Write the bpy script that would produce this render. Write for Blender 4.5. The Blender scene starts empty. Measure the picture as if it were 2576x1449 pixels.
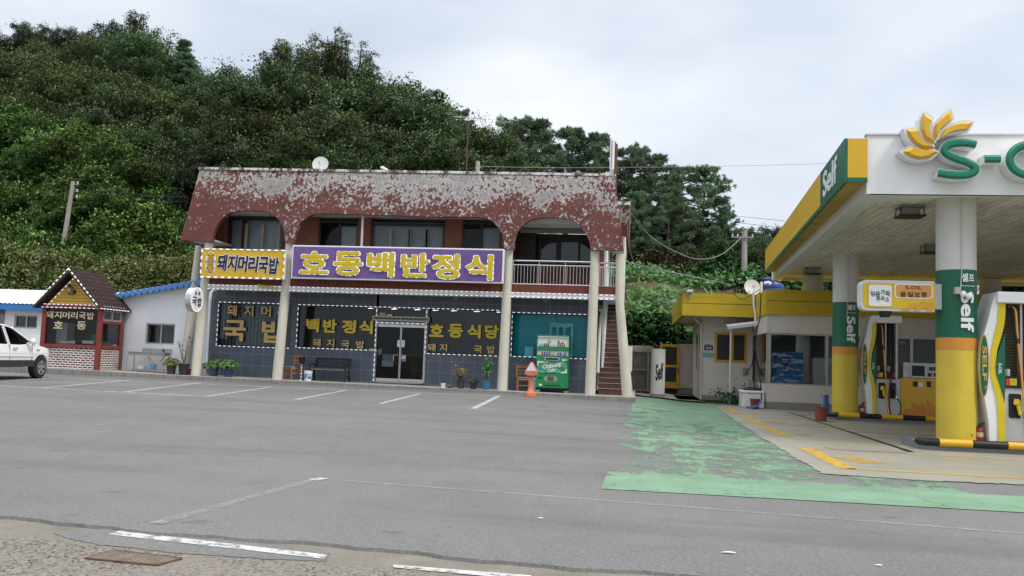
import bpy, bmesh, math, random
import numpy as np
from mathutils import Vector, Matrix

scene = bpy.context.scene
COL = scene.collection
# ------------------------------------------------------------------ camera
F_PX, HZ, ROLL, PSI, EYE = 2250.0, 904.0, math.radians(2.1), math.radians(8.0), 1.47
TH = math.atan((HZ - 724.5) * math.cos(ROLL) / F_PX)
FW = Vector((-math.sin(PSI) * math.cos(TH), math.cos(PSI) * math.cos(TH), math.sin(TH)))
_r0 = Vector((math.cos(PSI), math.sin(PSI), 0)); _u0 = _r0.cross(FW)
RT = math.cos(ROLL) * _r0 + math.sin(ROLL) * _u0
UP = -math.sin(ROLL) * _r0 + math.cos(ROLL) * _u0
CAM = Vector((0, 0, EYE))
cd = bpy.data.cameras.new('camera'); cam = bpy.data.objects.new('camera', cd); COL.objects.link(cam)
cam.matrix_world = Matrix(((RT.x, UP.x, -FW.x, 0), (RT.y, UP.y, -FW.y, 0), (RT.z, UP.z, -FW.z, EYE), (0, 0, 0, 1)))
cd.sensor_width = 36; cd.lens = F_PX / 2576 * 36; cd.clip_start = 0.1; cd.clip_end = 3000
scene.camera = cam
# ------------------------------------------------------------------ sky, sun, exposure
SUN_EL, SUN_AZ = 52.0, 120.0      # azimuth of the sun, clockwise from +y
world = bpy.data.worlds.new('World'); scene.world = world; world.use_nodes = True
wn = world.node_tree.nodes; wl = world.node_tree.links; wn.clear()
wo = wn.new('ShaderNodeOutputWorld'); bg = wn.new('ShaderNodeBackground')
sky = wn.new('ShaderNodeTexSky'); sky.sky_type = 'NISHITA'; sky.sun_disc = False
sky.sun_elevation = math.radians(SUN_EL); sky.sun_rotation = math.radians(SUN_AZ)
sky.air_density = 1.0; sky.dust_density = 2.0; sky.ozone_density = 1.0
tc = wn.new('ShaderNodeTexCoord'); mp = wn.new('ShaderNodeMapping'); mp.inputs['Scale'].default_value = (1.0, 1.0, 2.6)
ns = wn.new('ShaderNodeTexNoise'); ns.inputs['Scale'].default_value = 2.3; ns.inputs['Detail'].default_value = 5; ns.inputs['Roughness'].default_value = 0.48
cr = wn.new('ShaderNodeValToRGB'); cr.color_ramp.elements[0].position = 0.33; cr.color_ramp.elements[1].position = 0.66
cr.color_ramp.elements[0].color = (0.78, 0.78, 0.78, 1); cr.color_ramp.elements[1].color = (1, 1, 1, 1)
cl = wn.new('ShaderNodeValToRGB'); cl.color_ramp.elements[0].position = 0.30; cl.color_ramp.elements[1].position = 0.72
cl.color_ramp.elements[0].color = (4.9, 5.75, 7.2, 1); cl.color_ramp.elements[1].color = (9.5, 9.65, 9.9, 1)
ns2 = wn.new('ShaderNodeTexNoise'); ns2.inputs['Scale'].default_value = 1.9; ns2.inputs['Detail'].default_value = 4
mx = wn.new('ShaderNodeMix'); mx.data_type = 'RGBA'
wl.new(tc.outputs['Generated'], mp.inputs['Vector']); wl.new(mp.outputs['Vector'], ns.inputs['Vector']); wl.new(mp.outputs['Vector'], ns2.inputs['Vector'])
wl.new(ns.outputs['Fac'], cr.inputs['Fac']); wl.new(ns2.outputs['Fac'], cl.inputs['Fac'])
wl.new(cr.outputs['Color'], mx.inputs['Factor']); wl.new(sky.outputs['Color'], mx.inputs['A']); wl.new(cl.outputs['Color'], mx.inputs['B'])
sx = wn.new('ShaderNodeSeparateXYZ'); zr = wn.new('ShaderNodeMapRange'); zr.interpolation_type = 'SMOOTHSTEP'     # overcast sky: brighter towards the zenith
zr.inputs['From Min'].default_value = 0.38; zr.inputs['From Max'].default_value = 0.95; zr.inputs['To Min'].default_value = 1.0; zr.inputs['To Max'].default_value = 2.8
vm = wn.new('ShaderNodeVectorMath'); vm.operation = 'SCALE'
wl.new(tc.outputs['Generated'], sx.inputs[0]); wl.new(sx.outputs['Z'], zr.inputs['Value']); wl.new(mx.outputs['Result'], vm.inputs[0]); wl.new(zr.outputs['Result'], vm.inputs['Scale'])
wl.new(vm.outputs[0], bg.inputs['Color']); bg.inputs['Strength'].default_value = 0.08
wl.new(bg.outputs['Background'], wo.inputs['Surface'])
sd = bpy.data.lights.new('sun', 'SUN'); sd.energy = 1.5; sd.angle = math.radians(14); sd.color = (1, 0.93, 0.83)
so = bpy.data.objects.new('sun', sd); COL.objects.link(so)
_e, _a = math.radians(SUN_EL), math.radians(SUN_AZ)
so.rotation_euler = Vector((math.sin(_a) * math.cos(_e), math.cos(_a) * math.cos(_e), math.sin(_e))).to_track_quat('Z', 'Y').to_euler()
scene.view_settings.view_transform = 'Standard'; scene.view_settings.look = 'None'
scene.view_settings.exposure = 0.55; scene.view_settings.gamma = 1.0; scene.view_settings.use_curve_mapping = False
scene.cycles.max_bounces = 8; scene.cycles.transparent_max_bounces = 16

# ------------------------------------------------------------------ pixel <-> place helpers (photo measured at 2576 x 1449)
ZM = {0: (0, 0, 1), 1: (0, 606.9, .26455), 2: (447.2, 396.1, .24802), 3: (1022.2, 396.1, .24802), 4: (447.2, 690, .21164), 5: (894.4, 715.6, .19399),
      6: (1213.9, 690, .22923), 7: (1565.3, 690, .26455), 8: (1916.7, 690, .31744), 9: (1852.8, 255.6, .33069), 10: (0, 926.4, .36067), 11: (1469.4, 958.3, .42956), 12: (766.7, 1086.1, .34722)}
def ray(k, x, y):
    o = ZM[k]; px, py = o[0] + o[2] * x, o[1] + o[2] * y
    return FW + RT * ((px - 1288) / F_PX) + UP * ((724.5 - py) / F_PX)
def onY(k, x, y, Y):
    d = ray(k, x, y); return CAM + d * (Y / d.y)
def onX(k, x, y, X):
    d = ray(k, x, y); return CAM + d * (X / d.x)
def onZ(k, x, y, Z):
    d = ray(k, x, y); return CAM + d * ((Z - EYE) / d.z)
def onPl(k, x, y, p, n):
    d = ray(k, x, y); return CAM + d * ((p - CAM).dot(n) / d.dot(n))
def rc(k, x0, y0, x1, y1, Y):
    a = onY(k, x0, y0, Y); b = onY(k, x1, y1, Y); return a.x, b.z, b.x, a.z      # x0 z0 x1 z1
def sstep(t): t = min(1, max(0, t)); return t * t * (3 - 2 * t)
def gz(x, y):                     # height of the paved ground
    if x < -5: e = .29
    elif x < 0: e = .29 - .14 * sstep((x + 5) / 5)
    else: e = .15 - .15 * sstep(x / 2.6)
    return e * min(1, max(0, (y - 11) / 19)) if y < 60 else e
def G(k, x, y):
    z = 0.0
    for _ in range(25):
        p = onZ(k, x, y, z); z = 0.5 * z + 0.5 * gz(p.x, p.y)
    return p
def pz(x): return .32 - .0072 * x if x > -17 else .44 + (-17 - x) * .012   # top of the raised pavement

# ------------------------------------------------------------------ mesh building
class MB:
    def __init__(s): s.v = []; s.f = []; s.m = []; s.c = 0
    def add(s, vs, fs):
        o = len(s.v); s.v += [tuple(p) for p in vs]; s.f += [tuple(i + o for i in f) for f in fs]; s.m += [s.c] * len(fs); return s
    def box(s, x0, y0, z0, x1, y1, z1):
        return s.add([(x0, y0, z0), (x1, y0, z0), (x1, y1, z0), (x0, y1, z0), (x0, y0, z1), (x1, y0, z1), (x1, y1, z1), (x0, y1, z1)],
                     [(0, 3, 2, 1), (4, 5, 6, 7), (0, 1, 5, 4), (1, 2, 6, 5), (2, 3, 7, 6), (3, 0, 4, 7)])
    def beam(s, a, b, w, h, up=(0, 0, 1)):
        a, b = Vector(a), Vector(b); d = (b - a).normalized(); u = Vector(up)
        if abs(d.dot(u)) > .98: u = Vector((0, 1, 0))
        r = d.cross(u).normalized() * w / 2; t = r.cross(d).normalized() * h / 2
        vs = [a - r - t, a + r - t, a + r + t, a - r + t, b - r - t, b + r - t, b + r + t, b - r + t]
        return s.add(vs, [(0, 1, 2, 3), (4, 7, 6, 5), (0, 4, 5, 1), (1, 5, 6, 2), (2, 6, 7, 3), (3, 7, 4, 0)])
    def tube(s, pts, r, n=8, cap=True):
        pts = [Vector(p) for p in pts]; N = len(pts); rs = r if isinstance(r, (list, tuple)) else [r] * N; o = len(s.v); vs = []; fs = []
        pr = None
        for i, p in enumerate(pts):
            d = (pts[min(i + 1, N - 1)] - pts[max(i - 1, 0)]).normalized()
            if pr is None:
                pr = d.cross(Vector((0, 0, 1)))
                if pr.length < .05: pr = Vector((1, 0, 0))
            pr = (pr - d * pr.dot(d)).normalized(); q = d.cross(pr)
            for k in range(n):
                a = 2 * math.pi * k / n; vs.append(p + (pr * math.cos(a) + q * math.sin(a)) * rs[i])
        for i in range(N - 1):
            for k in range(n): fs.append((i * n + k, i * n + (k + 1) % n, (i + 1) * n + (k + 1) % n, (i + 1) * n + k))
        if cap: fs += [tuple(range(n - 1, -1, -1)), tuple((N - 1) * n + k for k in range(n))]
        return s.add(vs, fs)
    def lathe(s, c, prof, n=20, cap=True):
        vs = []; fs = []; N = len(prof)
        for r, z in prof:
            for k in range(n):
                a = 2 * math.pi * k / n; vs.append((c[0] + r * math.cos(a), c[1] + r * math.sin(a), c[2] + z))
        for i in range(N - 1):
            for k in range(n): fs.append((i * n + k, i * n + (k + 1) % n, (i + 1) * n + (k + 1) % n, (i + 1) * n + k))
        if cap: fs += [tuple(range(n - 1, -1, -1)), tuple((N - 1) * n + k for k in range(n))]
        return s.add(vs, fs)
    def prism(s, out, y0, y1, sh=None, flip=False):   # outline in (x,z); front face y0; sh(z) shifts y
        n = len(out); sh = sh or (lambda z: 0); a = sum(out[i][0] * out[(i + 1) % n][1] - out[(i + 1) % n][0] * out[i][1] for i in range(n))
        if a < 0: out = out[::-1]
        vs = [(x, y0 + sh(z), z) for x, z in out] + [(x, y1 + sh(z), z) for x, z in out]
        return s.add(vs, [tuple(range(n)), tuple(range(2 * n - 1, n - 1, -1))] + [(i, i + n, (i + 1) % n + n, (i + 1) % n) for i in range(n)])
    def plate(s, pts, t):                              # polygon in space thickened by vector t
        n = len(pts); t = Vector(t); vs = [Vector(p) for p in pts] + [Vector(p) + t for p in pts]
        return s.add(vs, [tuple(range(n)), tuple(range(2 * n - 1, n - 1, -1))] + [(i, i + n, (i + 1) % n + n, (i + 1) % n) for i in range(n)])
    def sphere(s, c, r, n=12, m=8, sc=(1, 1, 1)):
        vs = []; fs = []
        for i in range(m + 1):
            t = math.pi * i / m
            for k in range(n):
                a = 2 * math.pi * k / n; vs.append((c[0] + r * sc[0] * math.sin(t) * math.cos(a), c[1] + r * sc[1] * math.sin(t) * math.sin(a), c[2] + r * sc[2] * math.cos(t)))
        for i in range(m):
            for k in range(n): fs.append((i * n + k, (i + 1) * n + k, (i + 1) * n + (k + 1) % n, i * n + (k + 1) % n))
        return s.add(vs, fs)
    def text(s, body, x0, z0, x1, z1, y, t=.012, bold=.02, out=0.0, shear=0.0):   # lettering facing -y inside a rectangle
        return s.textf(body, lambda a, b, c: (x0 + (x1 - x0) * a + shear * (b - .5), y - t * c, z0 + (z1 - z0) * b), bold, out)
    def textf(s, body, fn, bold=.02, out=0.0):
        vs, fs, w, h = glyphs(body); R_ = max(0.0, bold - .006) + out; K = 1 if R_ < .004 else (8 if R_ < .05 else 12)
        m = max(0.0, bold - .006)                     # strokes are thickened by copies moved round a small circle
        for i in range(K):
            a = 2 * math.pi * i / K; dx, dy = (R_ * math.cos(a), R_ * math.sin(a)) if K > 1 else (0, 0)
            s.add([fn((v[0] * w + dx + m) / (w + 2 * m), (v[1] * h + dy + m) / (h + 2 * m), v[2] * (1 - .02 * i)) for v in vs], fs)
        return s
    def dashes(s, a, b, L=.10, gap=.085, w=.035, t=.03):
        a, b = Vector(a), Vector(b); n = max(1, int((b - a).length / (L + gap))); d = (b - a) / n
        for i in range(n): s.beam(a + d * i, a + d * i + d.normalized() * L, t, w, up=(0, 0, 1))
        return s
    def build(s, name, mats, parent=None, smooth=False, bevel=0, seg=2):
        me = bpy.data.meshes.new(name); off = Vector((0, 0, 0)); p = parent
        while p is not None: off += p.location; p = p.parent
        vs = [(v[0] - off.x, v[1] - off.y, v[2] - off.z) for v in s.v] if (parent is not None and not parent.get('_local')) else s.v
        me.from_pydata(vs, [], s.f)
        for m in (mats if isinstance(mats, (list, tuple)) else [mats]): me.materials.append(m)
        me.polygons.foreach_set('material_index', s.m)
        if smooth: me.polygons.foreach_set('use_smooth', [True] * len(s.f))
        me.update(); o = bpy.data.objects.new(name, me); COL.objects.link(o)
        if parent is not None: o.parent = parent
        if parent is not None and parent.get('_local'): o['_local'] = 1
        if smooth and smooth != 'all':
            try: me.set_sharp_from_angle(angle=math.radians(40))
            except Exception: pass
        if bevel:
            b = o.modifiers.new('bevel', 'BEVEL'); b.width = bevel; b.segments = seg; b.limit_method = 'ANGLE'; b.angle_limit = math.radians(40)
        return o
_gc = {}
def _glyph(body, off):
    if (body, off) in _gc: return _gc[(body, off)]
    c = bpy.data.curves.new('t', 'FONT'); c.body = body; c.offset = off; c.extrude = .5; c.resolution_u = 4
    o = bpy.data.objects.new('t', c); me = o.to_mesh()
    r = ([tuple(v.co) for v in me.vertices], [tuple(p.vertices) for p in me.polygons])
    o.to_mesh_clear(); bpy.data.objects.remove(o); bpy.data.curves.remove(c); _gc[(body, off)] = r; return r
def glyphs(body):
    v0, f = _glyph(body, .006); xs = [v[0] for v in v0]; ys = [v[1] for v in v0]; ax, ay = min(xs), min(ys); w, h = max(xs) - ax or 1, max(ys) - ay or 1
    return [((a - ax) / w, (b - ay) / h, c + .5) for a, b, c in v0], f, w, h

def thing(name, label, cat, loc=(0, 0, 0), rz=0, group=None, local=False):
    o = bpy.data.objects.new(name, None); COL.objects.link(o); o.location = loc; o.rotation_euler = (0, 0, rz); o.empty_display_size = .2
    o['label'] = label; o['category'] = cat
    if group: o['group'] = group
    if local: o['_local'] = 1
    return o
def tag(o, label, cat, group=None):
    o['label'] = label; o['category'] = cat
    if group: o['group'] = group
    return o
def struct(o, kind='structure', label=None):
    o['kind'] = kind
    if label: o['label'] = label
    return o
def dup(root, loc, rz=0, sc=1.0, label=None, group=None):
    def cp(o, par):
        c = o.copy(); COL.objects.link(c)
        if par is not None: c.parent = par
        for ch in kids.get(o.name, []): cp(ch, c)
        return c
    kids = {}
    def walk(o):
        kids[o.name] = list(o.children)
        for ch in o.children: walk(ch)
    walk(root); r = cp(root, None); r.location = loc; r.rotation_euler = (0, 0, rz); r.scale = (sc, sc, sc) if not isinstance(sc, tuple) else sc
    if label: r['label'] = label
    if group: r['group'] = group
    return r

# ------------------------------------------------------------------ materials
class NT:
    def __init__(s, name):
        s.mat = bpy.data.materials.new(name); s.mat.use_nodes = True; s.t = s.mat.node_tree; s.n = s.t.nodes; s.n.clear()
        s.out = s.n.new('ShaderNodeOutputMaterial'); s.b = s.n.new('ShaderNodeBsdfPrincipled'); s.l(s.b.outputs[0], s.out.inputs['Surface'])
        s.pos = s.n.new('ShaderNodeNewGeometry').outputs['Position']
    def l(s, a, b): s.t.links.new(a, b)
    def setin(s, node, key, v):
        if hasattr(v, 'is_linked') or isinstance(v, bpy.types.NodeSocket): s.l(v, node.inputs[key])
        else:
            if isinstance(v, (tuple, list)) and len(v) == 3 and node.inputs[key].type == 'RGBA': v = (*v, 1)
            node.inputs[key].default_value = v
    def mapv(s, sc, vec=None, rot=(0, 0, 0), loc=(0, 0, 0)):
        m = s.n.new('ShaderNodeMapping'); m.inputs['Scale'].default_value = sc; m.inputs['Rotation'].default_value = rot; m.inputs['Location'].default_value = loc
        s.l(vec or s.pos, m.inputs['Vector']); return m.outputs[0]
    def noise(s, scale, detail=4, rough=.55, vec=None):
        n = s.n.new('ShaderNodeTexNoise'); n.inputs['Scale'].default_value = scale; n.inputs['Detail'].default_value = detail; n.inputs['Roughness'].default_value = rough
        s.l(vec or s.pos, n.inputs['Vector']); return n.outputs['Fac']
    def vor(s, scale, vec=None, feat='F1', outp='Distance'):
        n = s.n.new('ShaderNodeTexVoronoi'); n.feature = feat; n.inputs['Scale'].default_value = scale; s.l(vec or s.pos, n.inputs['Vector']); return n.outputs[outp]
    def ramp(s, fac, a, b, ca=(0, 0, 0), cb=(1, 1, 1)):
        r = s.n.new('ShaderNodeValToRGB'); r.color_ramp.elements[0].position = a; r.color_ramp.elements[1].position = b
        r.color_ramp.elements[0].color = (*ca, 1); r.color_ramp.elements[1].color = (*cb, 1); s.l(fac, r.inputs[0]); return r.outputs[0]
    def mix(s, fac, a, b, mode='MIX'):
        m = s.n.new('ShaderNodeMix'); m.data_type = 'RGBA'; m.blend_type = mode
        s.setin(m, 'Factor', fac); s.setin(m, 'A', a); s.setin(m, 'B', b); return m.outputs['Result']
    def math(s, op, a, b=0.0):
        m = s.n.new('ShaderNodeMath'); m.operation = op; s.setin(m, 0, a); s.setin(m, 1, b); return m.outputs[0]
    def xyz(s):
        n = s.n.new('ShaderNodeSeparateXYZ'); s.l(s.pos, n.inputs[0]); return n.outputs
    def brick(s, w, h, c1, c2, mortar, ms=.01, offset=.5, axis='xz'):
        x = s.xyz(); c = s.n.new('ShaderNodeCombineXYZ'); i = {'x': 0, 'y': 1, 'z': 2}
        if axis == 's': s.l(s.math('ADD', x[0], x[1]), c.inputs[0]); s.l(x[2], c.inputs[1])
        else: s.l(x[i[axis[0]]], c.inputs[0]); s.l(x[i[axis[1]]], c.inputs[1])
        b = s.n.new('ShaderNodeTexBrick'); b.offset = offset; b.inputs['Scale'].default_value = 1; b.inputs['Brick Width'].default_value = w; b.inputs['Row Height'].default_value = h
        b.inputs['Mortar Size'].default_value = ms; b.inputs['Mortar Smooth'].default_value = .1; b.inputs['Bias'].default_value = 0
        b.inputs['Color1'].default_value = (*c1, 1); b.inputs['Color2'].default_value = (*c2, 1); b.inputs['Mortar'].default_value = (*mortar, 1)
        s.l(c.outputs[0], b.inputs['Vector']); return b.outputs['Color'], b.outputs['Fac']
    def bump(s, h, strength=.3, dist=.02):
        b = s.n.new('ShaderNodeBump'); b.inputs['Strength'].default_value = strength; b.inputs['Distance'].default_value = dist
        s.l(h, b.inputs['Height']); s.l(b.outputs[0], s.b.inputs['Normal']); return s
    def col(s, c): s.setin(s.b, 'Base Color', c); return s
    def rough(s, v): s.setin(s.b, 'Roughness', v); return s
    def spec(s, v): s.setin(s.b, 'Specular IOR Level', v); return s
def M(name, c, rough=.6, var=.12, scale=3.0, metal=0.0, dirt=0.0, dirtc=(.12, .11, .09), bump=0.0, bscale=40, spec=.4):
    t = NT(name); n = t.noise(scale, 5, .6)
    lo = tuple(x * (1 - var) for x in c); hi = tuple(min(1, x * (1 + var * .6)) for x in c)
    cc = t.ramp(n, .3, .7, lo, hi)
    if dirt:
        d = t.ramp(t.noise(1.1, 7, .7, t.mapv((1, 1, .45))), .5, .78); cc = t.mix(t.math('MULTIPLY', d, dirt), cc, dirtc)
    t.col(cc).rough(rough).spec(spec); t.b.inputs['Metallic'].default_value = metal
    if bump: t.bump(t.noise(bscale, 4, .6), bump, .01)
    return t.mat
def emis(name, c, e, base=None):
    t = NT(name); t.col(base or c).rough(.5); t.setin(t.b, 'Emission Color', c); t.b.inputs['Emission Strength'].default_value = e; return t.mat
def glassm(name, tint, trans=.75, gloss=.5, rough=.02):
    t = NT(name); n = t.n; t.n.remove(t.b)
    tr = n.new('ShaderNodeBsdfTransparent'); tr.inputs[0].default_value = (*[x * trans for x in tint], 1)
    gl = n.new('ShaderNodeBsdfGlossy'); gl.inputs['Roughness'].default_value = rough; gl.inputs[0].default_value = (gloss, gloss, gloss, 1)
    fr = n.new('ShaderNodeFresnel'); fr.inputs[0].default_value = 1.5; mxs = n.new('ShaderNodeMixShader')
    t.l(fr.outputs[0], mxs.inputs[0]); t.l(tr.outputs[0], mxs.inputs[1]); t.l(gl.outputs[0], mxs.inputs[2]); t.l(mxs.outputs[0], t.out.inputs['Surface']); return t.mat
# ---- named materials
mt = {}
def asphalt():
    t = NT('asphalt'); big = t.noise(.35, 5, .6); mid = t.noise(2.2, 5, .65, t.mapv((1, .45, 1))); fine = t.noise(26, 4, .8); f2 = t.noise(85, 2, .8)
    c = t.mix(t.ramp(big, .36, .64), (.112, .108, .100), (.155, .149, .138))
    c = t.mix(t.math('MULTIPLY', t.ramp(mid, .45, .75), .45), c, (.178, .170, .158))
    c = t.mix(t.math('MULTIPLY', t.ramp(fine, .45, .62), .65), c, (.225, .217, .204))
    c = t.mix(t.math('MULTIPLY', t.ramp(f2, .5, .62), .6), c, (.072, .07, .067))
    st = t.ramp(t.noise(1.9, 3, .5, t.mapv((1.0, 1.3, 1), loc=(3.3, 7.1, 0))), .665, .72)
    c = t.mix(t.math('MULTIPLY', st, .5), c, (.07, .068, .066))
    tw = t.ramp(t.noise(.55, 4, .6, t.mapv((.16, 1.5, 1), rot=(0, 0, .10))), .52, .66); c = t.mix(t.math('MULTIPLY', tw, .38), c, (.085, .082, .077)); pt = t.ramp(t.vor(.09, t.mix(.02, t.pos, NTnoisecol(t, 1.2)), 'F1', 'Color'), .2, .8); c = t.mix(t.math('MULTIPLY', pt, .16), c, (.21, .20, .182))
    ck = t.ramp(t.vor(.22, t.mix(.06, t.pos, NTnoisecol(t, 3.0)), 'DISTANCE_TO_EDGE'), 0.0, .004, (1, 1, 1), (0, 0, 0))
    c = t.mix(t.math('MULTIPLY', ck, .30), c, (.08, .078, .075))
    t.col(c).rough(.88).spec(.25).bump(t.noise(60, 3, .8), .5, .006); return t.mat
def NTnoisecol(t, s):
    n = t.n.new('ShaderNodeTexNoise'); n.inputs['Scale'].default_value = s; n.inputs['Detail'].default_value = 4; t.l(t.pos, n.inputs['Vector'])
    m = t.n.new('ShaderNodeVectorMath'); m.operation = 'SCALE'; m.inputs['Scale'].default_value = 16; t.l(n.outputs['Color'], m.inputs[0]); return m.outputs[0]
def aggregate():
    t = NT('exposed_aggregate'); v = t.vor(44, outp='Color'); vd = t.vor(44); big = t.noise(.9, 4, .6)
    hs = t.n.new('ShaderNodeSeparateColor'); t.l(v, hs.inputs[0])
    c = t.ramp(hs.outputs[0], .1, .9, (.115, .108, .096), (.235, .215, .18)); c = t.mix(t.ramp(hs.outputs[1], .80, .84), c, (.05, .047, .045))
    c = t.mix(t.ramp(vd, .5, .75), c, (.20, .168, .13))
    sm = t.ramp(t.noise(.7, 5, .65), .47, .56); c = t.mix(t.math('MULTIPLY', sm, .45), c, (.22, .19, .16))
    x = t.xyz(); edge = t.ramp(t.math('ADD', t.math('SUBTRACT', t.math('ADD', t.math('MULTIPLY', x[0], -.075), 6.58), x[1]), t.math('MULTIPLY', t.noise(2.2, 4), .5)), .55, .85, (1, 1, 1), (0, 0, 0))
    c2 = t.mix(t.ramp(t.noise(1.6, 6, .7), .35, .65), (.160, .145, .118), (.225, .20, .16)); c2 = t.mix(t.math('MULTIPLY', t.ramp(t.noise(45, 3, .8), .5, .68), .5), c2, (.095, .085, .076))
    c = t.mix(edge, c, c2)
    t.col(c).rough(.9).spec(.2).bump(vd, .7, .01); return t.mat
def green_paint(worn):
    t = NT('green_paint_worn' if worn else 'green_paint')
    c = t.mix(t.ramp(t.noise(.9, 5, .6), .35, .65), (.130, .225, .135), (.190, .295, .190)); c = t.mix(t.math('MULTIPLY', t.ramp(t.noise(40, 3, .8), .52, .7), .35), c, (.1, .19, .13))
    crk = t.ramp(t.vor(.55, t.mix(.09, t.pos, NTnoisecol(t, 2.0)), 'DISTANCE_TO_EDGE'), .0, .012, (1, 1, 1), (0, 0, 0))
    if not worn: c = t.mix(t.math('MULTIPLY', crk, .8), c, (.06, .09, .07))
    t.col(c).rough(.75).spec(.25)
    if worn:
        n1 = t.noise(2.9, 10, .78, t.mapv((.8, .45, 1))); n2 = t.math('ADD', t.math('MULTIPLY', t.noise(1.1, 3, .5, t.mapv((1.4, .16, 1))), .6), t.math('MULTIPLY', t.noise(.9, 3, .5, t.mapv((.3, 1.1, 1))), .4)); x = t.xyz()
        yg = t.math('MULTIPLY', t.math('SUBTRACT', x[1], 20), .005)                # less worn away from the road
        yg2 = t.math('MAXIMUM', t.math('MULTIPLY', t.math('SUBTRACT', 12.6, x[1]), .20), 0)
        xg = t.math('MULTIPLY', t.ramp(t.math('ADD', x[0], t.math('MULTIPLY', n2, .8)), .0, .7, (1, 1, 1), (0, 0, 0)), -.07)
        s = t.math('ADD', t.math('ADD', t.math('ADD', t.math('MULTIPLY', n1, .62), t.math('MULTIPLY', n2, .38)), yg), t.math('ADD', yg2, xg))
        k = t.math('MULTIPLY', t.ramp(t.math('ADD', s, t.math('MULTIPLY', t.math('SUBTRACT', t.noise(16, 5, .8, t.mapv((1, .35, 1))), .5), .16)), .442, .505), .92)
        tr = t.n.new('ShaderNodeBsdfTransparent'); m = t.n.new('ShaderNodeMixShader'); t.l(k, m.inputs[0]); t.l(tr.outputs[0], m.inputs[1]); t.l(t.b.outputs[0], m.inputs[2]); t.l(m.outputs[0], t.out.inputs['Surface'])
    return t.mat
def line_paint(name, c, wear, sc=9, soft=.05, op=1.0):
    t = NT(name); t.col(t.mix(t.ramp(t.noise(8, 5, .7), .4, .7), c, tuple(x * .7 for x in c))).rough(.7).spec(.2)
    k = t.math('MULTIPLY', t.ramp(t.noise(sc, 7, .75), wear - .03, wear + soft), op); tr = t.n.new('ShaderNodeBsdfTransparent'); m = t.n.new('ShaderNodeMixShader')
    t.l(k, m.inputs[0]); t.l(tr.outputs[0], m.inputs[1]); t.l(t.b.outputs[0], m.inputs[2]); t.l(m.outputs[0], t.out.inputs['Surface']); return t.mat
def pad_mat():
    t = NT('forecourt_concrete'); c = t.mix(t.ramp(t.noise(.5, 6, .65, t.mapv((.5, 1, 1))), .3, .7), (.235, .222, .172), (.325, .305, .238))
    c = t.mix(t.math('MULTIPLY', t.ramp(t.noise(1.8, 7, .75, t.mapv((.35, 1.2, 1))), .48, .7), .55), c, (.185, .18, .135))
    c = t.mix(t.math('MULTIPLY', t.ramp(t.noise(30, 3, .8), .5, .7), .3), c, (.2, .19, .16))
    bs, bf = t.brick(3.0, 3.2, (0, 0, 0), (0, 0, 0), (1, 1, 1), .008, 0, 'xy'); c = t.mix(t.math('MULTIPLY', bf, .5), c, (.1, .095, .08))
    t.col(c).spec(.4); t.rough(t.ramp(t.noise(.8, 5, .6), .3, .7, (.38, .38, .38), (.6, .6, .6))); return t.mat
def tile_wall():
    t = NT('blue_grey_wall_tile'); c, f = t.brick(.435, .435, (.078, .093, .124), (.09, .105, .137), (.20, .20, .19), .008, 0, 's')
    c = t.mix(t.math('MULTIPLY', t.ramp(t.noise(.6, 4, .6), .4, .7), .4), c, (.062, .07, .095)); t.col(c).rough(.45).spec(.35).bump(f, .25, -.004); return t.mat
def brick_wall(name, c1, c2, mo, w=.23, h=.075, ms=.009, off=.5):
    t = NT(name); c, f = t.brick(w, h, c1, c2, mo, ms, off, 's'); c = t.mix(t.math('MULTIPLY', t.ramp(t.noise(2.5, 5, .7), .45, .75), .5), c, tuple(x * .55 for x in c1))
    t.col(c).rough(.8).spec(.2).bump(f, .5, -.008); return t.mat
def peeling():
    t = NT('peeling_red_paint'); x = t.xyz(); wz = t.mapv((1.15, 1, .95))
    n1 = t.noise(8.0, 9, .73, wz); n2 = t.noise(.85, 5, .62, t.mapv((1, 1, 1.5), loc=(1.7, 0, 2.2))); n3 = t.noise(22, 4, .6)
    g = t.ramp(x[2], 0, 1); zz = t.math('MULTIPLY', t.math('SUBTRACT', x[2], 7.0), .062); zz = t.math('MINIMUM', t.math('MAXIMUM', zz, -.025), .055)
    xg = t.math('MULTIPLY', t.math('ABSOLUTE', t.math('ADD', x[0], 6.8)), -.0045)
    s = t.math('ADD', t.math('ADD', t.math('MULTIPLY', n1, .67), t.math('MULTIPLY', n2, .33)), t.math('ADD', t.math('ADD', zz, xg), t.math('MULTIPLY', n3, .10)))
    k = t.ramp(s, .556, .572); k2 = t.ramp(t.math('ADD', s, t.math('MULTIPLY', t.math('SUBTRACT', n2, .5), .45)), .62, .67)
    red = t.mix(t.ramp(t.noise(1.2, 5, .65), .35, .68), (.088, .031, .026), (.122, .044, .037)); red = t.mix(t.math('MULTIPLY', t.ramp(n3, .5, .7), .35), red, (.10, .042, .038))
    wh = t.mix(t.ramp(t.noise(14, 4, .7), .4, .68), (.40, .385, .37), (.25, .235, .22)); wh = t.mix(t.math('MULTIPLY', k2, .8), wh, (.19, .18, .17))
    rim = t.ramp(s, .538, .562, (0, 0, 0), (1, 1, 1)); red = t.mix(t.math('MULTIPLY', rim, .55), red, (.06, .03, .028))
    t.col(t.mix(k, red, wh)).rough(.8).spec(.2).bump(k, .4, -.006); return t.mat
def coping():
    t = NT('weathered_white_coping'); k = t.ramp(t.noise(3.2, 7, .75, t.mapv((1, 1, .6))), .46, .54); c = t.mix(k, (.62, .61, .59), (.11, .07, .055)); t.col(c).rough(.8); return t.mat
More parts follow.
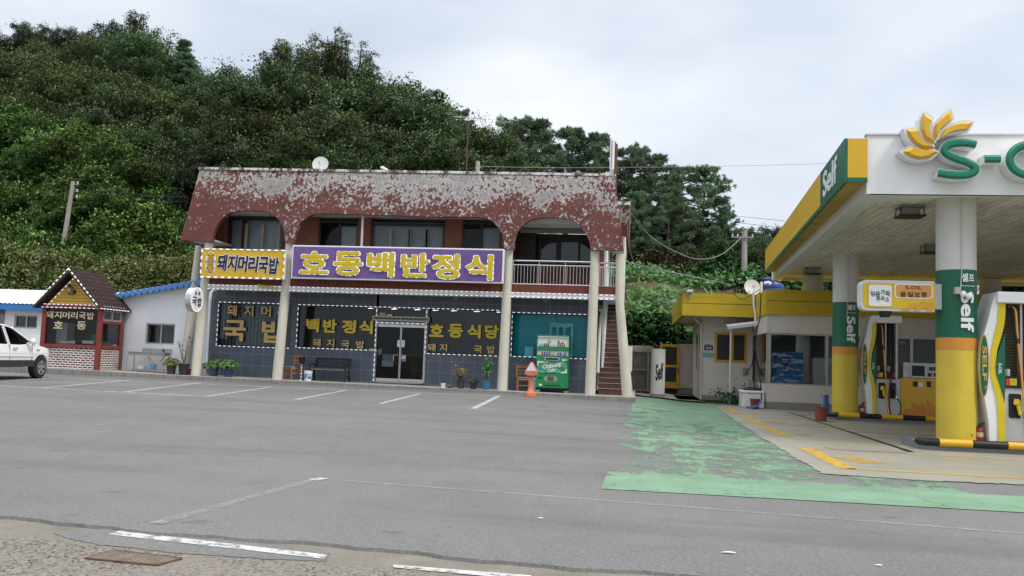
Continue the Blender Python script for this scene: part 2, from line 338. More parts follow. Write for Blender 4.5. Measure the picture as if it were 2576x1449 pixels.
def ceil_mat():
    t = NT('stained_board_ceiling'); x = t.xyz(); w = t.n.new('ShaderNodeTexBrick')
    c = t.mix(t.ramp(t.noise(1.1, 7, .72, t.mapv((1.5, .32, 1))), .36, .68), (.80, .75, .64), (.55, .49, .39))
    c = t.mix(t.math('MULTIPLY', t.ramp(t.noise(5, 8, .75, t.mapv((1.3, .5, 1))), .5, .7), .6), c, (.22, .19, .14))
    c2 = t.n.new('ShaderNodeCombineXYZ'); t.l(x[1], c2.inputs[0]); t.l(x[0], c2.inputs[1]); w.inputs['Scale'].default_value = 1
    w.inputs['Brick Width'].default_value = 4.2; w.inputs['Row Height'].default_value = .2; w.inputs['Mortar Size'].default_value = .012; t.l(c2.outputs[0], w.inputs['Vector'])
    c = t.mix(t.math('MULTIPLY', w.outputs['Fac'], .5), c, (.16, .14, .10)); t.col(c).rough(.75).spec(.2).bump(w.outputs['Fac'], .4, -.01); return t.mat
def leaf(name, lo, hi, tip=None, trans=.22, gain=1.75):
    t = NT(name); n = t.n; g = n.new('ShaderNodeNewGeometry').outputs['Random Per Island']; oi = n.new('ShaderNodeObjectInfo').outputs['Random']
    mid_ = tuple((a + b) / 2 for a, b in zip(lo, hi)); c = t.ramp(g, .0, 1.0, tuple(a * .45 + m * .55 for a, m in zip(lo, mid_)), tuple(b * .6 + m * .4 for b, m in zip(hi, mid_)))
    if tip: c = t.mix(t.ramp(g, .86, .9), c, tip)
    c = t.mix(t.math('MULTIPLY', t.ramp(t.noise(.35, 3, .6), .4, .65), .5), c, tuple((a * .45 + b * .55) * 1.25 for a, b in zip(lo, hi)))
    hs = n.new('ShaderNodeHueSaturation'); t.l(t.math('ADD', t.math('MULTIPLY', oi, .05), .492), hs.inputs['Hue']); t.l(t.math('ADD', t.math('MULTIPLY', oi, gain * .65), gain), hs.inputs['Value']); t.l(c, hs.inputs['Color']); hs.inputs['Saturation'].default_value = .80; c = hs.outputs[0]
    t.col(c).rough(.6).spec(.25)
    tl = n.new('ShaderNodeBsdfTranslucent'); t.l(c, tl.inputs[0]); m = n.new('ShaderNodeMixShader'); m.inputs[0].default_value = trans
    t.l(t.b.outputs[0], m.inputs[1]); t.l(tl.outputs[0], m.inputs[2]); t.l(m.outputs[0], t.out.inputs['Surface']); return t.mat

m_asphalt = asphalt(); m_agg = aggregate(); m_green = green_paint(False); m_greenw = green_paint(True); m_pad = pad_mat()
m_line = line_paint('white_line_paint', (.50, .50, .48), .36, 9, .15, .9); m_linew = line_paint('faded_line_paint', (.36, .345, .32), .36, 5, .30, .72); m_liney = line_paint('yellow_line_paint', (.52, .32, .05), .36, 9, .12, .95)
m_liney2 = line_paint('faded_yellow_paint', (.50, .31, .06), .38, 7, .2, .92); m_linef = line_paint('road_line_paint', (.56, .55, .52), .40, 9, .10, .95)
m_tile = tile_wall(); m_brick = brick_wall('red_brick', (.26, .085, .058), (.20, .066, .048), (.19, .13, .11)); m_sold = brick_wall('soldier_brick', (.19, .055, .036), (.15, .04, .028), (.075, .035, .028), .075, .6, .012, 0)
m_kbrick = brick_wall('brown_brick', (.155, .07, .052), (.11, .052, .042), (.62, .60, .58), .205, .088, .019)
m_peel = peeling(); m_cop = coping(); m_ceil = ceil_mat()
m_white = M('white_render', (.77, .77, .78), .8, .05, 1.5, dirt=.2, dirtc=(.36, .35, .33), bump=.1); m_cream = M('cream_column_paint', (.56, .53, .44), .65, .08, 2.5, dirt=.4, dirtc=(.34, .31, .25), bump=.08)
m_soff = M('soffit_grey', (.46, .45, .43), .8, .1); m_dirtw = M('stained_white_trim', (.66, .66, .65), .75, .10, 4, dirt=.25, dirtc=(.25, .24, .22))
m_dark = M('dark_brown_timber', (.035, .022, .017), .5, .2); m_black = M('black_plastic', (.012, .012, .013), .45, .2); m_blackm = M('black_metal', (.02, .02, .021), .4, .2, metal=.3)
m_steel = M('stainless_steel', (.58, .58, .57), .28, .08, 6, metal=.9); m_alu = M('aluminium', (.42, .42, .41), .4, .1, 6, metal=.6); m_grey = M('grey_paint', (.25, .25, .245), .6, .1); m_lgrey = M('light_grey_paint', (.52, .52, .51), .5, .06)
m_cloth = M('pale_curtain', (.46, .51, .55), .9, .15, 1.2); m_beige = M('beige_mullion', (.33, .28, .21), .6); m_inner = M('interior_grey', (.21, .225, .22), .9, .15, .8)
m_glass = glassm('window_glass', (.78, .86, .84), .72, 1.15); m_glass_c = glassm('clear_glass', (.9, .95, .94), .88); m_glass_t = glassm('teal_glass', (.15, .80, .87), 1.0, .5)
m_led = emis('lit_led_module', (.93, .95, 1), .42, (.6, .6, .6)); m_tube = emis('fluorescent_tube', (1, 1, .97), 1.6, (.9, .9, .9)); m_cord = M('led_cord', (.25, .25, .26), .5)
def ledtext():
    t = NT('led_letter_edge'); k = t.ramp(t.vor(15, outp='Color'), .40, .55); t.col((.45, .45, .45)).rough(.5); t.setin(t.b, 'Emission Color', (.95, .95, 1)); t.l(t.math('MULTIPLY', k, .5), t.b.inputs['Emission Strength']); return t.mat
m_ledt = ledtext()
m_yel = M('yellow_letter', (.56, .42, .015), .45, .06); m_gold = M('gold_letter', (.52, .37, .11), .45, .06); m_navy = M('navy_paint', (.010, .012, .055), .45, .1); m_pur = M('purple_panel', (.135, .072, .235), .45, .10, 1.2, dirt=.28, dirtc=(.30, .20, .36))
m_signy = M('yellow_panel', (.60, .37, .018), .4, .10, .8); m_wht = M('white_plastic', (.72, .72, .71), .4, .03); m_cheek = M('aged_white_metal', (.55, .55, .55), .45, .08)
m_red = M('red_post_paint', (.20, .035, .025), .55, .12); m_wood = M('orange_wood', (.36, .15, .055), .45, .15, 6); m_yside = M('yellow_siding', (.56, .34, .055), .6, .06, 1.2)
def shingle():
    t = NT('brown_shingle'); c, f = t.brick(.28, .16, (.052, .03, .026), (.036, .021, .019), (.014, .009, .009), .012, .5, 'yz'); t.col(c).rough(.9).spec(.15).bump(f, .6, -.01); return t.mat
m_shing = shingle(); m_btile = M('blue_roof_tile', (.10, .25, .55), .35, .15, 2); m_bfas = M('blue_fascia', (.025, .17, .46), .4); m_corr = M('white_sheet_roof', (.66, .67, .68), .4, .05, 1)
m_vgreen = M('vending_green', (.012, .22, .07), .3, .06); m_vlight = M('vending_cream', (.62, .66, .55), .4); m_orange = M('orange_plastic', (.54, .16, .09), .5, .12, 5, dirt=.25)
def chipped():
    t = NT('worn_yellow_paint'); x = t.xyz(); c = t.mix(t.ramp(t.noise(1.8, 5, .65), .3, .7), (.50, .37, .03), (.60, .45, .04)); ds = t.ramp(t.noise(1.5, 6, .7, t.mapv((2.2, 2.2, .35))), .54, .75); c = t.mix(t.math('MULTIPLY', ds, .4), c, (.36, .21, .02))
    hgt = t.math('MULTIPLY', t.math('SUBTRACT', 1.1, x[2]), .07); n = t.math('ADD', t.noise(9, 5, .65), hgt); c = t.mix(t.ramp(n, .70, .715), c, (.45, .43, .38)); c = t.mix(t.ramp(t.math('ADD', t.noise(5, 6, .7, t.mapv((1, 1, 1), loc=(5, 2, 1))), hgt), .71, .73), c, (.12, .09, .04)); t.col(c).rough(.5); return t.mat
m_beigew = M('beige_station_wall', (.56, .505, .44), .8, .07, 1.0, dirt=.35, dirtc=(.24, .22, .195), bump=.08); m_base = M('grey_plinth', (.22, .205, .19), .8, .1); m_yfas = M('yellow_fascia_paint', (.47, .335, .012), .55, .09, 1.2, dirt=.22, dirtc=(.25, .18, .02))
m_canw = M('white_canopy_panel', (.74, .74, .73), .4, .03, .8, dirt=.3, dirtc=(.46, .44, .39)); m_cany = M('yellow_canopy_panel', (.60, .36, .02), .45, .06, .8); m_cang = M('dark_green_panel', (.006, .105, .052), .4, .08); m_oran = M('orange_band', (.58, .24, .03), .5, .06)
m_coly = chipped(); m_colw = M('white_column_paint', (.60, .59, .56), .6, .06, 1.5, dirt=.25, dirtc=(.4, .38, .33)); m_petal = M('yellow_petal', (.64, .37, .02), .35, .05)
m_pkerb = M('grey_kerb', (.17, .17, .172), .8, .15, 3); m_extr = M('extinguisher_red', (.33, .012, .012), .3, .1); m_pot = M('terracotta_plastic', (.20, .05, .03), .6, .15); m_blue = M('blue_plastic', (.02, .09, .36), .4, .15)
m_hose = M('orange_hose', (.58, .26, .045), .5, .1); m_soil = M('soil', (.04, .028, .02), .95, .3, 12); m_pole = M('concrete_pole', (.30, .28, .25), .85, .12, 2, dirt=.3); m_wire = M('black_cable', (.02, .02, .022), .6); m_wireg = M('grey_cable', (.22, .22, .22), .6)
m_rust = M('rusty_iron', (.12, .06, .035), .8, .3, 9); m_pave = M('concrete_paving', (.33, .305, .27), .85, .12, 1.5, dirt=.35, dirtc=(.2, .19, .165)); m_stair = brick_wall('brown_stair_tile', (.125, .062, .045), (.105, .052, .04), (.06, .035, .028), .30, .6, .01, 0)
m_bark = M('bark', (.075, .055, .042), .9, .3, 5); m_potb = M('blue_pot', (.03, .075, .13), .5, .2); m_potk = M('black_pot', (.025, .025, .028), .6, .2); m_potbr = M('dark_brown_pot', (.055, .035, .035), .6, .2)
m_doory = M('ochre_frame_paint', (.50, .26, .012), .45, .08); m_screen = M('dark_screen', (.025, .022, .02), .6, .2, 30); m_tank = M('blue_tank', (.016, .05, .24), .35, .1); m_dish = M('dish_grey', (.50, .49, .46), .5, .06)
def kerbblock():
    t = NT('kerb_block'); c, f = t.brick(.52, .6, (.25, .235, .215), (.215, .20, .185), (.10, .085, .07), .012, 0, 'xz'); c = t.mix(t.math('MULTIPLY', t.ramp(t.noise(3, 6, .7), .4, .7), .4), c, (.15, .14, .125)); t.col(c).rough(.85).spec(.2); return t.mat
m_kerb = kerbblock()

# ------------------------------------------------------------------ ground
def sheet(name, mat, pts, lift, cell=.5, kind='structure', yband=None):
    """convex outline draped on the paved ground"""
    bm = bmesh.new(); xs = [p[0] for p in pts]; ys = [p[1] for p in pts]
    nx = max(1, int((max(xs) - min(xs)) / cell) + 1); ny = max(1, int((max(ys) - min(ys)) / cell) + 1)
    g = [[bm.verts.new((min(xs) + (max(xs) - min(xs)) * i / nx, min(ys) + (max(ys) - min(ys)) * j / ny, 0)) for i in range(nx + 1)] for j in range(ny + 1)]
    for j in range(ny):
        for i in range(nx): bm.faces.new((g[j][i], g[j][i + 1], g[j + 1][i + 1], g[j + 1][i]))
    n = len(pts); area = sum(pts[i][0] * pts[(i + 1) % n][1] - pts[(i + 1) % n][0] * pts[i][1] for i in range(n)); P = pts if area > 0 else pts[::-1]
    for i in range(n):
        a, b = P[i], P[(i + 1) % n]; d = Vector((b[0] - a[0], b[1] - a[1], 0))
        if d.length < 1e-5: continue
        bmesh.ops.bisect_plane(bm, geom=bm.verts[:] + bm.edges[:] + bm.faces[:], plane_co=(a[0], a[1], 0), plane_no=(d.y, -d.x, 0), clear_outer=True)
    for v in bm.verts: v.co.z = gz(v.co.x, v.co.y) + lift
    me = bpy.data.meshes.new(name); bm.to_mesh(me); bm.free(); me.materials.append(mat); o = bpy.data.objects.new(name, me); COL.objects.link(o)
    if kind: o['kind'] = kind
    return o
def strips(name, mat, segs, lift, kind='structure'):
    """painted lines: segs of (p0, p1, width) in ground metres"""
    b = MB()
    for a, c, w in segs:
        a, c = Vector((a[0], a[1])), Vector((c[0], c[1])); d = (c - a); L = d.length; d /= L; nrm = Vector((-d.y, d.x)) * w / 2; n = max(1, int(L / .4)); vs = []
        for i in range(n + 1):
            for s in (-1, 1):
                p = a + d * (L * i / n) + nrm * s; vs.append((p.x, p.y, gz(p.x, p.y) + lift))
        b.add(vs, [(2 * i, 2 * i + 2, 2 * i + 3, 2 * i + 1) for i in range(n)])
    o = b.build(name, mat); o['kind'] = kind; return o
def lerp(a, b, t): return a + (b - a) * t
rng = random.Random(5)
# the big base sheet reaches the horizon; the parking lot asphalt lies 3 cm above it
bb = MB(); gx = [-900, -300, -120, -60] + [x * 2 for x in range(-20, 16)] + [60, 120, 300, 900]; gy = [-900, -200, -40, -10, 0, 3, 5, 6] + [x * 2 for x in range(4, 18)] + [40, 60, 120, 300, 1200]
bb.add([(x, y, gz(max(-40, min(x, 30)), y) - .035) for y in gy for x in gx], [(j * len(gx) + i, j * len(gx) + i + 1, (j + 1) * len(gx) + i + 1, (j + 1) * len(gx) + i) for j in range(len(gy) - 1) for i in range(len(gx) - 1)])
struct(bb.build('ground', m_agg))
def edge_y(x): return 6.62 - .072 * x + .05 * math.sin(x * 2.1) + .025 * math.sin(x * 7.3 + 1) + .012 * math.sin(x * 19)
b = MB(); xs = [-70, -50, -40] + [x * .5 for x in range(-70, 41)] + [25, 40, 60]
xs = sorted(set(xs + [x * .1 for x in range(-70, 25)])); ys = [0, .02, .04, .07, .1, .14, .18, .23, .28, .34, .4, .46, .53, .6, .68, .76, .84, .92, 1.0]; vs = []
for x in xs:
    e = edge_y(x); vs.append((x, e - .015, -.045))
    for t in ys: y = lerp(e, 40.0, t); vs.append((x, y, gz(x, y) - (.008 if t == 0 else 0)))
n = len(ys) + 1
b.add(vs, [(i * n + j, (i + 1) * n + j, (i + 1) * n + j + 1, i * n + j + 1) for i in range(len(xs) - 1) for j in range(n - 1)])
struct(b.build('parking_lot', m_asphalt))
# asphalt patch, lines and litter on the gutter
b = MB(); pp = [onZ(10, x, y, -.031) for x, y in [(370, 1150), (440, 1125), (600, 1128), (900, 1110), (1250, 1150), (2300, 1290), (2280, 1345), (1850, 1330), (1250, 1290), (900, 1250), (700, 1232), (480, 1190)]]
pts = []
for i, p in enumerate(pp):
    q = pp[(i + 1) % len(pp)]
    for k in range(8):
        t = k / 8; pts.append((lerp(p.x, q.x, t) + rng.uniform(-.012, .012), lerp(p.y, q.y, t) + rng.uniform(-.012, .012), -.031))
b.add(pts, [tuple(range(len(pts)))]); struct(b.build('asphalt_patch', m_asphalt))
def fl(name, mat, quads, z):
    b = MB()
    for qd in quads: b.add([onZ(k, x, y, z) for k, x, y in qd], [(0, 1, 2, 3)])
    return struct(b.build(name, mat))
fl('road_marking', m_linef, [[(10, 755, 1158), (10, 2255, 1328), (10, 2285, 1300), (10, 830, 1133)], [(12, 640, 982), (12, 1640, 1075), (12, 1640, 1040), (12, 640, 962)]], -.027)
gp = [onZ(10, x, y, -.028) for x, y in [(600, 1325), (1095, 1372), (1265, 1325), (790, 1270)]]
m_dust = M('dusty_iron', (.19, .155, .115), .9, .3, 9)
dg = thing('drain_grate', 'rusty iron drain grate set in the rough concrete of the foreground gutter', 'drain grate', gp[0])
b = MB()
for i in range(15):
    t = (i + .5) / 15; b.beam(gp[0].lerp(gp[1], t) + Vector((0, 0, -.011)), gp[3].lerp(gp[2], t) + Vector((0, 0, -.011)), .022, .03)
b.build('bar', m_dust, dg); b = MB()
for i in range(4): b.beam(gp[i] + Vector((0, 0, -.012)), gp[(i + 1) % 4] + Vector((0, 0, -.012)), .022, .035)
b.build('frame', m_rust, dg)
b = MB(); b.add([p + Vector((0, 0, -.0015)) for p in gp], [(0, 1, 2, 3)]); b.build('pit', m_black, dg)
# parking bay lines in front of the restaurant
def gs(k, a, c, w):
    p, q = G(k, *a), G(k, *c); return ((p.x, p.y), (q.x, q.y), w)
strips('parking_lines', m_line, [gs(10, (380, 68), (2480, 155), .13), gs(0, (894, 982), (1256, 996.5), .13), gs(10, (2060, 219), (2410, 155), .12), gs(10, (1435, 197), (1890, 131), .12), gs(10, (870, 165), (1390, 103), .12),
       gs(10, (300, 136), (900, 84), .12), gs(10, (0, 92), (385, 68), .12), gs(0, (955, 1016), (1056, 990.5), .12), gs(0, (1190, 1028), (1255, 996.5), .16), gs(10, (0, 123), (1435, 197), .12)], .004)
strips('faded_parking_lines', m_linew, [gs(10, (1435, 197), (2480, 238), .11), gs(0, (894, 1012.5), (1190, 1028), .12), gs(0, (392, 1318), (795, 1206), .13), gs(0, (830, 1207), (1470, 1256), .10), gs(0, (1470, 1256), (2576, 1343), .09)], .0045)
strips('line_corner', m_line, [gs(0, (786, 1208.5), (818, 1204), .14)], .007)
# green paint and concrete forecourt
sheet('green_paint_strip', m_green, [(-.36, 10.62), (16, 10.62), (16, 12.4), (-.34, 11.87)], .008, 1.0)
padpx = [(1800, 1024), (1839, 1050), (1920, 1104), (1955, 1126), (2006, 1157), (2071, 1194), (2328, 1211), (2576, 1221)]
pad = [onZ(0, x, y, 0) for x, y in padpx]
gw = [(-.35, 11.86), (4.2, 11.86), (4.2, 36.6), (.05, 36.6)]
sheet('worn_green_paint', m_greenw, gw, .004, .7)
b = MB(); out = []
seq = pad + [Vector((16, 12.0, 0)), Vector((16, 33.9, 0)), Vector((4.7, 33.9, 0)), Vector((3.6, 36.5, 0))]
for i, p in enumerate(seq):
    q = seq[(i + 1) % len(seq)]; m = 14 if i < 7 else 1
    for k in range(m):
        t = k / m; out.append((lerp(p.x, q.x, t) + (rng.uniform(-.05, .05) if 0 < i < 7 else 0), lerp(p.y, q.y, t) + (rng.uniform(-.05, .05) if 0 < i < 7 else 0)))
vs = [(x, y, .013) for x, y in out]
b.add(vs, [tuple(range(len(vs)))]); struct(b.build('forecourt', m_pad))
def gzs(k, a, c, w):
    p, q = onZ(k, *a, 0), onZ(k, *c, 0); return ((p.x, p.y), (q.x, q.y), w)
strips('forecourt_lines', m_liney, [gzs(11, (835, 163), (903, 194), .30), gzs(11, (945, 213), (1048, 262), .30), gzs(11, (1055, 275), (1188, 330), .30), gzs(11, (1300, 400), (1545, 521), .26), gzs(11, (1540, 519), (2576, 579), .13)], .018)
strips('faded_forecourt_lines', m_liney2, [gzs(11, (905, 194), (1350, 205), .11), gzs(11, (950, 214), (1440, 240), .11), gzs(11, (1048, 262), (2080, 302), .12), gzs(11, (1065, 277), (2085, 330), .12), gzs(11, (1188, 342), (1720, 372), .11), gzs(11, (1330, 402), (2576, 470), .12), gzs(11, (1100, 240), (1130, 250), .6), gzs(11, (1240, 315), (1330, 322), .5), gzs(11, (1520, 450), (1700, 490), .5)], .0185)
strips('drain_channel', m_black, [gzs(11, (1206, 188), (1545, 300), .07), gzs(11, (1545, 300), (1860, 402), .09), gzs(11, (1860, 402), (1915, 421), .13), gzs(11, (1545, 298), (2080, 327), .05)], .022)
fl('concrete_patch', m_base, [[(11, 1395, 385), (11, 1480, 402), (11, 1900, 421), (11, 1780, 396)]], .0195)
# ------------------------------------------------------------------ restaurant pavement
yk = 31.0
b = MB(); xs = [-24.5, -20, -17, -14, -11, -8, -5, -2.5, 0.02]
for i in range(len(xs) - 1):
    x0, x1 = xs[i], xs[i + 1]; y0 = yk if x1 <= 1 else yk
    b.add([(x0, yk, -.1), (x1, yk, -.1), (x1, 40, -.1), (x0, 40, -.1), (x0, yk, pz(x0)), (x1, yk, pz(x1)), (x1, 40, pz(x1)), (x0, 40, pz(x0))], [(4, 5, 6, 7), (0, 1, 5, 4)] + ([(1, 2, 6, 5)] if i == len(xs) - 2 else []))
b.m = [0 if i % 1 == 0 else 0 for i in range(len(b.f))]
for i, f in enumerate(b.f):
    zs = [b.v[k][2] for k in f]
    b.m[i] = 1 if min(zs) < 0 else 0
struct(b.build('raised_pavement', [m_pave, m_kerb]))

YC, YW, YU = 31.6, 32.9, 33.0
bld = thing('restaurant_building', 'two storey restaurant building with peeling red arched upper wall and blue tiled ground floor', 'building', (-8.5, 33, .38))
# ground floor tile wall built around its openings
wx0, wx1 = onY(4, 395, 600, YW).x, -1.45; zt = onY(4, 700, 180, YW).z + .25
w1 = rc(4, 493, 330, 1325, 880, YW); w2 = rc(4, 1437, 362, 2345, 905, YW); w2 = (w2[0], w2[1], onY(5, 278, 800, YW).x, onY(5, 600, 300, YW).z)
dr = rc(5, 272, 300, 893, 1270, YW); w3 = rc(5, 900, 320, 1868, 930, YW); w3 = (dr[2] + .06, w3[1], w3[2], w2[3]); w4 = rc(6, 330, 418, 1150, 930, YW)
b = MB(); T = .16
def wallseg(x0, z0, x1, z1): b.box(x0, YW, z0, x1, YW + T, z1)
cuts = [w1, (w2[0], w2[1], w2[2], w2[3]), (dr[0], -.1, dr[2], w2[3]), w3, w4]
zt = 3.75; zp = .05
xs_ = sorted(cuts, key=lambda c: c[0]); px_ = wx0
for c in xs_:
    if c[0] > px_ + .001: wallseg(px_, zp, c[0], zt)
    if c[1] > zp: wallseg(c[0], zp, c[2], c[1])
    wallseg(c[0], c[3], c[2], zt); px_ = c[2]
wallseg(px_, zp, wx1, zt)
b.box(wx0, YW + T, zp, wx0 + .15, 40, zt); b.box(wx1 - .15, YW + T, zp, wx1, 34.5, zt)
b.build('ground_floor_wall', m_tile, bld)
b = MB(); b.box(wx0 + .15, 40, 0, wx1 - .15, 40.15, 3.75); b.box(wx0 + .15, YW + .2, .36, wx1 - .15, 40, .43); b.box(wx0 + .16, YW + T, 3.45, wx1 - .16, 40, 3.55)
xm = lerp(w1[2], w2[0], .5); b.box(xm - .06, YW + T, .4, xm + .06, 40, 3.45); xm = lerp(w3[2], w4[0], .5); b.box(xm - .06, YW + T, .4, xm + .06, 40, 3.45)
b.build('interior_wall', m_inner, bld)
b = MB()
for k, x, y in [(5, 195, 362), (5, 500, 372), (5, 800, 380), (5, 1035, 386), (5, 1275, 392), (5, 1575, 398), (5, 1870, 405)]:
    p = onY(k, x, y, 36.5); b.beam((p.x - .12, 36.65, 3.40), (p.x + .12, 36.35, 3.40), .08, .03)
b.build('ceiling_lamp', m_tube, bld)
def window(parent, r, Y, fm, gm, fw=.06, mull=(), tm=(), back=None, backY=.3, depth=.1, name='window'):
    x0, z0, x1, z1 = r; f = MB(); f.box(x0, Y, z0, x0 + fw, Y + depth, z1); f.box(x1 - fw, Y, z0, x1, Y + depth, z1); f.box(x0 + fw, Y, z0, x1 - fw, Y + depth, z0 + fw); f.box(x0 + fw, Y, z1 - fw, x1 - fw, Y + depth, z1)
    for t in mull: xx = lerp(x0, x1, t); f.box(xx - fw / 2, Y + .003, z0 + fw, xx + fw / 2, Y + depth, z1 - fw)
    for t in tm: zz = lerp(z0, z1, t); f.box(x0 + fw, Y + .004, zz - fw / 2, x1 - fw, Y + depth, zz + fw / 2)
    o = f.build(name, fm, parent); p = MB(); yy = Y + depth * .55; p.add([(x0 + fw * .5, yy, z0 + fw * .5), (x1 - fw * .5, yy, z0 + fw * .5), (x1 - fw * .5, yy, z1 - fw * .5), (x0 + fw * .5, yy, z1 - fw * .5)], [(0, 1, 2, 3)]); p.build('pane', gm, o)
    if back:
        q = MB(); q.box(x0 - .05, Y + backY, z0 - .05, x1 + .05, Y + backY + .03, z1 + .05); q.build('curtain', back, o)
    return o
def blinds():
    t = NT('striped_blind'); x = t.xyz(); s = t.ramp(t.math('SINE', t.math('MULTIPLY', x[0], 42)), .2, .8, (.05, .065, .068), (.34, .38, .38)); t.col(t.mix(t.math('MULTIPLY', t.ramp(t.noise(1.5, 4), .4, .7), .4), s, (.03, .035, .04))).rough(.7); return t.mat
m_blind = blinds()
W1 = window(bld, w1, YW + .02, m_blackm, m_glass, .05, (), (), m_blind, .16)
W2 = window(bld, w2, YW + .02, m_blackm, m_glass, .045)
W3 = window(bld, w3, YW + .02, m_blackm, m_glass, .045)
W4 = window(bld, w4, YW + .02, m_blackm, m_glass_t, .04, (), (), m_lgrey, .30)
# lattice screen and carton before the pane; teal-tinted light painted into their colour
m_turq = M('painted_glass_tint', (.07, .40, .46), .5, .06); x0, z0, x1, z1 = rc(6, 738, 530, 985, 930, YW + .03); f = MB(); y0 = YW + .028
for t in (0, .33, .645, 1): f.box(lerp(x0, x1 - .08, t), y0, z0, lerp(x0, x1 - .08, t) + .08, y0 + .03, z1)
f.prism([(x0, z1)] + [(x1, z1)] + [(lerp(x1, x0, i / 24), z1 - .17 - .07 * abs(math.sin(i / 24 * 3 * math.pi)) * -1 - .05) for i in range(25)], y0 + .002, y0 + .026)
f.build('lattice_screen', m_turq, W4)
x0, z0, x1, z1 = rc(6, 465, 792, 556, 908, YW); bx = MB(); bx.box(x0, YW - .02, w4[1] + .001, x1, YW + .055, z1); tag(bx.build('carton', m_turq), 'small carton on the sill of the teal window, coloured as if lit through its glass', 'box')
# door
D = thing('x', 'x', 'x')
bpy.data.objects.remove(D)
dz0, dz1 = onY(5, 560, 1268, YW).z, onY(5, 600, 520, YW).z
f = MB(); xa, xb = dr[0], dr[2]
f.box(xa, YW - .01, dz0, xa + .06, YW + .12, w2[3]); f.box(xb - .06, YW - .01, dz0, xb, YW + .12, w2[3]); f.box(xa + .06, YW - .01, dz1, xb - .06, YW + .12, dz1 + .09); f.box(xa + .06, YW - .012, dz0 - .04, xb - .06, YW + .12, dz0)
fr = f.build('door_frame', m_alu, bld)
p = MB(); p.add([(xa + .05, YW + .06, dz1 + .05), (xb - .05, YW + .06, dz1 + .05), (xb - .05, YW + .06, w2[3]), (xa + .05, YW + .06, w2[3])], [(0, 1, 2, 3)]); p.build('transom_pane', m_glass, fr)
xm = (xa + xb) / 2
for a, c, s in ((xa + .065, xm - .008, 1), (xm + .008, xb - .065, -1)):
    f = MB(); f.box(a, YW + .03, dz0 + .01, c, YW + .07, dz0 + .13); f.box(a, YW + .03, dz1 - .10, c, YW + .07, dz1 - .01); f.box(a, YW + .032, dz0 + .13, a + .025, YW + .068, dz1 - .10); f.box(c - .025, YW + .032, dz0 + .13, c, YW + .068, dz1 - .10)
    d = f.build('door', m_steel, bld)
    p = MB(); p.add([(a, YW + .05, dz0 + .1), (c, YW + .05, dz0 + .1), (c, YW + .05, dz1 - .08), (a, YW + .05, dz1 - .08)], [(0, 1, 2, 3)]); p.build('pane', m_glass_c, d)
    hx = xm - s * .07; hz_ = dz0 + 1.02; h = MB(); h.tube([(hx - s * .16, YW - .03, hz_ - .22), (hx - s * .16, YW - .03, hz_), (hx, YW - .03, hz_), (hx, YW + .03, hz_)], .016); h.build('handle', m_steel, d)
    q = rc(5, 540 if s > 0 else 597, 722, 574 if s > 0 else 630, 812, YW); st = MB(); st.box(q[0], YW + .044, q[1], q[2], YW + .047, q[3]); [st.text(ch_, q[0] + .03, lerp(q[3], q[1], .30 * j_ + .28), q[2] - .03, lerp(q[3], q[1], .30 * j_ + .07), YW + .043, .002) for j_, ch_ in enumerate('미세요')]; st.m[6:] = [1] * (len(st.m) - 6); st.build('notice', [m_wht, m_grey], d)
p = onY(5, 600, 985, YW); b = MB(); b.box(p.x - .02, YW + .043, p.z - .02, p.x + .12, YW + .047, p.z + .17); b.c = 1; b.box(p.x - .01, YW + .040, p.z - .01, p.x + .11, YW + .0425, p.z + .07); b.build('sticker', [m_wht, M('violet_blue_print', (.10, .10, .32), .5)], d)
x0, z0, x1, z1 = rc(5, 355, 905, 495, 1068, YW + .2); tt = thing('towel', 'grey and pale blue towel hanging on a rail behind the left door leaf', 'towel', ((x0 + x1) / 2, YW + .2, z0)); b = MB(); b.box(x0, YW + .17, lerp(z0, z1, .5), x1, YW + .2, z1); b.build('upper_half', M('grey_towel', (.23, .25, .28), .9), tt); b = MB(); b.box(x0 - .01, YW + .165, z0, x1 - .01, YW + .205, lerp(z0, z1, .49)); b.build('lower_half', M('pale_blue_towel', (.30, .42, .45), .9), tt)
b = MB(); b.tube([(x0 - .25, YW + .19, z1), (x1 + .05, YW + .19, z1)], .012, 6); tag(b.build('towel_rail', m_steel), 'thin steel rail behind the left door leaf carrying the towel', 'rail'); q = rc(5, 645, 910, 830, 922, YW + .2); b = MB(); b.tube([(q[0], YW + .2, q[1]), (q[2], YW + .2, q[1])], .014, 6); tag(b.build('towel_rail', m_steel), 'thin empty steel rail behind the right door leaf', 'rail')
q = rc(5, 278, 830, 340, 908, YW + .2); b = MB(); b.box(q[0], YW + .16, q[1], q[2], YW + .26, q[3]); tag(b.build('wall_box', M('pale_blue_grey', (.36, .42, .45), .6), bevel=.008), 'pale blue grey box hanging behind the left door leaf', 'box')
# LED strings round the openings
def led(pts, parent, w=.026, L=.10, gap=.085):
    b = MB(); b.c = 1
    for a, c in zip(pts[:-1], pts[1:]): b.beam(Vector(a) + Vector((0, .012, 0)), Vector(c) + Vector((0, .012, 0)), .012, .014)
    b.c = 0
    for a, c in zip(pts[:-1], pts[1:]): b.dashes(a, c, L, gap, w, .02)
    return b.build('led_string', [m_led, m_cord], parent)
yl = YW - .03
def L3(x, z): return (x, yl, z)
led([L3(w1[2], w1[1]), L3(w1[0], w1[1]), L3(w1[0], w1[3]), L3(w1[2], w1[3])], W1); led([L3(w2[2], w2[1]), L3(w2[0], w2[1]), L3(w2[0], w2[3]), L3(w3[2], w2[3])], W2)
led([L3(xa + .02, dz0), L3(xa + .02, w2[3])], fr); led([L3(xb - .02, w3[1]), L3(xb - .02, w2[3])], fr); led([L3(xa, dz1 + .05), L3(xb, dz1 + .05)], fr); led([L3(w3[0], w3[1]), L3(w3[2], w3[1])], W3)
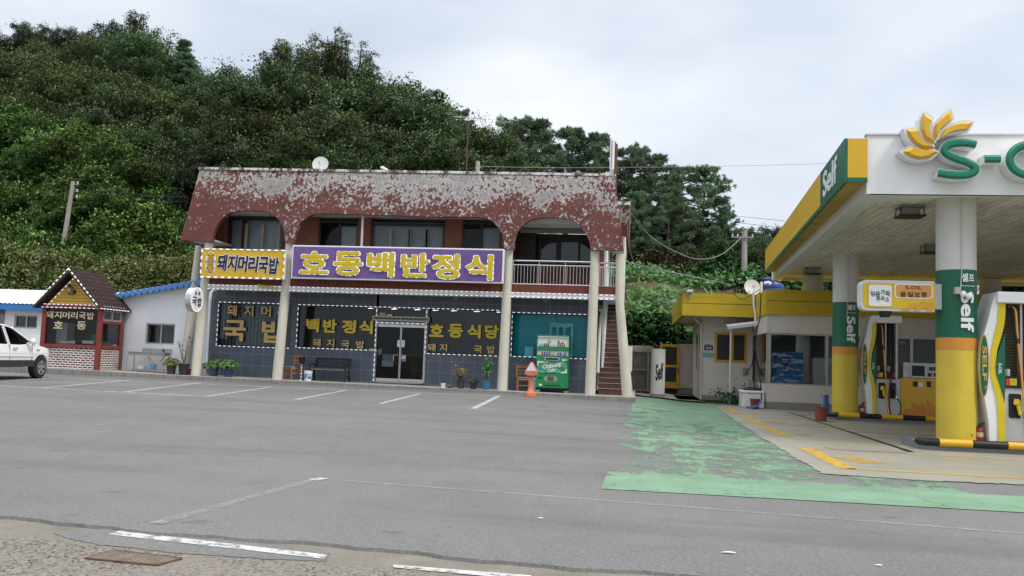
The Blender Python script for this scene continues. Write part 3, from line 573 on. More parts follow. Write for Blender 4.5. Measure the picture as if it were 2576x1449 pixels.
led([L3(w4[2], w4[1]), L3(w4[0], w4[1]), L3(w4[0], w4[3]), L3(w4[2], w4[3])], W4)
# lettering on the panes
def letters(k, spec, Y, parent, m1, m2, bold=.022, out=.035):
    for ch, x0, y0, x1, y1 in spec:
        b = MB(); r = rc(k, x0, y0, x1, y1, Y); b.c = 1; b.text(ch, *r, Y - .001, .004, bold, out); b.c = 0; b.text(ch, *r, Y - .007, .004, bold); b.build('letter', [m1, m2], parent)
yg = YW + .01
letters(4, [('돼', 595, 365, 700, 497), ('지', 795, 370, 897, 503), ('머', 1000, 375, 1103, 508), ('리', 1188, 378, 1290, 512)], yg, W1, m_gold, m_navy)
letters(4, [('국', 550, 540, 805, 800), ('밥', 1005, 545, 1268, 822)], yg, W1, m_gold, m_navy, .03)
letters(4, [('백', 1530, 525, 1677, 692), ('반', 1733, 530, 1886, 698), ('정', 1955, 540, 2117, 706), ('식', 2163, 545, 2316, 712)], yg, W2, m_yel, m_navy, .042, .03)
letters(4, [('돼', 1612, 765, 1697, 857), ('지', 1775, 770, 1860, 865), ('국', 1945, 785, 2040, 877), ('밥', 2123, 788, 2217, 882)], yg, W2, m_gold, m_navy)
letters(5, [('호', 963, 510, 1142, 684), ('동', 1207, 507, 1392, 694), ('식', 1452, 517, 1622, 700), ('당', 1680, 520, 1856, 706)], yg, W3, m_yel, m_navy, .042, .03)
letters(5, [('돼', 937, 765, 1036, 866), ('지', 1093, 768, 1186, 870), ('국', 1537, 790, 1641, 892), ('밥', 1710, 792, 1806, 897)], yg, W3, m_gold, m_navy)
# slab edge: soldier brick band, white trim with LED
sb0, sb1 = onY(4, 1700, 152, YC).z, onY(4, 1700, 98, YC).z
xl, xr = onY(4, 362, 120, YC).x, onY(6, 1522, 220, YC).x
b = MB(); b.box(xl, YC, sb0, xr, YC + .25, 4.16); b.build('brick_band', m_sold, bld)
b = MB(); b.box(xl - .05, YC - .03, sb0 - .19, xr, YC + .2, sb0 - .002); b.build('white_trim', m_dirtw, bld)
b = MB(); b.box(xl, YC + .2, sb0 - .14, xr - 1.0, YW + .2, sb0 - .01); b.box(xl, YC + .25, 3.85, xr, 40, 3.95); b.build('floor_slab', m_soff, bld)
led([(xl, YC - .05, sb0 - .025), (xr, YC - .05, sb0 - .03)], bld); led([(xl, YC - .05, sb0 - .17), (xr, YC - .05, sb0 - .17)], bld)
# columns
def column(pts, r):
    b = MB(); b.tube(pts, r, 20); return b.build('column', m_cream, bld, True)
def colpts(k0, a, k1, c, Y, r0, r1):
    p, q = onY(k0, *a, Y), onY(k1, *c, Y); p.z = pz(p.x); return column([p, p.lerp(q, .03), q], [r0, r0, r1])
colpts(4, (215, 1200), 2, (315, 868), YC, .18, .155); colpts(1, (1752, 1190), 2, (222, 897), 33.2, .18, .16); colpts(4, (1180, 1255), 2, (1140, 868), YC, .185, .155); colpts(6, (215, 1268), 3, (1040, 932), YC, .185, .155); colpts(6, (1180, 1310), 3, (1915, 936), YC, .185, .155)
p = [onY(3, 2168, 978, YC), onY(6, 1503, 290, YC), onY(6, 1532, 640, YC), onY(6, 1592, 1318, YC)]; p[3].z = pz(p[3].x); column(p, [.15, .15, .165, .19])
# mansard panel with three arched openings
pn = Vector((0, -2.75, .75)).normalized(); pp0 = Vector((0, 31.33, 5.47))
def pl(k, x, y): v = onPl(k, x, y, pp0, pn); return (v.x, v.z)
def shear(z): return (z - 5.47) * .75 / 2.75
def smoothpts(P, n=4):
    out = []
    for i in range(len(P) - 1):
        p0 = P[max(i - 1, 0)]; p1 = P[i]; p2 = P[i + 1]; p3 = P[min(i + 2, len(P) - 1)]
        for k in range(n):
            t = k / n; out.append(tuple(.5 * (2 * p1[j] + (p2[j] - p0[j]) * t + (2 * p0[j] - 5 * p1[j] + 4 * p2[j] - p3[j]) * t * t + (3 * p1[j] - p0[j] - 3 * p2[j] + p3[j]) * t ** 3) for j in (0, 1)))
    return out + [P[-1]]
a1 = [pl(2, x, y) for x, y in [(345, 855), (358, 780), (392, 700), (445, 625), (520, 568), (610, 543), (740, 540), (880, 547), (965, 578), (1030, 640), (1072, 735), (1088, 865)]]
a2 = [pl(2, x, y) for x, y in [(1172, 868), (1200, 740), (1262, 645), (1340, 592), (1425, 570), (1700, 574), (2100, 584)]] + [pl(3, x, y) for x, y in [(200, 600), (560, 603), (760, 608), (860, 640), (935, 720), (982, 820), (993, 928)]]
a3 = [pl(3, x, y) for x, y in [(1092, 930), (1102, 830), (1150, 725), (1250, 642), (1400, 610), (1500, 609), (1610, 615), (1715, 652), (1800, 740), (1855, 850), (1868, 938)]]
TL, TR = pl(2, 228, 118), pl(3, 2112, 185); BL, BR = pl(2, 25, 838), pl(3, 2205, 940)
out = [BL] + smoothpts(a1) + smoothpts(a2) + smoothpts(a3) + [BR, pl(3, 2150, 480), TR, TL]
b = MB(); b.prism(out, 31.33, 31.53, lambda z: shear(z)); b.build('arched_parapet', m_peel, bld)
ztop = (TL[1] + TR[1]) / 2; yt = 31.33 + shear(ztop)
b = MB(); b.prism([(TL[0] - .05, TL[1] - .02), (TR[0] + .04, TR[1] - .02), (TR[0] + .04, TR[1] + .07), (TL[0] - .05, TL[1] + .07)], yt - .05, yt + .35); b.build('roof_coping', m_cop, bld)
b = MB(); b.plate([(BL[0] - .02, 31.36, BL[1]), (BL[0], 41, BL[1]), (TL[0], 40.2, TL[1]), (TL[0], 32.1, TL[1])], (.2, 0, 0)); b.build('side_parapet', m_peel, bld)
b = MB(); b.box(TL[0] + .2, yt + .3, ztop - .55, TR[0] - .05, 40, ztop - .4); b.build('roof_deck', m_soff, bld)
# under-eave soffit and loggia ceiling
zc = onY(2, 700, 592, YU).z
b = MB(); b.box(BL[0] + .02, 31.56, BL[1] + .01, a1[0][0] - .04, 40, BL[1] + .08); b.build('eave_soffit', m_soff, bld)
b = MB(); b.box(a1[0][0] - .3, 31.78, zc, BR[0] - .35, 36.5, zc + .1); b.build('loggia_ceiling', m_soff, bld)
xr4 = onY(3, 1915, 935, YC).x
b = MB(); b.box(a3[0][0] - .4, 32.35, zc - .22, xr4 + .2, 32.55, zc - .001); b.box(a3[0][0] - .4, 33.4, zc - .2, xr4 + .2, 33.6, zc - .001); b.build('ceiling_beam', m_dirtw, bld)
# upper floor wall
zf = 4.0
ux = [onY(2, 388, 800, YU).x, onY(2, 498, 800, YU).x, onY(2, 1092, 700, YU).x, onY(2, 1428, 750, YU).x, onY(2, 1828, 750, YU).x, onY(2, 1955, 750, YU).x, onY(3, 392, 800, YU).x, onY(3, 562, 800, YU).x, onY(3, 962, 800, YU).x, onY(3, 1085, 800, YU).x]
for i, j in ((0, 1), (2, 3), (4, 5), (6, 7), (8, 9)): b = MB(); b.box(ux[i], YU, zf, ux[j], YU + .2, zc); b.build('brick_pier', m_brick, bld)
b = MB()
b.box(ux[9] - .2, YU + .2, zf, ux[9], 35, zc); b.build('side_wall', m_brick, bld); b = MB(); b.box(ux[0], YU + .2, zf, ux[0] + .2, 40, zc); b.build('side_wall', m_brick, bld); zs = onY(3, 1500, 1095, 34.8).z; b = MB(); b.box(ux[9], 34.8, zf, xr4 + .25, 35, zs); b.build('brick_parapet', m_brick, bld); b = MB(); b.box(xr4 + .05, 33.3, zf, xr4 + .25, 34.8, zc)
b.build('upper_wall', m_brick, bld)
window(bld, (ux[1], zf, ux[2], zc - .02), YU + .05, m_dark, m_glass_c, .13, (.27,), (), m_cloth, .22)
for k, x in ((2, 690), (2, 855), (2, 1022)): xx = onY(k, x, 750, YU).x; b = MB(); b.box(xx - .05, YU + .04, zf, xx + .05, YU + .09, zc - .3); b.build('mullion', m_beige, bld)
for k, x in ((2, 2157), (2, 2350), (3, 25), (3, 205), (2, 2525)): xx = onY(k, x, 750, YU).x; b = MB(); b.box(xx - .04, YU + .04, zf, xx + .04, YU + .09, zc - .42); b.build('mullion', m_beige, bld)
o = window(bld, (ux[3], zf, ux[4], zc - .15), YU + .05, m_dark, m_glass_c, .07, (.52,)); q = MB(); q.box(lerp(ux[3], ux[4], .53), YU + .2, zf, lerp(ux[3], ux[4], .95), YU + .22, zc - .35); q.build('curtain', m_cloth, o)
window(bld, (ux[5], zf, ux[6], zc - .18), YU + .05, m_dark, m_glass_c, .1, (), (), m_cloth, .2)
o = window(bld, (ux[7], zf, ux[8], zc - .12), YU + .05, m_dark, m_glass_c, .07, (.5,)); q = MB(); q.box(lerp(ux[7], ux[8], .52), YU + .2, zf, lerp(ux[7], ux[8], .95), YU + .22, zc - .3); q.build('curtain', m_cloth, o)
o = window(bld, (ux[9] + .02, zs, xr4 + .05, zc - .25), 34.85, m_dark, m_glass, .09, (.25, .47, .50, .74), (), m_inner, .5)
b = MB(); xd = onY(3, 1235, 900, 33.6).x; b.box(ux[9] + .001, 33.2, zf, ux[9] + .06, 34.7, zc - .35); b.box(ux[9] + .06, 34.3, zf, xd + .2, 34.4, zc - .3); b.build('timber_door', m_dark, bld)
b = MB(); b.box(ux[0] + .2, 36, zf, ux[9] - .2, 36.1, zc); b.build('inner_wall', m_inner, bld)
dp = onY(2, 1878, 600, 31.9); dq = onY(2, 1872, 900, 31.9); b = MB(); b.tube([(dp.x, 31.9, 4.1), (dp.x, 31.9, zc)], .045); b.build('drainpipe', m_lgrey, bld)
# balcony rails
def railing(x0, x1, n, Y, zt, zm, zb):
    b = MB(); b.tube([(x0, Y, zt), (x1, Y, zt)], .028); b.tube([(x0, Y, zm), (x1, Y, zm)], .02); b.tube([(x0, Y, zb), (x1, Y, zb)], .024)
    for i in range(n): x = lerp(x0, x1, (i + .5) / n); b.tube([(x, Y, zb), (x, Y, zm)], .011, 6)
    for i in range(4): x = lerp(x0, x1, i / 3); b.tube([(x, Y, zb - .14), (x, Y, zt)], .016, 6)
    return b.build('railing', m_steel, bld)
zt_, zm_, zb_ = onY(3, 1500, 1052, YC).z, onY(3, 1500, 1095, YC).z, onY(6, 700, 112, YC).z
railing(a3[0][0] - .06, xr4 - .1, 24, YC + .06, zt_, zm_, zb_)
railing(onY(3, 1958, 1065, YC).x, onY(3, 2140, 1068, YC).x, 8, YC + .06, zt_ - .02, zm_ - .02, zb_ - .02)
xp = onY(3, 2155, 1020, YC).x; b = MB(); b.box(xp - .05, YC + .02, 4.1, xp + .05, YC + .12, zt_ + .12); b.build('rail_post', m_lgrey, bld)
# right end wall by the stairs, wing parapet behind, pilaster
b = MB(); xw = onY(3, 2000, 1000, 34).x; b.box(xr4 + .26, 33.6, .3, xr4 + .34, 37.5, zc); b.build('stair_wall', m_white, bld)
q = rc(3, 2152, 482, 2256, 795, 35); b = MB(); b.box(q[0] - .3, 35, q[1], q[2], 40, q[3]); b.build('wing_parapet', m_peel, bld)
b = MB(); b.box(q[0] - .32, 34.96, q[3], q[2] + .03, 40, q[3] + .13); b.build('wing_coping', m_cop, bld)
b = MB(); b.box(q[0] - .1, 35.1, q[1] - .4, q[2] - .12, 40, q[1]); b.build('wing_wall', m_cream, bld); b = MB(); qq = onY(3, 2215, 900, 34); b.tube([(qq.x, 34, .2), (qq.x, 34, q[1] - .2)], .04, 8); b.build('downpipe', m_wht, bld)
# stairs
b = MB(); n = 18; x0, x1 = onY(6, 1268, 1250, 32.5).x, onY(6, 1528, 1250, 32.5).x; b.c = 0
zb0 = pz(-.6)
for i in range(n):
    z = zb0 + .04 + i * .187; y = 32.5 + i * .245; b.c = 0; b.box(x0, y, zb0 - .1, x1, y + .245, z + .172); b.c = 1; b.box(x0, y - .02, z + .173, x1, y + .24, z + .187)
b.build('stairs', [m_stair, m_alu], bld)
b = MB(); b.box(x0 - .02, 37.0, .3, x1 - .02, 37.1, 4.6); b.build('stair_back_wall', m_stair, bld)
b = MB(); q0 = onY(6, 1303, 400, 33.2); b.tube([(x0 - .02, 32.4, 1.1), (x0 - .02, 33.2, 3.2)], .06, 8); b.build('stair_rail_wall', m_lgrey, bld)
# white downpipe on the left
b = MB(); t = onY(4, 395, 215, 32.6); s = onY(4, 350, 1140, 32.6); b.tube([(t.x + .12, 32.75, t.z + .12), (t.x + .05, 32.65, t.z + .1), (t.x, 32.6, t.z), (t.x, 32.6, pz(t.x))], .055, 10); b.build('downpipe', m_white, bld, True)
b = MB()
for k, x, y in ((4, 910, 200), (4, 2095, 232), (5, 1308, 176), (6, 690, 285)):
    p = onY(k, x, y, YW); b.tube([(p.x, YW - .06, p.z), (p.x, YW + .01, p.z)], .085, 14)
b.build('vent_pipe', m_grey, bld)

# ---- signs on the restaurant
def signbox(name, label, k1, tl, k2, br, Y, dep, pm, em, rim=.05, k3=None):
    x0, z0, x1, z1 = onY(k1, *tl, Y).x, onY(k2, *br, Y).z, onY(k2, *br, Y).x, onY(k1, *tl, Y).z
    t = thing(name, label, 'sign', ((x0 + x1) / 2, Y, z0)); b = MB(); b.box(x0, Y, z0, x1, Y + dep, z1); b.build('frame', em, t, bevel=.012); b = MB(); b.box(x0 + rim, Y - .012, z0 + rim, x1 - rim, Y - .002, z1 - rim); b.build('panel', pm, t); return t, (x0, z0, x1, z1)
YS = 31.12
t, r = signbox('signboard', 'purple signboard with large yellow letters edged in LEDs above the restaurant door', 2, (1166, 888), 3, (980, 1278), YS, .22, m_pur, m_wht)
for k, ch, x0, y0, x1, y1 in [(2, '호', 1250, 955, 1528, 1187), (2, '동', 1592, 955, 1872, 1203), (2, '백', 1930, 960, 2192, 1218), (2, '반', 2272, 970, 2548, 1220), (3, '정', 270, 978, 538, 1238), (3, '식', 610, 985, 876, 1250)]:
    q = rc(k, x0, y0, x1, y1, YS); b = MB(); b.c = 1; b.text(ch, *q, YS - .014, .05, .036, .024); b.c = 0; b.text(ch, *q, YS - .03, .05, .036); b.build('letter', [m_yel, m_ledt], t)
t, r = signbox('signboard', 'yellow signboard with navy lettering and white dashed LED border over the left bay', 2, (250, 922), 2, (1072, 1238), YS, .22, m_signy, m_wht, .03)
b = MB(); q = rc(2, 405, 995, 1025, 1180, YS)
s = (q[2] - q[0]) / 6
for i, ch in enumerate('돼지머리국밥'):
    z = -.015 * i
    for c, y, o in ((1, YS - .016, .05), (0, YS - .026, 0)): b.c = c; b.text(ch, q[0] + s * i + .02, q[1] + .06 + z, q[0] + s * (i + 1) - .01, q[3] + .05 + z, y, .008, .034, o * .7, .05)
b.build('lettering', [m_navy, m_wht], t)
q = rc(2, 278, 955, 390, 1182, YS); b = MB(); cx = (q[0] + q[2]) / 2; h = (q[3] - q[1]) / 2; ol = []
for i in range(40):
    a = 2 * math.pi * i / 40; ww = (q[2] - q[0]) / 2 * (.80 + .2 * abs(math.sin(a))); ol.append((cx + ww * math.cos(a) * (1 if abs(math.sin(a)) > .25 else .86), q[1] + h + h * math.sin(a)))
b.prism(ol, YS - .02, YS - .012); b.build('badge', m_wht, t); b = MB()
for ch, za, zb in (('호', .54, .95), ('동', .06, .47)):
    for c, y, o in ((1, YS - .023, .05), (0, YS - .03, 0)): b.c = c; b.text(ch, q[0] + .1, lerp(q[1], q[3], za), q[2] - .1, lerp(q[1], q[3], zb), y, .006, .02, o)
b.build('badge_lettering', [m_signy, m_dark], t)
led([(r[0], YS - .03, r[1] + .02), (r[2], YS - .03, r[1] + .02), (r[2], YS - .03, r[3] - .02), (r[0], YS - .03, r[3] - .02), (r[0], YS - .03, r[1] + .02)], t, .042, .13, .12)
# round blade sign facing right
c0 = onY(1, 1845, 555, 30.98); Rr = .40; nx = Vector((math.cos(.16), -math.sin(.16), 0)); ux_ = Vector((math.sin(.16), math.cos(.16), 0)); uz = Vector((0, 0, 1))
t = thing('round_sign', 'round white double sided sign with blue lettering on the left corner column', 'sign', c0)
def disc(b, off, r, n=36): return [c0 + nx * off + ux_ * math.cos(2 * math.pi * i / n) * r * .88 + uz * math.sin(2 * math.pi * i / n) * r * 1.12 for i in range(n)]
b = MB(); b.plate(disc(b, .12, Rr), -nx * .26); b.build('drum', m_steel, t); b = MB(); b.plate(disc(b, .128, Rr - .04), -nx * .006); b.build('face', m_wht, t); b = MB()
for ch, a0, a1_, b0, b1 in (('국', -.27, -.01, -.22, .10), ('밥', .03, .27, -.25, .09), ('호', -.14, -.02, .17, .30), ('동', .05, .17, .17, .30)): b.textf(ch, lambda x, y, z: c0 + nx * (.131 + z * .004) + ux_ * lerp(a0, a1_, x) + uz * lerp(b0, b1, y), .03)
b.build('lettering', m_navy, t); b = MB(); ring = disc(b, .135, Rr - .01, 30)
for i in range(30): b.beam(ring[i], ring[i].lerp(ring[(i + 1) % 30], .55), .03, .03)
b.build('led_string', m_led, t); b = MB(); b.tube([c0 + ux_ * .30, c0 + ux_ * .7], .025); b.build('bracket', m_alu, t)
# curtain unit above the door with small boxes on it
x0, z0, x1, z1 = rc(5, 218, 402, 952, 488, YW - .2); t = thing('air_curtain', 'long beige air curtain with dark grille above the glass door', 'air curtain', ((x0 + x1) / 2, YW - .1, z0))
b = MB(); b.box(x0, YW - .2, z0, x1, YW - .035, z1); b.build('casing', M('beige_casing', (.40, .37, .31), .5), t, bevel=.015); b = MB()
for a, c in ((.02, .49), (.51, .98)): b.box(lerp(x0, x1, a), YW - .206, z0 + .05, lerp(x0, x1, c), YW - .201, z1 - .05)
b.c = 1
for i in range(13): x = lerp(x0, x1, .05 + i * .075); b.box(x - .008, YW - .212, z0 + .05, x + .008, YW - .207, z1 - .05)
b.build('grille', [M('grille_brown', (.08, .07, .055), .6), m_beige], t)
for l, a0, a1_, h, m in (('small yellow carton on top of the air curtain', 305, 392, .12, m_beige), ('small grey box on top of the air curtain', 408, 474, .07, m_lgrey)):
    p, q = onY(5, a0, 395, YW - .15), onY(5, a1_, 395, YW - .15); b = MB(); b.box(p.x, YW - .17, z1 + .001, q.x, YW - .06, z1 + h); tag(b.build('carton', m, bevel=.006), l, 'box')
q = rc(4, 2275, 885, 2345, 915, YW - .04); b = MB(); b.box(q[0], YW - .06, q[1], q[2], YW - .035, q[3]); tag(b.build('notice_plate', M('pale_yellow_plate', (.55, .5, .3), .5), bevel=.004), 'small yellow notice plate at the window corner left of the door', 'plate')
b = MB(); pts = [onY(4, *p, YC - .09) for p in [(945, 117), (1170, 150), (1160, 190), (1080, 172), (950, 150)]]; b.plate(pts, (0, .01, 0)); tag(b.build('torn_banner', M('yellow_cloth', (.52, .45, .12), .8)), 'torn strip of yellow cloth hanging on the white trim under the yellow signboard', 'cloth strip')
# ------------------------------------------------------------------ roof things on the restaurant
def dish(name, label, c, r, mat, tilt, yaw, loc_base):
    t = thing(name, label, 'satellite dish', loc_base); R_ = Matrix.Rotation(yaw, 3, 'Z') @ Matrix.Rotation(tilt, 3, 'X'); b = MB(); vs = []; fs = []; n = 28; m = 6
    for s, dy in ((0, 0), (1, .015)):
        o = len(vs)
        for i in range(m + 1):
            rr = r * i / m
            for k in range(n):
                a = 2 * math.pi * k / n; v = Vector((rr * math.cos(a), (r * .16) * (1 - (i / m) ** 2) + dy, rr * math.sin(a) * 1.06)); vs.append(Vector(c) + R_ @ v)
        for i in range(m):
            for k in range(n): fs.append((o + i * n + k, o + i * n + (k + 1) % n, o + (i + 1) * n + (k + 1) % n, o + (i + 1) * n + k))
    o2 = (m + 1) * n
    for k in range(n): fs.append((m * n + k, m * n + (k + 1) % n, o2 + m * n + (k + 1) % n, o2 + m * n + k))
    b.add(vs, fs); b.build('reflector', mat, t, True); C = Vector(c); b = MB(); tip = C + R_ @ Vector((0, -r * .75, -r * .25)); b.tube([C + R_ @ Vector((0, -.01, -r * .98)), tip], .014, 6); b.beam(tip, tip + R_ @ Vector((0, .12, .06)), .07, .09); b.build('feed_arm', m_lgrey, t)
    b = MB(); b.tube([C + R_ @ Vector((0, r * .17, 0)), C + Vector((0, r * .3, -r * .2)), Vector((c[0], c[1] + r * .3, loc_base[2]))], .03, 8); b.build('mount', m_grey, t); return t
p = onY(2, 1446, 66, 32.7); dish('satellite_dish', 'pale round satellite dish standing on the restaurant roof edge', p, .31, m_dish, math.radians(-18), math.radians(8), (p.x, p.y, ztop))
# floodlight
p = onY(2, 2095, 118, 32.4); t = thing('floodlight', 'small white floodlight on the restaurant roof edge', 'floodlight', (p.x, p.y, ztop)); b = MB(); b.beam(p + Vector((-.1, -.1, .06)), p + Vector((.1, .1, -.04)), .14, .09); b.build('housing', m_wht, t, bevel=.02); b = MB(); b.tube([p + Vector((.05, .06, 0)), (p.x + .05, p.y + .06, ztop)], .02, 6); b.build('bracket', m_grey, t)
# aerial
a = onY(0, 1173, 438, 33.5); top = onY(0, 1178, 297, 33.5); t = thing('tv_antenna', 'thin television aerial on a tall mast above the restaurant roof', 'aerial', (a.x, a.y, ztop))
b = MB(); b.tube([(a.x, a.y, ztop - .4), top], [.025, .018], 8); b.build('mast', m_rust, t); l, r_ = onY(0, 1142, 293, 33.5), onY(0, 1222, 300, 33.5); b = MB(); b.tube([l, r_], .016, 6)
for i in range(9):
    q = l.lerp(r_, (i + .3) / 9); b.tube([q - Vector((.02, .32, 0)), q + Vector((.02, .32, 0))], .008, 5)
for q in (r_,): b.tube([q + Vector((0, 0, .16)), q - Vector((0, 0, .16))], .012, 5); b.tube([q + Vector((0, -.2, -.16)), q + Vector((0, .2, -.08))], .01, 5); b.tube([q + Vector((-.35, -.2, .02)), q + Vector((-.2, .2, .2))], .01, 5)
b.build('boom', m_alu, t)
# narrow sign panel standing at the right roof corner
x0, x1 = onY(3, 2066, 60, 33).x, onY(3, 2118, 60, 33).x; zt2 = onY(0, 1545, 357, 33).z; zb2 = onY(3, 2095, 158, 33).z
t = thing('roof_sign', 'narrow white sign box seen edge on at the right roof corner', 'sign', (x1, 33, zb2)); b = MB(); b.box(x0, 32.6, zb2 + .05, x1 - .03, 35.4, zt2); b.build('box', m_wht, t, bevel=.02)
b = MB(); b.box(x1, 32.9, zb2 - 2.6, x1 + .08, 33.0, zt2 - .1); b.box(x1 - .05, 33.1, zb2 - .3, x1 + .02, 33.2, zt2); b.build('post', m_rust, t); b = MB(); b.box(x0 + .05, 32.585, zb2 + .1, x0 + .08, 32.598, zt2 - .05); b.build('seam', m_grey, t)
# concrete stub pole on the roof
p0, p1 = onY(3, 722, 155, 36), onY(3, 724, 40, 36); t = thing('concrete_post', 'short weathered concrete post standing behind the roof coping', 'post', (p0.x, 36, ztop - .4)); b = MB(); b.tube([(p0.x, 36, ztop - .4), (p0.x, 36, p1.z)], [.1, .085], 10); b.build('shaft', m_pole, t); b = MB(); b.tube([(p0.x - .12, 36, p1.z - .25), (p0.x + .16, 36, p1.z - .25)], .02, 6); b.build('insulator', m_grey, t)
# ------------------------------------------------------------------ food kiosk on the left
YP = 31.5
kx0, kx1 = onY(1, 375, 990, YP).x, onY(1, 935, 1100, YP).x; kz0 = pz(kx0) - .1; Yb = 31.5 + 2.2
e = onX(1, 1150, 1100, kx1); Yb = min(35.5, max(33, e.y)); zbm = onY(1, 660, 640, YP).z; zsl = onY(1, 640, 990, YP).z; zsl2 = onY(1, 640, 972, YP).z
kt = thing('food_kiosk', 'small food kiosk with yellow gable, red posts and brown brick base', 'kiosk', ((kx0 + kx1) / 2, YP, kz0))
pw = .16
b = MB(); b.box(kx0 + pw, YP + .02, kz0, kx1 - pw, YP + .14, zsl - .08); b.box(kx1 - .14, YP + pw, kz0, kx1 - .02, Yb - .12, zsl - .08); b.build('brick_base', m_kbrick, kt)
for x, y, w in ((kx0, YP, pw), (kx1 - pw, YP, pw), (kx1 - .12, Yb - .12, .12)):
    b = MB(); b.box(x, y, kz0, x + w, y + w, zbm); b.build('post', m_red, kt, bevel=.01)
b = MB(); b.box(kx0 + pw, YP - .02, zsl - .08, kx1 - pw, YP + .16, zsl + .04); b.box(kx1 - .13, YP + pw, zsl - .08, kx1 + .02, Yb - .12, zsl + .04); b.build('sill', m_red, kt)
b = MB(); b.box(kx0 - .02, YP - .03, zbm, kx1 + .03, YP + .18, zbm + .16); b.box(kx1 - .14, YP + .18, zbm, kx1 + .03, Yb, zbm + .16); zmid = onY(1, 1050, 775, (YP + Yb) / 2).z; b.box(kx1 - .12, YP + pw, zmid - .05, kx1 + .005, Yb - .12, zmid + .05); b.build('beam', m_red, kt)
b = MB(); b.box(kx0, Yb, kz0, kx1, Yb + .1, zbm + .2); b.box(kx0, YP + .2, kz0, kx0 + .1, Yb, zbm); b.box(kx0 + .1, YP + .2, zbm + .1, kx1 - .15, Yb, zbm + .15); b.build('inner_wall', M('kiosk_interior', (.09, .09, .085), .9), kt)
gw_ = MB(); gw_.add([(kx0 + pw, YP + .08, zsl), (kx1 - pw, YP + .08, zsl), (kx1 - pw, YP + .08, zbm), (kx0 + pw, YP + .08, zbm)], [(0, 1, 2, 3)]); gp_ = gw_.build('window_pane', m_glass_c, kt)
gw_ = MB(); gw_.add([(kx1 - .06, YP + pw, zsl), (kx1 - .06, Yb - .12, zsl), (kx1 - .06, Yb - .12, zmid), (kx1 - .06, YP + pw, zmid)], [(0, 1, 2, 3)]); gw_.build('window_pane', m_glass, kt)
f = MB(); ya, yb_ = YP + pw, Yb - .12
for y0, y1, z0, z1 in ((ya, ya + .06, zmid + .05, zbm), (yb_ - .06, yb_, zmid + .05, zbm), ((ya + yb_) / 2 - .03, (ya + yb_) / 2 + .03, zmid + .05, zbm), (ya + .06, yb_ - .06, zmid + .05, zmid + .11), (ya + .06, yb_ - .06, zbm - .06, zbm - .001)): f.box(kx1 - .09, y0, z0, kx1 - .02, y1, z1)
wf = f.build('window_frame', m_alu, kt); gw_ = MB(); gw_.add([(kx1 - .06, ya + .03, zmid + .08), (kx1 - .06, yb_ - .03, zmid + .08), (kx1 - .06, yb_ - .03, zbm - .03), (kx1 - .06, ya + .03, zbm - .03)], [(0, 1, 2, 3)]); gw_.build('pane', m_glass, wf)
# gable roof
ap = onY(1, 655, 262, YP - .35); el = onY(1, 322, 608, YP - .35); er = onY(1, 945, 628, YP - .35); zap = ap.z; ze = (el.z + er.z) / 2; xa_ = (el.x + er.x) / 2; hw = (er.x - el.x) / 2
b = MB(); b.prism([(xa_ - hw + .28, zbm + .161), (xa_ + hw - .20, zbm + .161), (xa_ + .0, zap - .22)], YP + .02, YP + .14); b.build('gable', m_yside, kt)
b = MB()
hh = zap - .22 - zbm - .16
for i in range(1, 9):
    z = zbm + .161 + hh * i / 9; w0 = (1 - i / 9); b.box(xa_ - (hw - .28) * w0, YP + .012, z - .008, xa_ + (hw - .2) * w0, YP + .019, z + .004)
b.build('siding_joint', M('dark_siding_joint', (.16, .09, .015), .7), kt)  # thin dark brown strips along the joints of the siding boards
for s in (-1, 1):
    b = MB(); Y0, Y1 = YP - .35, Yb + .3; b.plate([(xa_, Y0, zap), (xa_ + s * hw, Y0, ze), (xa_ + s * hw, Y1, ze), (xa_, Y1, zap)], (0, 0, -.09)); b.build('roof_slope', m_shing, kt)
    b = MB(); b.beam((xa_, Y0 - .02, zap - .04), (xa_ + s * hw, Y0 - .02, ze - .04), .035, .15, (0, 1, 0)) if False else b.plate([(xa_, Y0 - .025, zap), (xa_ + s * (hw + .02), Y0 - .025, ze), (xa_ + s * (hw + .02), Y0 - .025, ze - .13), (xa_, Y0 - .025, zap - .15)], (0, .022, 0)); b.build('barge_board', m_dark, kt)
    b = MB(); d = Vector((s * hw, 0, ze - zap)); b.dashes((xa_, Y0 - .05, zap + .01), (xa_ + s * hw, Y0 - .05, ze + .01), .10, .085, .032, .03); b.dashes((xa_, YP - .02, zap - .32), (xa_ + s * (hw - .25), YP - .02, ze - .06), .09, .09, .028, .03); b.build('led_string', m_led, kt)
b = MB(); b.dashes((xa_ - hw + .2, YP - .06, zbm + .15), (kx1 + .04, YP - .06, zbm + .15), .1, .085, .03, .03); b.dashes((kx0, YP - .06, zbm + .03), (kx1 + .04, YP - .06, zbm + .03), .1, .085, .026, .03); b.dashes((kx1 + .05, YP, zbm + .12), (kx1 + .05, Yb, zbm + .12), .1, .085, .032, .03); b.dashes((xa_ + hw + .03, YP - .3, ze - .04), (xa_ + hw + .03, Yb + .2, ze - .04), .1, .085, .032, .03); b.build('led_string', m_led, kt)
b = MB(); s_ = rc(1, 440, 662, 900, 745, YP + .07); w_ = (s_[2] - s_[0]) / 6
for i, ch in enumerate('돼지머리국밥'):
    for c, y, o in ((1, YP + .075, .05), (0, YP + .068, 0)): b.c = c; b.text(ch, s_[0] + w_ * i + .02, s_[1] - .0, s_[0] + w_ * (i + 1) - .03, s_[3], y, .005, .02, o)
for ch, a in (('호', (513, 757, 597, 832)), ('동', (733, 760, 817, 842))):
    q = rc(1, *a, YP + .07)
    for c, y, o in ((1, YP + .075, .05), (0, YP + .068, 0)): b.c = c; b.text(ch, *q, y, .005, .02, o)
b.build('lettering', [M('pale_gold_letter', (.60, .50, .28), .5), m_navy], gp_)
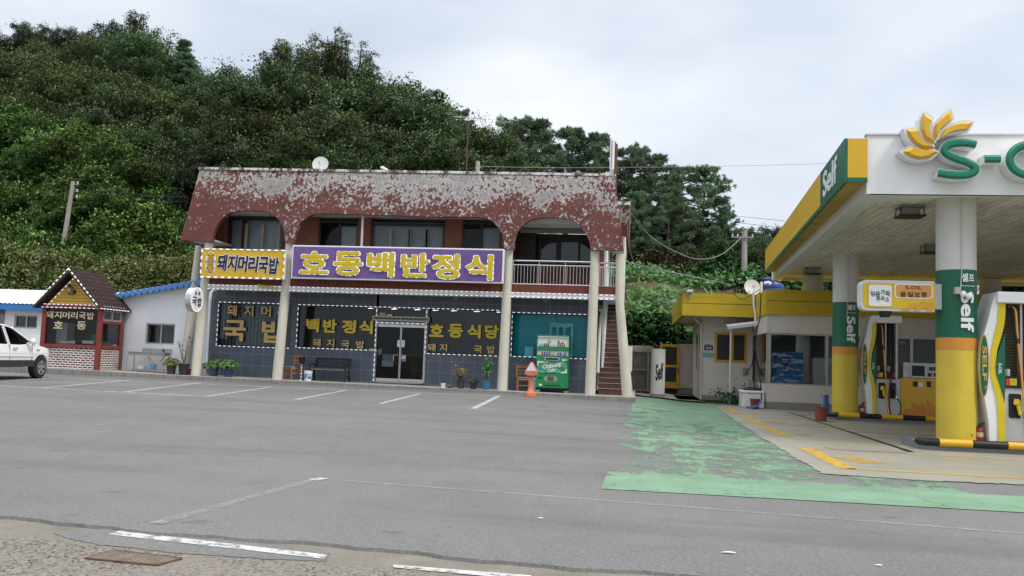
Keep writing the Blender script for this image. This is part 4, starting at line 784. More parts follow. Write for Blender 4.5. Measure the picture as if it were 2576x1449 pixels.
c = onY(1, 660, 455, YP - .15); t = thing('wall_lantern', 'black wall lantern on the yellow kiosk gable', 'lantern', (c.x, YP + .01, c.z)); b = MB(); b.lathe((c.x, c.y, c.z), [(.05, -.13), (.085, .06)], 6); b.build('glass', M('lamp_glass', (.45, .42, .33), .2), t); b = MB(); b.lathe((c.x, c.y, c.z), [(.12, .06), (.07, .12), (.02, .17), (.012, .25)], 6); b.lathe((c.x, c.y, c.z), [(.02, -.2), (.055, -.13)], 6)
for i in range(6): a = math.pi * 2 * i / 6; b.tube([(c.x + .05 * math.cos(a), c.y + .05 * math.sin(a), c.z - .13), (c.x + .087 * math.cos(a), c.y + .087 * math.sin(a), c.z + .06)], .008, 4)
b.build('cap', m_blackm, t); b = MB(); b.tube([(c.x, c.y, c.z - .17), (c.x + .1, c.y + .03, c.z - .2), (c.x + .12, YP + .015, c.z - .1)], .014, 6); b.lathe((c.x + .12, YP - .01, c.z - .17), [(.05, 0), (.05, .14)], 8); b.build('arm', m_blackm, t)
# things inside the kiosk
b = MB(); q = rc(1, 412, 765, 628, 965, YP + .8); b.box(q[0], YP + .8, q[1] - .6, q[2], YP + 1.3, q[3]); tag(b.build('fridge', m_wht, bevel=.02), 'white refrigerator standing inside the kiosk window', 'refrigerator')
def tray(label, x0, x1, zt, y):
    t = thing('food_tray', label, 'food tray', ((x0 + x1) / 2, y, zt - .12)); b = MB(); b.box(x0, y, zt - .13, x1, y + .4, zt - .02); b.build('pan', m_steel, t, bevel=.01); b = MB(); b.box(x0 - .02, y - .02, zt - .019, x1 + .02, y + .42, zt); b.build('rim', m_lgrey, t); return t
q = rc(1, 568, 938, 712, 968, YP + .25); t = tray('steel tray with a yellow arrow card on its front, left in the kiosk window', q[0], q[2], q[3], YP + .25); b = MB(); xm_, zm2 = (q[0] + q[2]) / 2, (q[1] + q[3]) / 2 + .02
b.prism([(xm_ - .14, zm2 - .025), (xm_ + .06, zm2 - .025), (xm_ + .06, zm2 - .05), (xm_ + .14, zm2), (xm_ + .06, zm2 + .05), (xm_ + .06, zm2 + .025), (xm_ - .14, zm2 + .025)], YP + .236, YP + .244); b.build('arrow', m_gold, t)
q = rc(1, 780, 940, 892, 972, YP + .25); tray('steel tray without an arrow card beside the right kiosk post', q[0], q[2], q[3], YP + .25)
q = rc(1, 845, 892, 955, 940, YP + .7); b = MB(); b.lathe(((q[0] + q[2]) / 2, YP + .9, q[1] - .05), [(.2, 0), (.27, .26), (.25, .26), (.18, .02)], 14, False); tag(b.build('basket', M('green_plastic', (.02, .30, .05), .4)), 'green plastic basket behind the kiosk window', 'basket')
b = MB(); b.box(kx0 + .2, YP + .18, kz0, kx1 - .2, YP + .75, zsl - .05); b.build('counter', m_alu, kt)
q = onX(1, 1040, 965, kx1 - .3); b = MB(); b.sphere((kx1 - .3, q.y, zsl - .02), .3, 14, 8, (1, 1.2, .8)); tag(b.build('pot_cover', M('dull_pink', (.28, .10, .10), .6), smooth=True), 'dull pink round lid behind the kiosk side window', 'lid')
b = MB(); b.box(kx0 - 3, 31.3, .1, kx1 - .3, YP - .01, kz0 + .22); b.build('footing', m_pave, kt) if False else None
# ------------------------------------------------------------------ white annex with the blue tiled edge
YA = 33.4
ax = thing('annex_building', 'white rendered annex wall with sloping blue tiled roof edge beside the kiosk', 'building', (-18.5, YA, .4))
xL = kx1 - .3; xR = onY(4, 362, 400, YA).x; tl = onY(1, 1085, 560, YA); tr_ = onY(1, 1812, 440, YA)
wq = rc(1, 1392, 778, 1655, 985, YA)
def topz(x): return lerp(tl.z, tr_.z, (x - tl.x) / (tr_.x - tl.x))
b = MB()
b.prism([(xL, .3), (wq[0], .3), (wq[0], topz(wq[0])), (xL, topz(xL))], YA, YA + .2); b.prism([(wq[2], .3), (xR, .3), (xR, topz(xR)), (wq[2], topz(wq[2]))], YA, YA + .2); b.prism([(wq[0], .3), (wq[2], .3), (wq[2], wq[1]), (wq[0], wq[1])], YA, YA + .2); b.prism([(wq[0], wq[3]), (wq[2], wq[3]), (wq[2], topz(wq[2])), (wq[0], topz(wq[0]))], YA, YA + .2)
b.build('wall', m_white, ax)
window(ax, wq, YA + .04, m_alu, m_glass, .06, (.51,), (), m_inner, .6)
b = MB(); n = 17; xa2 = tl.x - .15; xb2 = xR + .1
for i in range(n):
    x = lerp(xa2, xb2, i / n); w = (xb2 - xa2) / n; z = topz(x + w / 2); zz = topz(x)
    b.plate([(x, YA - .28, zz + .10), (x + w * .5, YA - .34, zz + .13 + .02), (x + w * 1.08, YA - .28, topz(x + w) + .09), (x + w * 1.08, YA + 5, topz(x + w) + .09), (x, YA + 5, zz + .10)], (0, 0, .06)); b.tube([(x + w * .5, YA - .36, z + .10), (x + w * .5, YA + .1, z + .12)], .12, 8)
b.build('tile_edge', m_btile, ax); b = MB(); b.plate([(xa2 + .2, YA - .2, topz(xa2) + .0), (xb2, YA - .2, topz(xb2) + .0), (xb2, YA + 6, topz(xb2)), (xa2 + .2, YA + 6, topz(xa2))], (0, 0, .07)); b.build('eave', m_lgrey, ax)
# left shed
YSh = 33.2; sx0, sx1 = -34.0, kx0 + .1; zf0 = onY(1, 200, 650, YSh - .3).z
sh = thing('shed_building', 'low white shed with corrugated roof and blue fascia left of the kiosk', 'shed', (-24.5, YSh, .4)); q = rc(1, 140, 695, 350, 832, YSh); b = MB(); xd0 = onY(1, 45, 760, YSh).x
b.box(xd0, YSh, .3, q[0], YSh + .2, zf0); b.box(q[2], YSh, .3, sx1, YSh + .2, zf0); b.box(q[0], YSh, .3, q[2], YSh + .2, q[1]); b.box(q[0], YSh, q[3], q[2], YSh + .2, zf0); b.box(sx0, YSh + 2.5, .3, xd0, YSh + 2.6, zf0); b.box(xd0 - .02, YSh + .2, .3, xd0, YSh + 2.5, zf0); b.build('wall', m_white, sh)
window(sh, q, YSh + .04, m_alu, m_glass, .06, (.5,), (), m_inner, .6)
b = MB(); b.box(sx0, YSh - .36, zf0 - .02, sx1 - .02, YSh - .30, zf0 + .2); b.build('fascia', m_bfas, sh); rt = onY(1, 200, 462, YSh + 3.8).z; b = MB(); vs = []; n = 190
for i in range(n + 1):
    x = lerp(sx0, sx1 + .6, i / n); w = .025 * math.sin(i * 2.1)
    vs += [(x, YSh - .38, zf0 + .24 + w), (x, YSh + 3.8, rt + w)]
b.add(vs, [(2 * i, 2 * i + 2, 2 * i + 3, 2 * i + 1) for i in range(n)]); b.build('roof', m_corr, sh, 'all')
b = MB(); b.box(sx0, YSh + .2, zf0 - .1, sx1, YSh + 2.4, zf0 - .05); b.build('ceiling', m_inner, sh)
# ------------------------------------------------------------------ car
wp = G(1, 343, 1304); phi = math.radians(4)            # heading: nose towards the buildings
fwd = Vector((math.sin(-phi), math.cos(phi), 0)); rgt = Vector((math.cos(phi), -math.sin(-phi) , 0)); rgt = Vector((fwd.y, -fwd.x, 0))
o_ = wp - rgt * .80 - fwd * 3.72                       # car origin: rear centre on the ground; local x forward, y left
car = thing('parked_car', 'white off road estate car parked nose in at the far left of the lot', 'car', (o_.x, o_.y, gz(wp.x, wp.y) + .005), math.atan2(fwd.y, fwd.x), local=True)
m_carw = NT('white_car_paint'); m_carw.col((.74, .74, .72)).rough(.22); m_carw.setin(m_carw.b, 'Coat Weight', .6); m_carw = m_carw.mat
m_cglass = glassm('dark_car_glass', (.25, .29, .33), .35); m_tyre = M('tyre_rubber', (.018, .018, .018), .85, .2); m_alloy = M('alloy_rim', (.50, .50, .50), .3, .05, metal=.7); m_clad = M('dark_cladding', (.035, .035, .037), .6, .1)
def carprism(pts, w0, w1=None, bev=.05): # pts (x,z); half width
    b = MB(); n = len(pts); w1 = w1 or w0
    vs = [(x, -w0(x, z), z) for x, z in pts] + [(x, w0(x, z), z) for x, z in pts]; b.add(vs, [tuple(range(n)), tuple(range(2 * n - 1, n - 1, -1))] + [(i, i + n, (i + 1) % n + n, (i + 1) % n) for i in range(n)]); return b
def arch(cx, r, z0, n=12): a0 = math.asin(max(-1, min(1, (z0 - .36) / r))); return [(cx + r * math.cos(math.pi - a0 - (math.pi - 2 * a0) * i / n), .36 + r * math.sin(math.pi - a0 - (math.pi - 2 * a0) * i / n)) for i in range(n + 1)]
low = [(.05, .42)] + arch(1.0, .43, .42) + arch(3.72, .43, .42) + [(4.50, .42), (4.62, .5), (4.64, .72), (4.58, .86), (4.40, .95), (4.0, 1.03), (3.55, 1.10), (3.25, 1.14), (2.6, 1.10), (.9, 1.12), (.05, 1.12), (0, .8)]
def hwid(x, z): return .93 - .34 * max(0, (x - 3.95) / .7) ** 2 - .07 * max(0, z - .85) / .3 - .04 * max(0, .6 - z) / .18
b = carprism(low, lambda x, z: .93); bo = b.build('body', m_carw, car, bevel=.05, seg=3); bm = bmesh.new(); bm.from_mesh(bo.data)
for co, no in [((x, 0, 0), (1, 0, 0)) for x in (3.3, 3.9, 4.1, 4.3, 4.45, 4.55)] + [((0, 0, z), (0, 0, 1)) for z in (.6, .85, .98)]: bmesh.ops.bisect_plane(bm, geom=bm.verts[:] + bm.edges[:] + bm.faces[:], plane_co=co, plane_no=no)
for v in bm.verts: v.co.y *= hwid(v.co.x, v.co.z) / .93
bm.to_mesh(bo.data); bm.free()
gl = [(.1, 1.10), (3.30, 1.13), (3.0, 1.28), (2.45, 1.62), (2.1, 1.71), (1.2, 1.745), (.5, 1.70), (.2, 1.45)]
def gwid(x, z): return .86 - .24 * (z - 1.1) / .63
b = carprism(gl, gwid); b.build('cabin_glass', m_cglass, car, bevel=.02)
roof = [(.25, 1.66), (.5, 1.72), (1.2, 1.765), (2.1, 1.73), (2.5, 1.62), (2.42, 1.61), (2.05, 1.69), (1.2, 1.72), (.5, 1.68)]
b = carprism(roof, lambda x, z: gwid(x, z) + .015); b.build('roof', m_carw, car, bevel=.01)
for s in (-1, 1):
    def side(x, z, o=.012): return (x, s * (gwid(x, z) + o), z)
    b = MB(); b.beam(side(3.38, 1.12), side(2.40, 1.64), .07, .06); b.beam(side(2.0, 1.1), side(1.95, 1.68), .05, .09); b.build('pillar', m_black if False else m_carw, car)
    b = MB(); b.beam((1.44, s * .945, .50), (3.28, s * .945, .50), .03, .22); b.build('sill_cladding', m_clad, car, bevel=.01)
    b = MB(); b.beam((1.5, s * .94, .74), (3.25, s * .94, .74), .02, .05); b.build('side_moulding', m_carw, car, bevel=.008)
    b = MB(); b.sphere((2.98, s * 1.06, 1.22), .11, 12, 8, (.8, .9, 1)); b.beam((2.98, s * .86, 1.15), (2.98, s * 1.0, 1.18), .05, .05); b.build('wing_mirror', m_carw, car, True)
    b = MB(); b.beam((2.15, s * .95, .99), (2.37, s * .95, .99), .035, .035); b.build('door_handle', m_alloy, car, bevel=.008)
    b = MB(); b.beam((2.02, s * .938, .62), (2.02, s * .905, 1.09), .012, .012); b.beam((3.18, s * .938, .62), (3.2, s * .905, 1.11), .012, .012); b.build('door_gap', m_black, car)
    b = MB(); b.beam((3.42, s * .93, .95), (3.60, s * .925, .94), .01, .035); b.build('side_badge', m_alloy, car)
    b = MB(); b.add([(4.42, s * .66, .74), (4.50, s * .58, .74), (4.46, s * .58, .88), (4.25, s * .82, .92), (4.30, s * .81, .76)], [(0, 1, 2, 3, 4)]); b.sphere((4.45, s * .66, .80), .12, 12, 8, (1, 1.2, .8)); b.build('headlight', m_alloy, car, True)
    for cx in (1.0, 3.72):
        w = MB(); w.tube([(cx, s * .93, .36), (cx, s * .70, .36)], .36, 36); wo_ = w.build('wheel', m_tyre, car, bevel=.03)
        w = MB(); w.tube([(cx, s * .942, .36), (cx, s * .80, .36)], .225, 30); rim = w.build('rim', m_clad, wo_); w = MB()
        for i in range(5):
            a = 2 * math.pi * i / 5 + .3; w.beam((cx, s * .948, .36), (cx + .2 * math.cos(a), s * .948, .36 + .2 * math.sin(a)), .09, .03, (0, 1, 0)) if False else w.plate([(cx + .03 * math.cos(a + 1.3), s * .955, .36 + .03 * math.sin(a + 1.3)), (cx + .21 * math.cos(a + .28), s * .955, .36 + .21 * math.sin(a + .28)), (cx + .21 * math.cos(a - .28), s * .955, .36 + .21 * math.sin(a - .28)), (cx + .03 * math.cos(a - 1.3), s * .955, .36 + .03 * math.sin(a - 1.3))], (0, -s * .02, 0))
        N_ = 30; v_ = []
        for r0 in (.195, .235):
            for i in range(N_): a = 2 * math.pi * i / N_; v_.append((cx + r0 * math.cos(a), s * .958, .36 + r0 * math.sin(a)))
        w.add(v_, [(i, (i + 1) % N_, N_ + (i + 1) % N_, N_ + i) for i in range(N_)]); w.lathe((cx, 0, 0), [(0, 0)], 3, False) if False else None
        w.tube([(cx, s * .965, .36), (cx, s * .93, .36)], .06, 12); w.build('spokes', m_alloy, wo_)
b = MB(); b.box(.3, -.75, .45, 4.3, .75, .8); b.build('underbody', m_black, car)
# ------------------------------------------------------------------ sink and pots
YK = 32.75
x0, z0, x1, z1 = rc(1, 1238, 1046, 1600, 1095, YK); zb_s = pz(x0); m_sink = M('dull_sink_steel', (.34, .34, .335), .45, .12, 5, metal=.35); t = thing('sink_unit', 'stainless steel sink table with open lower shelf against the annex wall', 'sink', ((x0 + x1) / 2, YK, zb_s))
b = MB(); b.box(x0, YK - .25, z1 - .03, x1, YK + .3, z1); b.box(x0 + .05, YK - .22, z0, x1 - .05, YK + .28, z1 - .03); b.build('basin', m_sink, t, bevel=.008); b = MB(); b.box(x0 + .35, YK + .27, z1, x1, YK + .3, z1 + .14); b.build('splashback', m_sink, t)
for x in (x0 + .03, x1 - .03):
    for y in (YK - .22, YK + .27): b = MB(); b.tube([(x, y, zb_s), (x, y, z0)], .02, 6); b.build('leg', m_alu, t)
b = MB(); b.box(x0 + .2, YK - .2, zb_s + .08, x1 - .03, YK + .27, zb_s + .1); b.build('shelf', m_sink, t); b = MB(); p = onY(1, 1548, 1035, YK + .2); b.tube([(p.x, YK + .25, z1), (p.x - .02, YK + .24, z1 + .13), (p.x + .1, YK + .1, z1 + .1), (p.x + .18, YK, z1 - .15), (p.x + .12, YK - .1, z1 - .35)], .018, 6); b.build('hose', m_black, t); b = MB(); p = onY(1, 1425, 1025, YK + .2); b.tube([(p.x, YK + .26, z1 + .08), (p.x, YK + .05, z1 + .12)], .016, 6); b.build('tap', m_steel, t); b = MB(); p = onY(1, 1412, 1110, YK); b.tube([(p.x, YK, z0), (p.x, YK, z0 - .1), (p.x + .1, YK, z0 - .14), (p.x + .05, YK, z0 - .35)], .03, 6); b.build('drain_pipe', m_lgrey, t)
p = onY(1, 1335, 1200, YK); b = MB(); b.lathe((p.x, YK, zb_s + .101), [(.14, 0), (.2, .13), (.19, .13), (.13, .012)], 18, True); tag(b.build('wash_basin', m_wht, smooth=True), 'white plastic basin on the lower shelf of the sink table', 'basin')
p = onY(1, 1458, 1195, YK - .1); t = thing('watering_jug', 'light blue watering can on the sink table shelf', 'watering can', (p.x, YK - .1, zb_s + .101)); mj = M('light_blue_plastic', (.10, .25, .42), .4); b = MB(); b.lathe((p.x, YK - .1, zb_s + .101), [(.10, 0), (.11, .1), (.085, .21)], 14); b.build('tank', mj, t, True); b = MB(); b.tube([(p.x + .08, YK - .1, zb_s + .16), (p.x + .17, YK - .1, zb_s + .31)], [.02, .013], 6); b.build('spout', mj, t); b = MB(); b.tube([(p.x - .08, YK - .1, zb_s + .17), (p.x - .14, YK - .1, zb_s + .27), (p.x - .02, YK - .1, zb_s + .34), (p.x + .04, YK - .1, zb_s + .3)], .012, 6); b.build('handle', mj, t)

# ---- foliage machinery
def leaves(P, N, size, asp, rs, droop=0.0, C=None):
    """pointed four-sided leaves at points P with facing N"""
    n = len(P)
    if C is not None: N = np.where(np.sum(N * C, axis=1, keepdims=True) < 0, -N, N)
    N = N / np.maximum(np.linalg.norm(N, axis=1, keepdims=True), 1e-6); R0 = rs.normal(size=(n, 3)); R0[:, 2] -= droop
    U = R0 - N * np.sum(R0 * N, axis=1, keepdims=True); U /= np.maximum(np.linalg.norm(U, axis=1, keepdims=True), 1e-6); V = np.cross(N, U); L = (size * rs.uniform(.65, 1.35, n))[:, None]; W = L * asp
    a = P - U * L * .5; c = P + U * L * .5; m_ = P + U * L * .02 + N * L * .10
    return np.stack([a, m_ + V * W * .5, c, m_ - V * W * .5], axis=1).reshape(-1, 3)
def mesh_quads(name, V, mats, midx=None, C=None):
    me = bpy.data.meshes.new(name); n = len(V) // 4; me.vertices.add(len(V)); me.vertices.foreach_set('co', V.astype(np.float32).ravel()); me.loops.add(len(V)); me.loops.foreach_set('vertex_index', np.arange(len(V), dtype=np.int32)); me.polygons.add(n); me.polygons.foreach_set('loop_start', np.arange(0, len(V), 4, dtype=np.int32)); me.polygons.foreach_set('loop_total', np.full(n, 4, dtype=np.int32))
    for m in mats: me.materials.append(m)
    if midx is not None: me.polygons.foreach_set('material_index', midx.astype(np.int32))
    me.update(calc_edges=True)
    if C is not None:                                   # soft leaf normals follow the crown's form
        me.polygons.foreach_set('use_smooth', np.ones(n, dtype=bool)); me.normals_split_custom_set_from_vertices(np.repeat(C, 4, axis=0).tolist())
    return me
def link(name, me, parent):
    o = bpy.data.objects.new(name, me); COL.objects.link(o); o.parent = parent; return o
lf_pot = leaf('pot_leaf', (.045, .13, .018), (.13, .26, .04), None, .22, .85); lf_ygr = leaf('yellowing_leaf', (.09, .12, .015), (.24, .22, .03), None, .22, .85); lf_red = leaf('withered_leaf', (.12, .055, .03), (.24, .12, .05), None, .22, .85); lf_dkp = leaf('dark_pot_leaf', (.02, .06, .02), (.05, .13, .03), None, .22, .85)
def pot(label, c, r, h, pm, plant=None, lf=None, seed=1, cat='potted plant', name='potted_plant'):
    t = thing(name, label, cat, c); b = MB(); b.lathe(c, [(r * .72, 0), (r * .96, h * .9), (r * 1.05, h * .9), (r * 1.05, h), (r * .9, h), (r * .88, h * .88), (0.01, h * .87)], 20, True); b.build('pot', pm, t, True)
    if plant: 
        rs = np.random.RandomState(seed); P, N, stems, size, asp = plant(rs); P = P + np.array([0, 0, h]); me = mesh_quads('foliage', leaves(P, N, size, asp, rs, .5), [lf]); o = link('foliage', me, t); sb = MB()
        for s in stems: sb.tube([Vector(c) + Vector((0, 0, h * .85)) + Vector(q) for q in s], [.012, .008, .005][:len(s)] if len(s) <= 3 else .008, 5)
        if stems: sb.build('stem', m_bark, t)
    return t
def bushy(rx, rz, n, size, asp=.5, zoff=.0):
    def f(rs):
        d = rs.normal(size=(n, 3)); d /= np.linalg.norm(d, axis=1, keepdims=True); d[:, 2] = np.abs(d[:, 2]) * .9 - .1; rr = rs.uniform(.45, 1, n)[:, None] ** .6; P = d * rr * np.array([rx, rx, rz]) + np.array([0, 0, zoff]); N = d + rs.normal(size=(n, 3)) * .5 + np.array([0, 0, .7])
        return P, N, [[(0, 0, 0), (rx * .3 * math.cos(a), rx * .3 * math.sin(a), rz * .6)] for a in (0, 2, 4)], size, asp
    return f
def leggy(h, spread, ns, per, size, clus=.10):
    def f(rs):
        P = []; st = []
        for i in range(ns):
            a = rs.uniform(0, 6.28); d = rs.uniform(.3, 1) * spread; tip = np.array([d * math.cos(a), d * math.sin(a), h * rs.uniform(.6, 1)]); mid = tip * .5 + np.array([0, 0, h * .06]); st.append([(0, 0, 0), tuple(mid), tuple(tip)])
            for k in range(per): u = rs.uniform(.45, 1); P.append(tip * u + rs.normal(size=3) * clus)
        P = np.array(P); return P, rs.normal(size=P.shape) * .6 + np.array([0, 0, .8]), st, size, .5
    return f
def potpx(label, k, x0, x1, zt, zb, Y, pm, plant=None, lf=None, seed=1, cat='potted plant', name='potted_plant'):
    a, c = onY(k, x0, zb, Y), onY(k, x1, zb, Y); r = (c.x - a.x) / 2 / 1.0; h = onY(k, (x0 + x1) / 2, zt, Y).z - onY(k, (x0 + x1) / 2, zb, Y).z; x = (a.x + c.x) / 2; return pot(label, (x, Y, pz(x)), r, h, pm, plant, lf, seed, cat, name)
potpx('dark brown pot with a yellowing bushy plant in front of the sink table', 1, 1580, 1672, 1175, 1270, 31.7, m_potbr, bushy(.36, .32, 170, .13), lf_ygr, 3)
potpx('black pot with a tall sparse bare stemmed plant beside the left corner column', 1, 1692, 1790, 1168, 1276, 31.6, m_potk, leggy(1.15, .32, 6, 5, .10, .03), lf_pot, 4)
potpx('low terracotta pot half hidden behind the left corner column', 1, 1770, 1822, 1205, 1262, 32.2, m_pot, None, None, 1, 'flower pot', 'flower_pot')
potpx('small white pot with a dark trailing plant right of the left corner column', 4, 278, 348, 1130, 1212, 31.9, m_wht, bushy(.22, .22, 110, .10, .5, .05), lf_dkp, 6)
potpx('blue pot with dense bright green leaves, left one of the pair', 4, 375, 478, 1112, 1222, 31.75, m_potb, bushy(.36, .36, 360, .13), lf_pot, 7)
potpx('blue pot with dense light green leaves, right one of the pair', 4, 545, 658, 1118, 1232, 31.75, m_potb, bushy(.42, .38, 380, .13), lf_pot, 8)
potpx('dark pot with a withered reddish plant right of the door', 5, 1308, 1415, 1232, 1346, 31.5, m_potbr, leggy(.48, .30, 14, 14, .10, .06), lf_red, 9)
potpx('small black pot with low dark leaves between the withered plant and the blue pot', 5, 1480, 1577, 1250, 1352, 31.5, m_potk, bushy(.19, .08, 60, .09), lf_dkp, 10)
potpx('bright blue pot with an upright green shrub beside the third column', 5, 1632, 1745, 1240, 1358, 31.5, M('bright_blue_pot', (.04, .16, .30), .5, .2), leggy(.95, .24, 7, 20, .12, .07), lf_pot, 11)
potpx('tiny white empty flower pot right of the door', 5, 1103, 1168, 1277, 1336, 31.5, m_wht, None, None, 1, 'flower pot', 'flower_pot')
p = onY(5, 1218, 1340, 31.5); b = MB(); b.sphere((p.x, 31.5, pz(p.x) + .07), .12, 9, 6, (1.1, .8, .65)); tag(b.build('stone', M('mossy_stone', (.13, .11, .08), .9, .35, 14)), 'mossy brown stone between the tiny white pot and the withered plant', 'stone')
# ------------------------------------------------------------------ furniture on the pavement
m_seatp = M('grey_seat_pad', (.20, .20, .19), .8)
def chair(label, c, rz, group=None):
    t = thing('dining_chair', label, 'chair', c, rz, group, local=True); w, d, hs, hb = .20, .20, .46, .92
    for x, y, h in ((-w, -d, hs), (w, -d, hs)): b = MB(); b.beam((x, y, 0), (x, y, h), .038, .038); b.build('leg', m_wood, t)
    for x in (-w, w): b = MB(); b.beam((x, d + .05, 0), (x, d, hs), .038, .038); b.beam((x, d, hs - .02), (x, d + .07, hb), .036, .036); b.build('leg', m_wood, t)
    b = MB(); b.box(-w - .02, -d - .03, hs, w + .02, d - .02, hs + .035); b.build('seat', m_seatp, t, bevel=.01); b = MB(); b.box(-w + .02, -d - .01, hs - .07, w - .02, -d + .015, hs - .002); b.box(-w + .02, d - .02, hs - .07, w - .02, d + .005, hs - .002); b.box(-w - .012, -d + .02, hs - .07, -w + .012, d - .02, hs - .002); b.box(w - .012, -d + .02, hs - .07, w + .012, d - .02, hs - .002); b.build('apron', m_wood, t)
    b = MB()
    for z, th in ((.62, .045), (.73, .045), (.87, .075)): y = d + .07 * (z - hs) / (hb - hs); b.beam((-w, y, z), (w, y, z), .02, th)
    b.build('backrest', m_wood, t); b = MB(); b.beam((-w, -d, .2), (w, -d, .2), .02, .025); b.beam((-w, -d, .25), (-w, d, .25), .02, .025); b.beam((w, -d, .25), (w, d, .25), .02, .025); b.build('stretcher', m_wood, t); return t
p = onY(4, 1325, 1250, 31.9); ch1 = chair('orange wooden slat back chair beside the second column, left of the bench', (p.x, 32.15, pz(p.x)), math.radians(-28), 'wooden chairs along the restaurant wall')
p = onY(6, 425, 1262, 31.9); dup(ch1, (p.x, 32.2, pz(p.x)), math.radians(14), 1.0, 'orange wooden slat back chair left of the green vending machine', 'wooden chairs along the restaurant wall')
for i, (x, y, a) in enumerate([(-8.0, 35.2, 1.2), (-7.4, 36.0, -.6), (-8.9, 36.4, 2.2)]):
    dup(ch1, (x, y, .43), a, 1.0, ['wooden chair inside the restaurant just behind the right door leaf', 'wooden chair further back inside the restaurant behind the right door leaf', 'wooden chair inside the restaurant behind the left door leaf'][i], 'wooden chairs inside the restaurant')
# ashtray stand
p = onY(4, 1465, 1255, 32.0); c = (p.x, 32.0, pz(p.x)); t = thing('ashtray_stand', 'slim chrome pedestal ashtray stand between the wooden chair and the paint bucket', 'ashtray stand', c); b = MB(); b.lathe(c, [(.11, 0), (.10, .03), (.03, .06), (.035, .14), (.02, .16), (.04, .24), (.02, .27), (.035, .36), (.02, .40), (.035, .5), (.02, .54), (.03, .60)], 14); b.build('stem', m_steel, t, True); b = MB(); b.lathe(c, [(.03, .60), (.09, .66), (.12, .70), (.10, .72), (.13, .86), (.10, .86), (.06, .74)], 16); b.build('bowl', m_blackm, t, True)
# bucket
p = onY(4, 1546, 1262, 31.9); c = (p.x, 31.9, pz(p.x)); t = thing('paint_bucket', 'white paint bucket with a blue label beside the black bench', 'bucket', c); b = MB(); b.lathe(c, [(.125, 0), (.15, .34), (.16, .34), (.16, .37), (.14, .37)], 18); b.build('pail', m_wht, t, True); b = MB(); b.lathe(c, [(.1325, .07), (.1485, .26)], 18, False); lt = NT('blue_label'); lt.col(lt.mix(lt.ramp(lt.noise(14, 2), .48, .52), (.06, .13, .32), (.5, .55, .6))); b.build('label', lt.mat, t, True)
# bench
x0, x1 = onY(4, 1590, 1250, 32.2).x, onY(4, 2022, 1250, 32.2).x; zb3 = pz((x0 + x1) / 2); bt = thing('park_bench', 'black metal bench with lattice back and grey seat slats against the blue tiles', 'bench', ((x0 + x1) / 2, 32.2, zb3)); 
for x in (x0, x1 - .05):
    b = MB(); b.beam((x + .02, 31.85, zb3), (x + .02, 31.95, zb3 + .42), .045, .05); b.beam((x + .02, 32.5, zb3), (x + .02, 32.35, zb3 + .42), .045, .05); b.beam((x + .02, 32.35, zb3 + .4), (x + .02, 32.55, zb3 + .84), .045, .05); b.tube([(x + .02, 31.88, zb3 + .42), (x + .02, 31.85, zb3 + .6), (x + .02, 31.95, zb3 + .64), (x + .02, 32.4, zb3 + .62)], .022, 6); b.beam((x + .02, 31.95, zb3 + .40), (x + .02, 32.36, zb3 + .40), .045, .04); b.tube([(x + .02, 31.9, zb3 + .1), (x + .02, 32.1, zb3 + .25), (x + .02, 32.42, zb3 + .1)], .018, 6); b.build('leg', m_blackm, bt)
b = MB()
for i in range(4): y = 31.93 + i * .115; b.box(x0 + .05, y, zb3 + .425, x1 - .05, y + .09, zb3 + .455)
b.build('seat', M('grey_slats', (.13, .13, .125), .6), bt)
b = MB(); z0, z1 = zb3 + .54, zb3 + .85; yb = lambda z: 32.36 + .2 * (z - zb3 - .4) / .44
b.beam((x0 + .05, yb(z1), z1), (x1 - .05, yb(z1), z1), .04, .06); b.beam((x0 + .05, yb(z0), z0), (x1 - .05, yb(z0), z0), .04, .05); b.box(x0 + .05, yb(z0) - .01, z0, x0 + .1, yb(z1) + .01, z1); b.box(x1 - .1, yb(z0) - .01, z0, x1 - .05, yb(z1) + .01, z1)
n = 12; w = (x1 - x0 - .2) / n
for i in range(n + 1):
    for s in (-1, 1):
        xa3 = x0 + .1 + i * w; xb3 = xa3 + s * w * 1.5
        if x0 + .05 < xb3 < x1 - .05: b.beam((xa3, yb(z0), z0), (xb3, yb(z1), z1), .014, .018)
b.build('backrest', m_blackm, bt)
# vending machine
YV = 31.95
x0, z1 = onY(6, 598, 680, YV).x, onY(6, 780, 668, YV).z; x1 = onY(6, 955, 690, YV).x; zv0 = onY(6, 780, 1248, YV).z; vm = thing('vending_machine', 'green drink vending machine with lit display shelves against the teal window', 'vending machine', ((x0 + x1) / 2, YV, pz((x0 + x1) / 2)))
def vz(y): return lerp(z1, zv0, (y - 668) / (1248 - 668))
def vx(x): return lerp(x0, x1, (x - 600) / (957 - 600))
b = MB(); b.box(x0, YV + .06, zv0, x1, YV + .72, z1); b.box(x0, YV, vz(1248), x1, YV + .06, vz(1165)); b.box(x0, YV, vz(1165), x1, YV + .06, vz(1095)) ; b.box(x0, YV, vz(955), x1, YV + .06, vz(903)); b.box(x0, YV, vz(838), x1, YV + .06, vz(806)); b.box(x0, YV, vz(684), x1, YV + .06, z1); b.box(x0, YV, vz(903), vx(606), YV + .06, vz(684)); b.box(vx(950), YV, vz(903), x1, YV + .06, vz(684)); b.build('cabinet', m_vgreen, vm, bevel=.012)
b = MB(); b.box(vx(607), YV + .05, vz(804), vx(949), YV + .058, vz(690)); b.box(vx(607), YV + .05, vz(902), vx(949), YV + .058, vz(840)); b.build('display_back', m_vlight, vm)
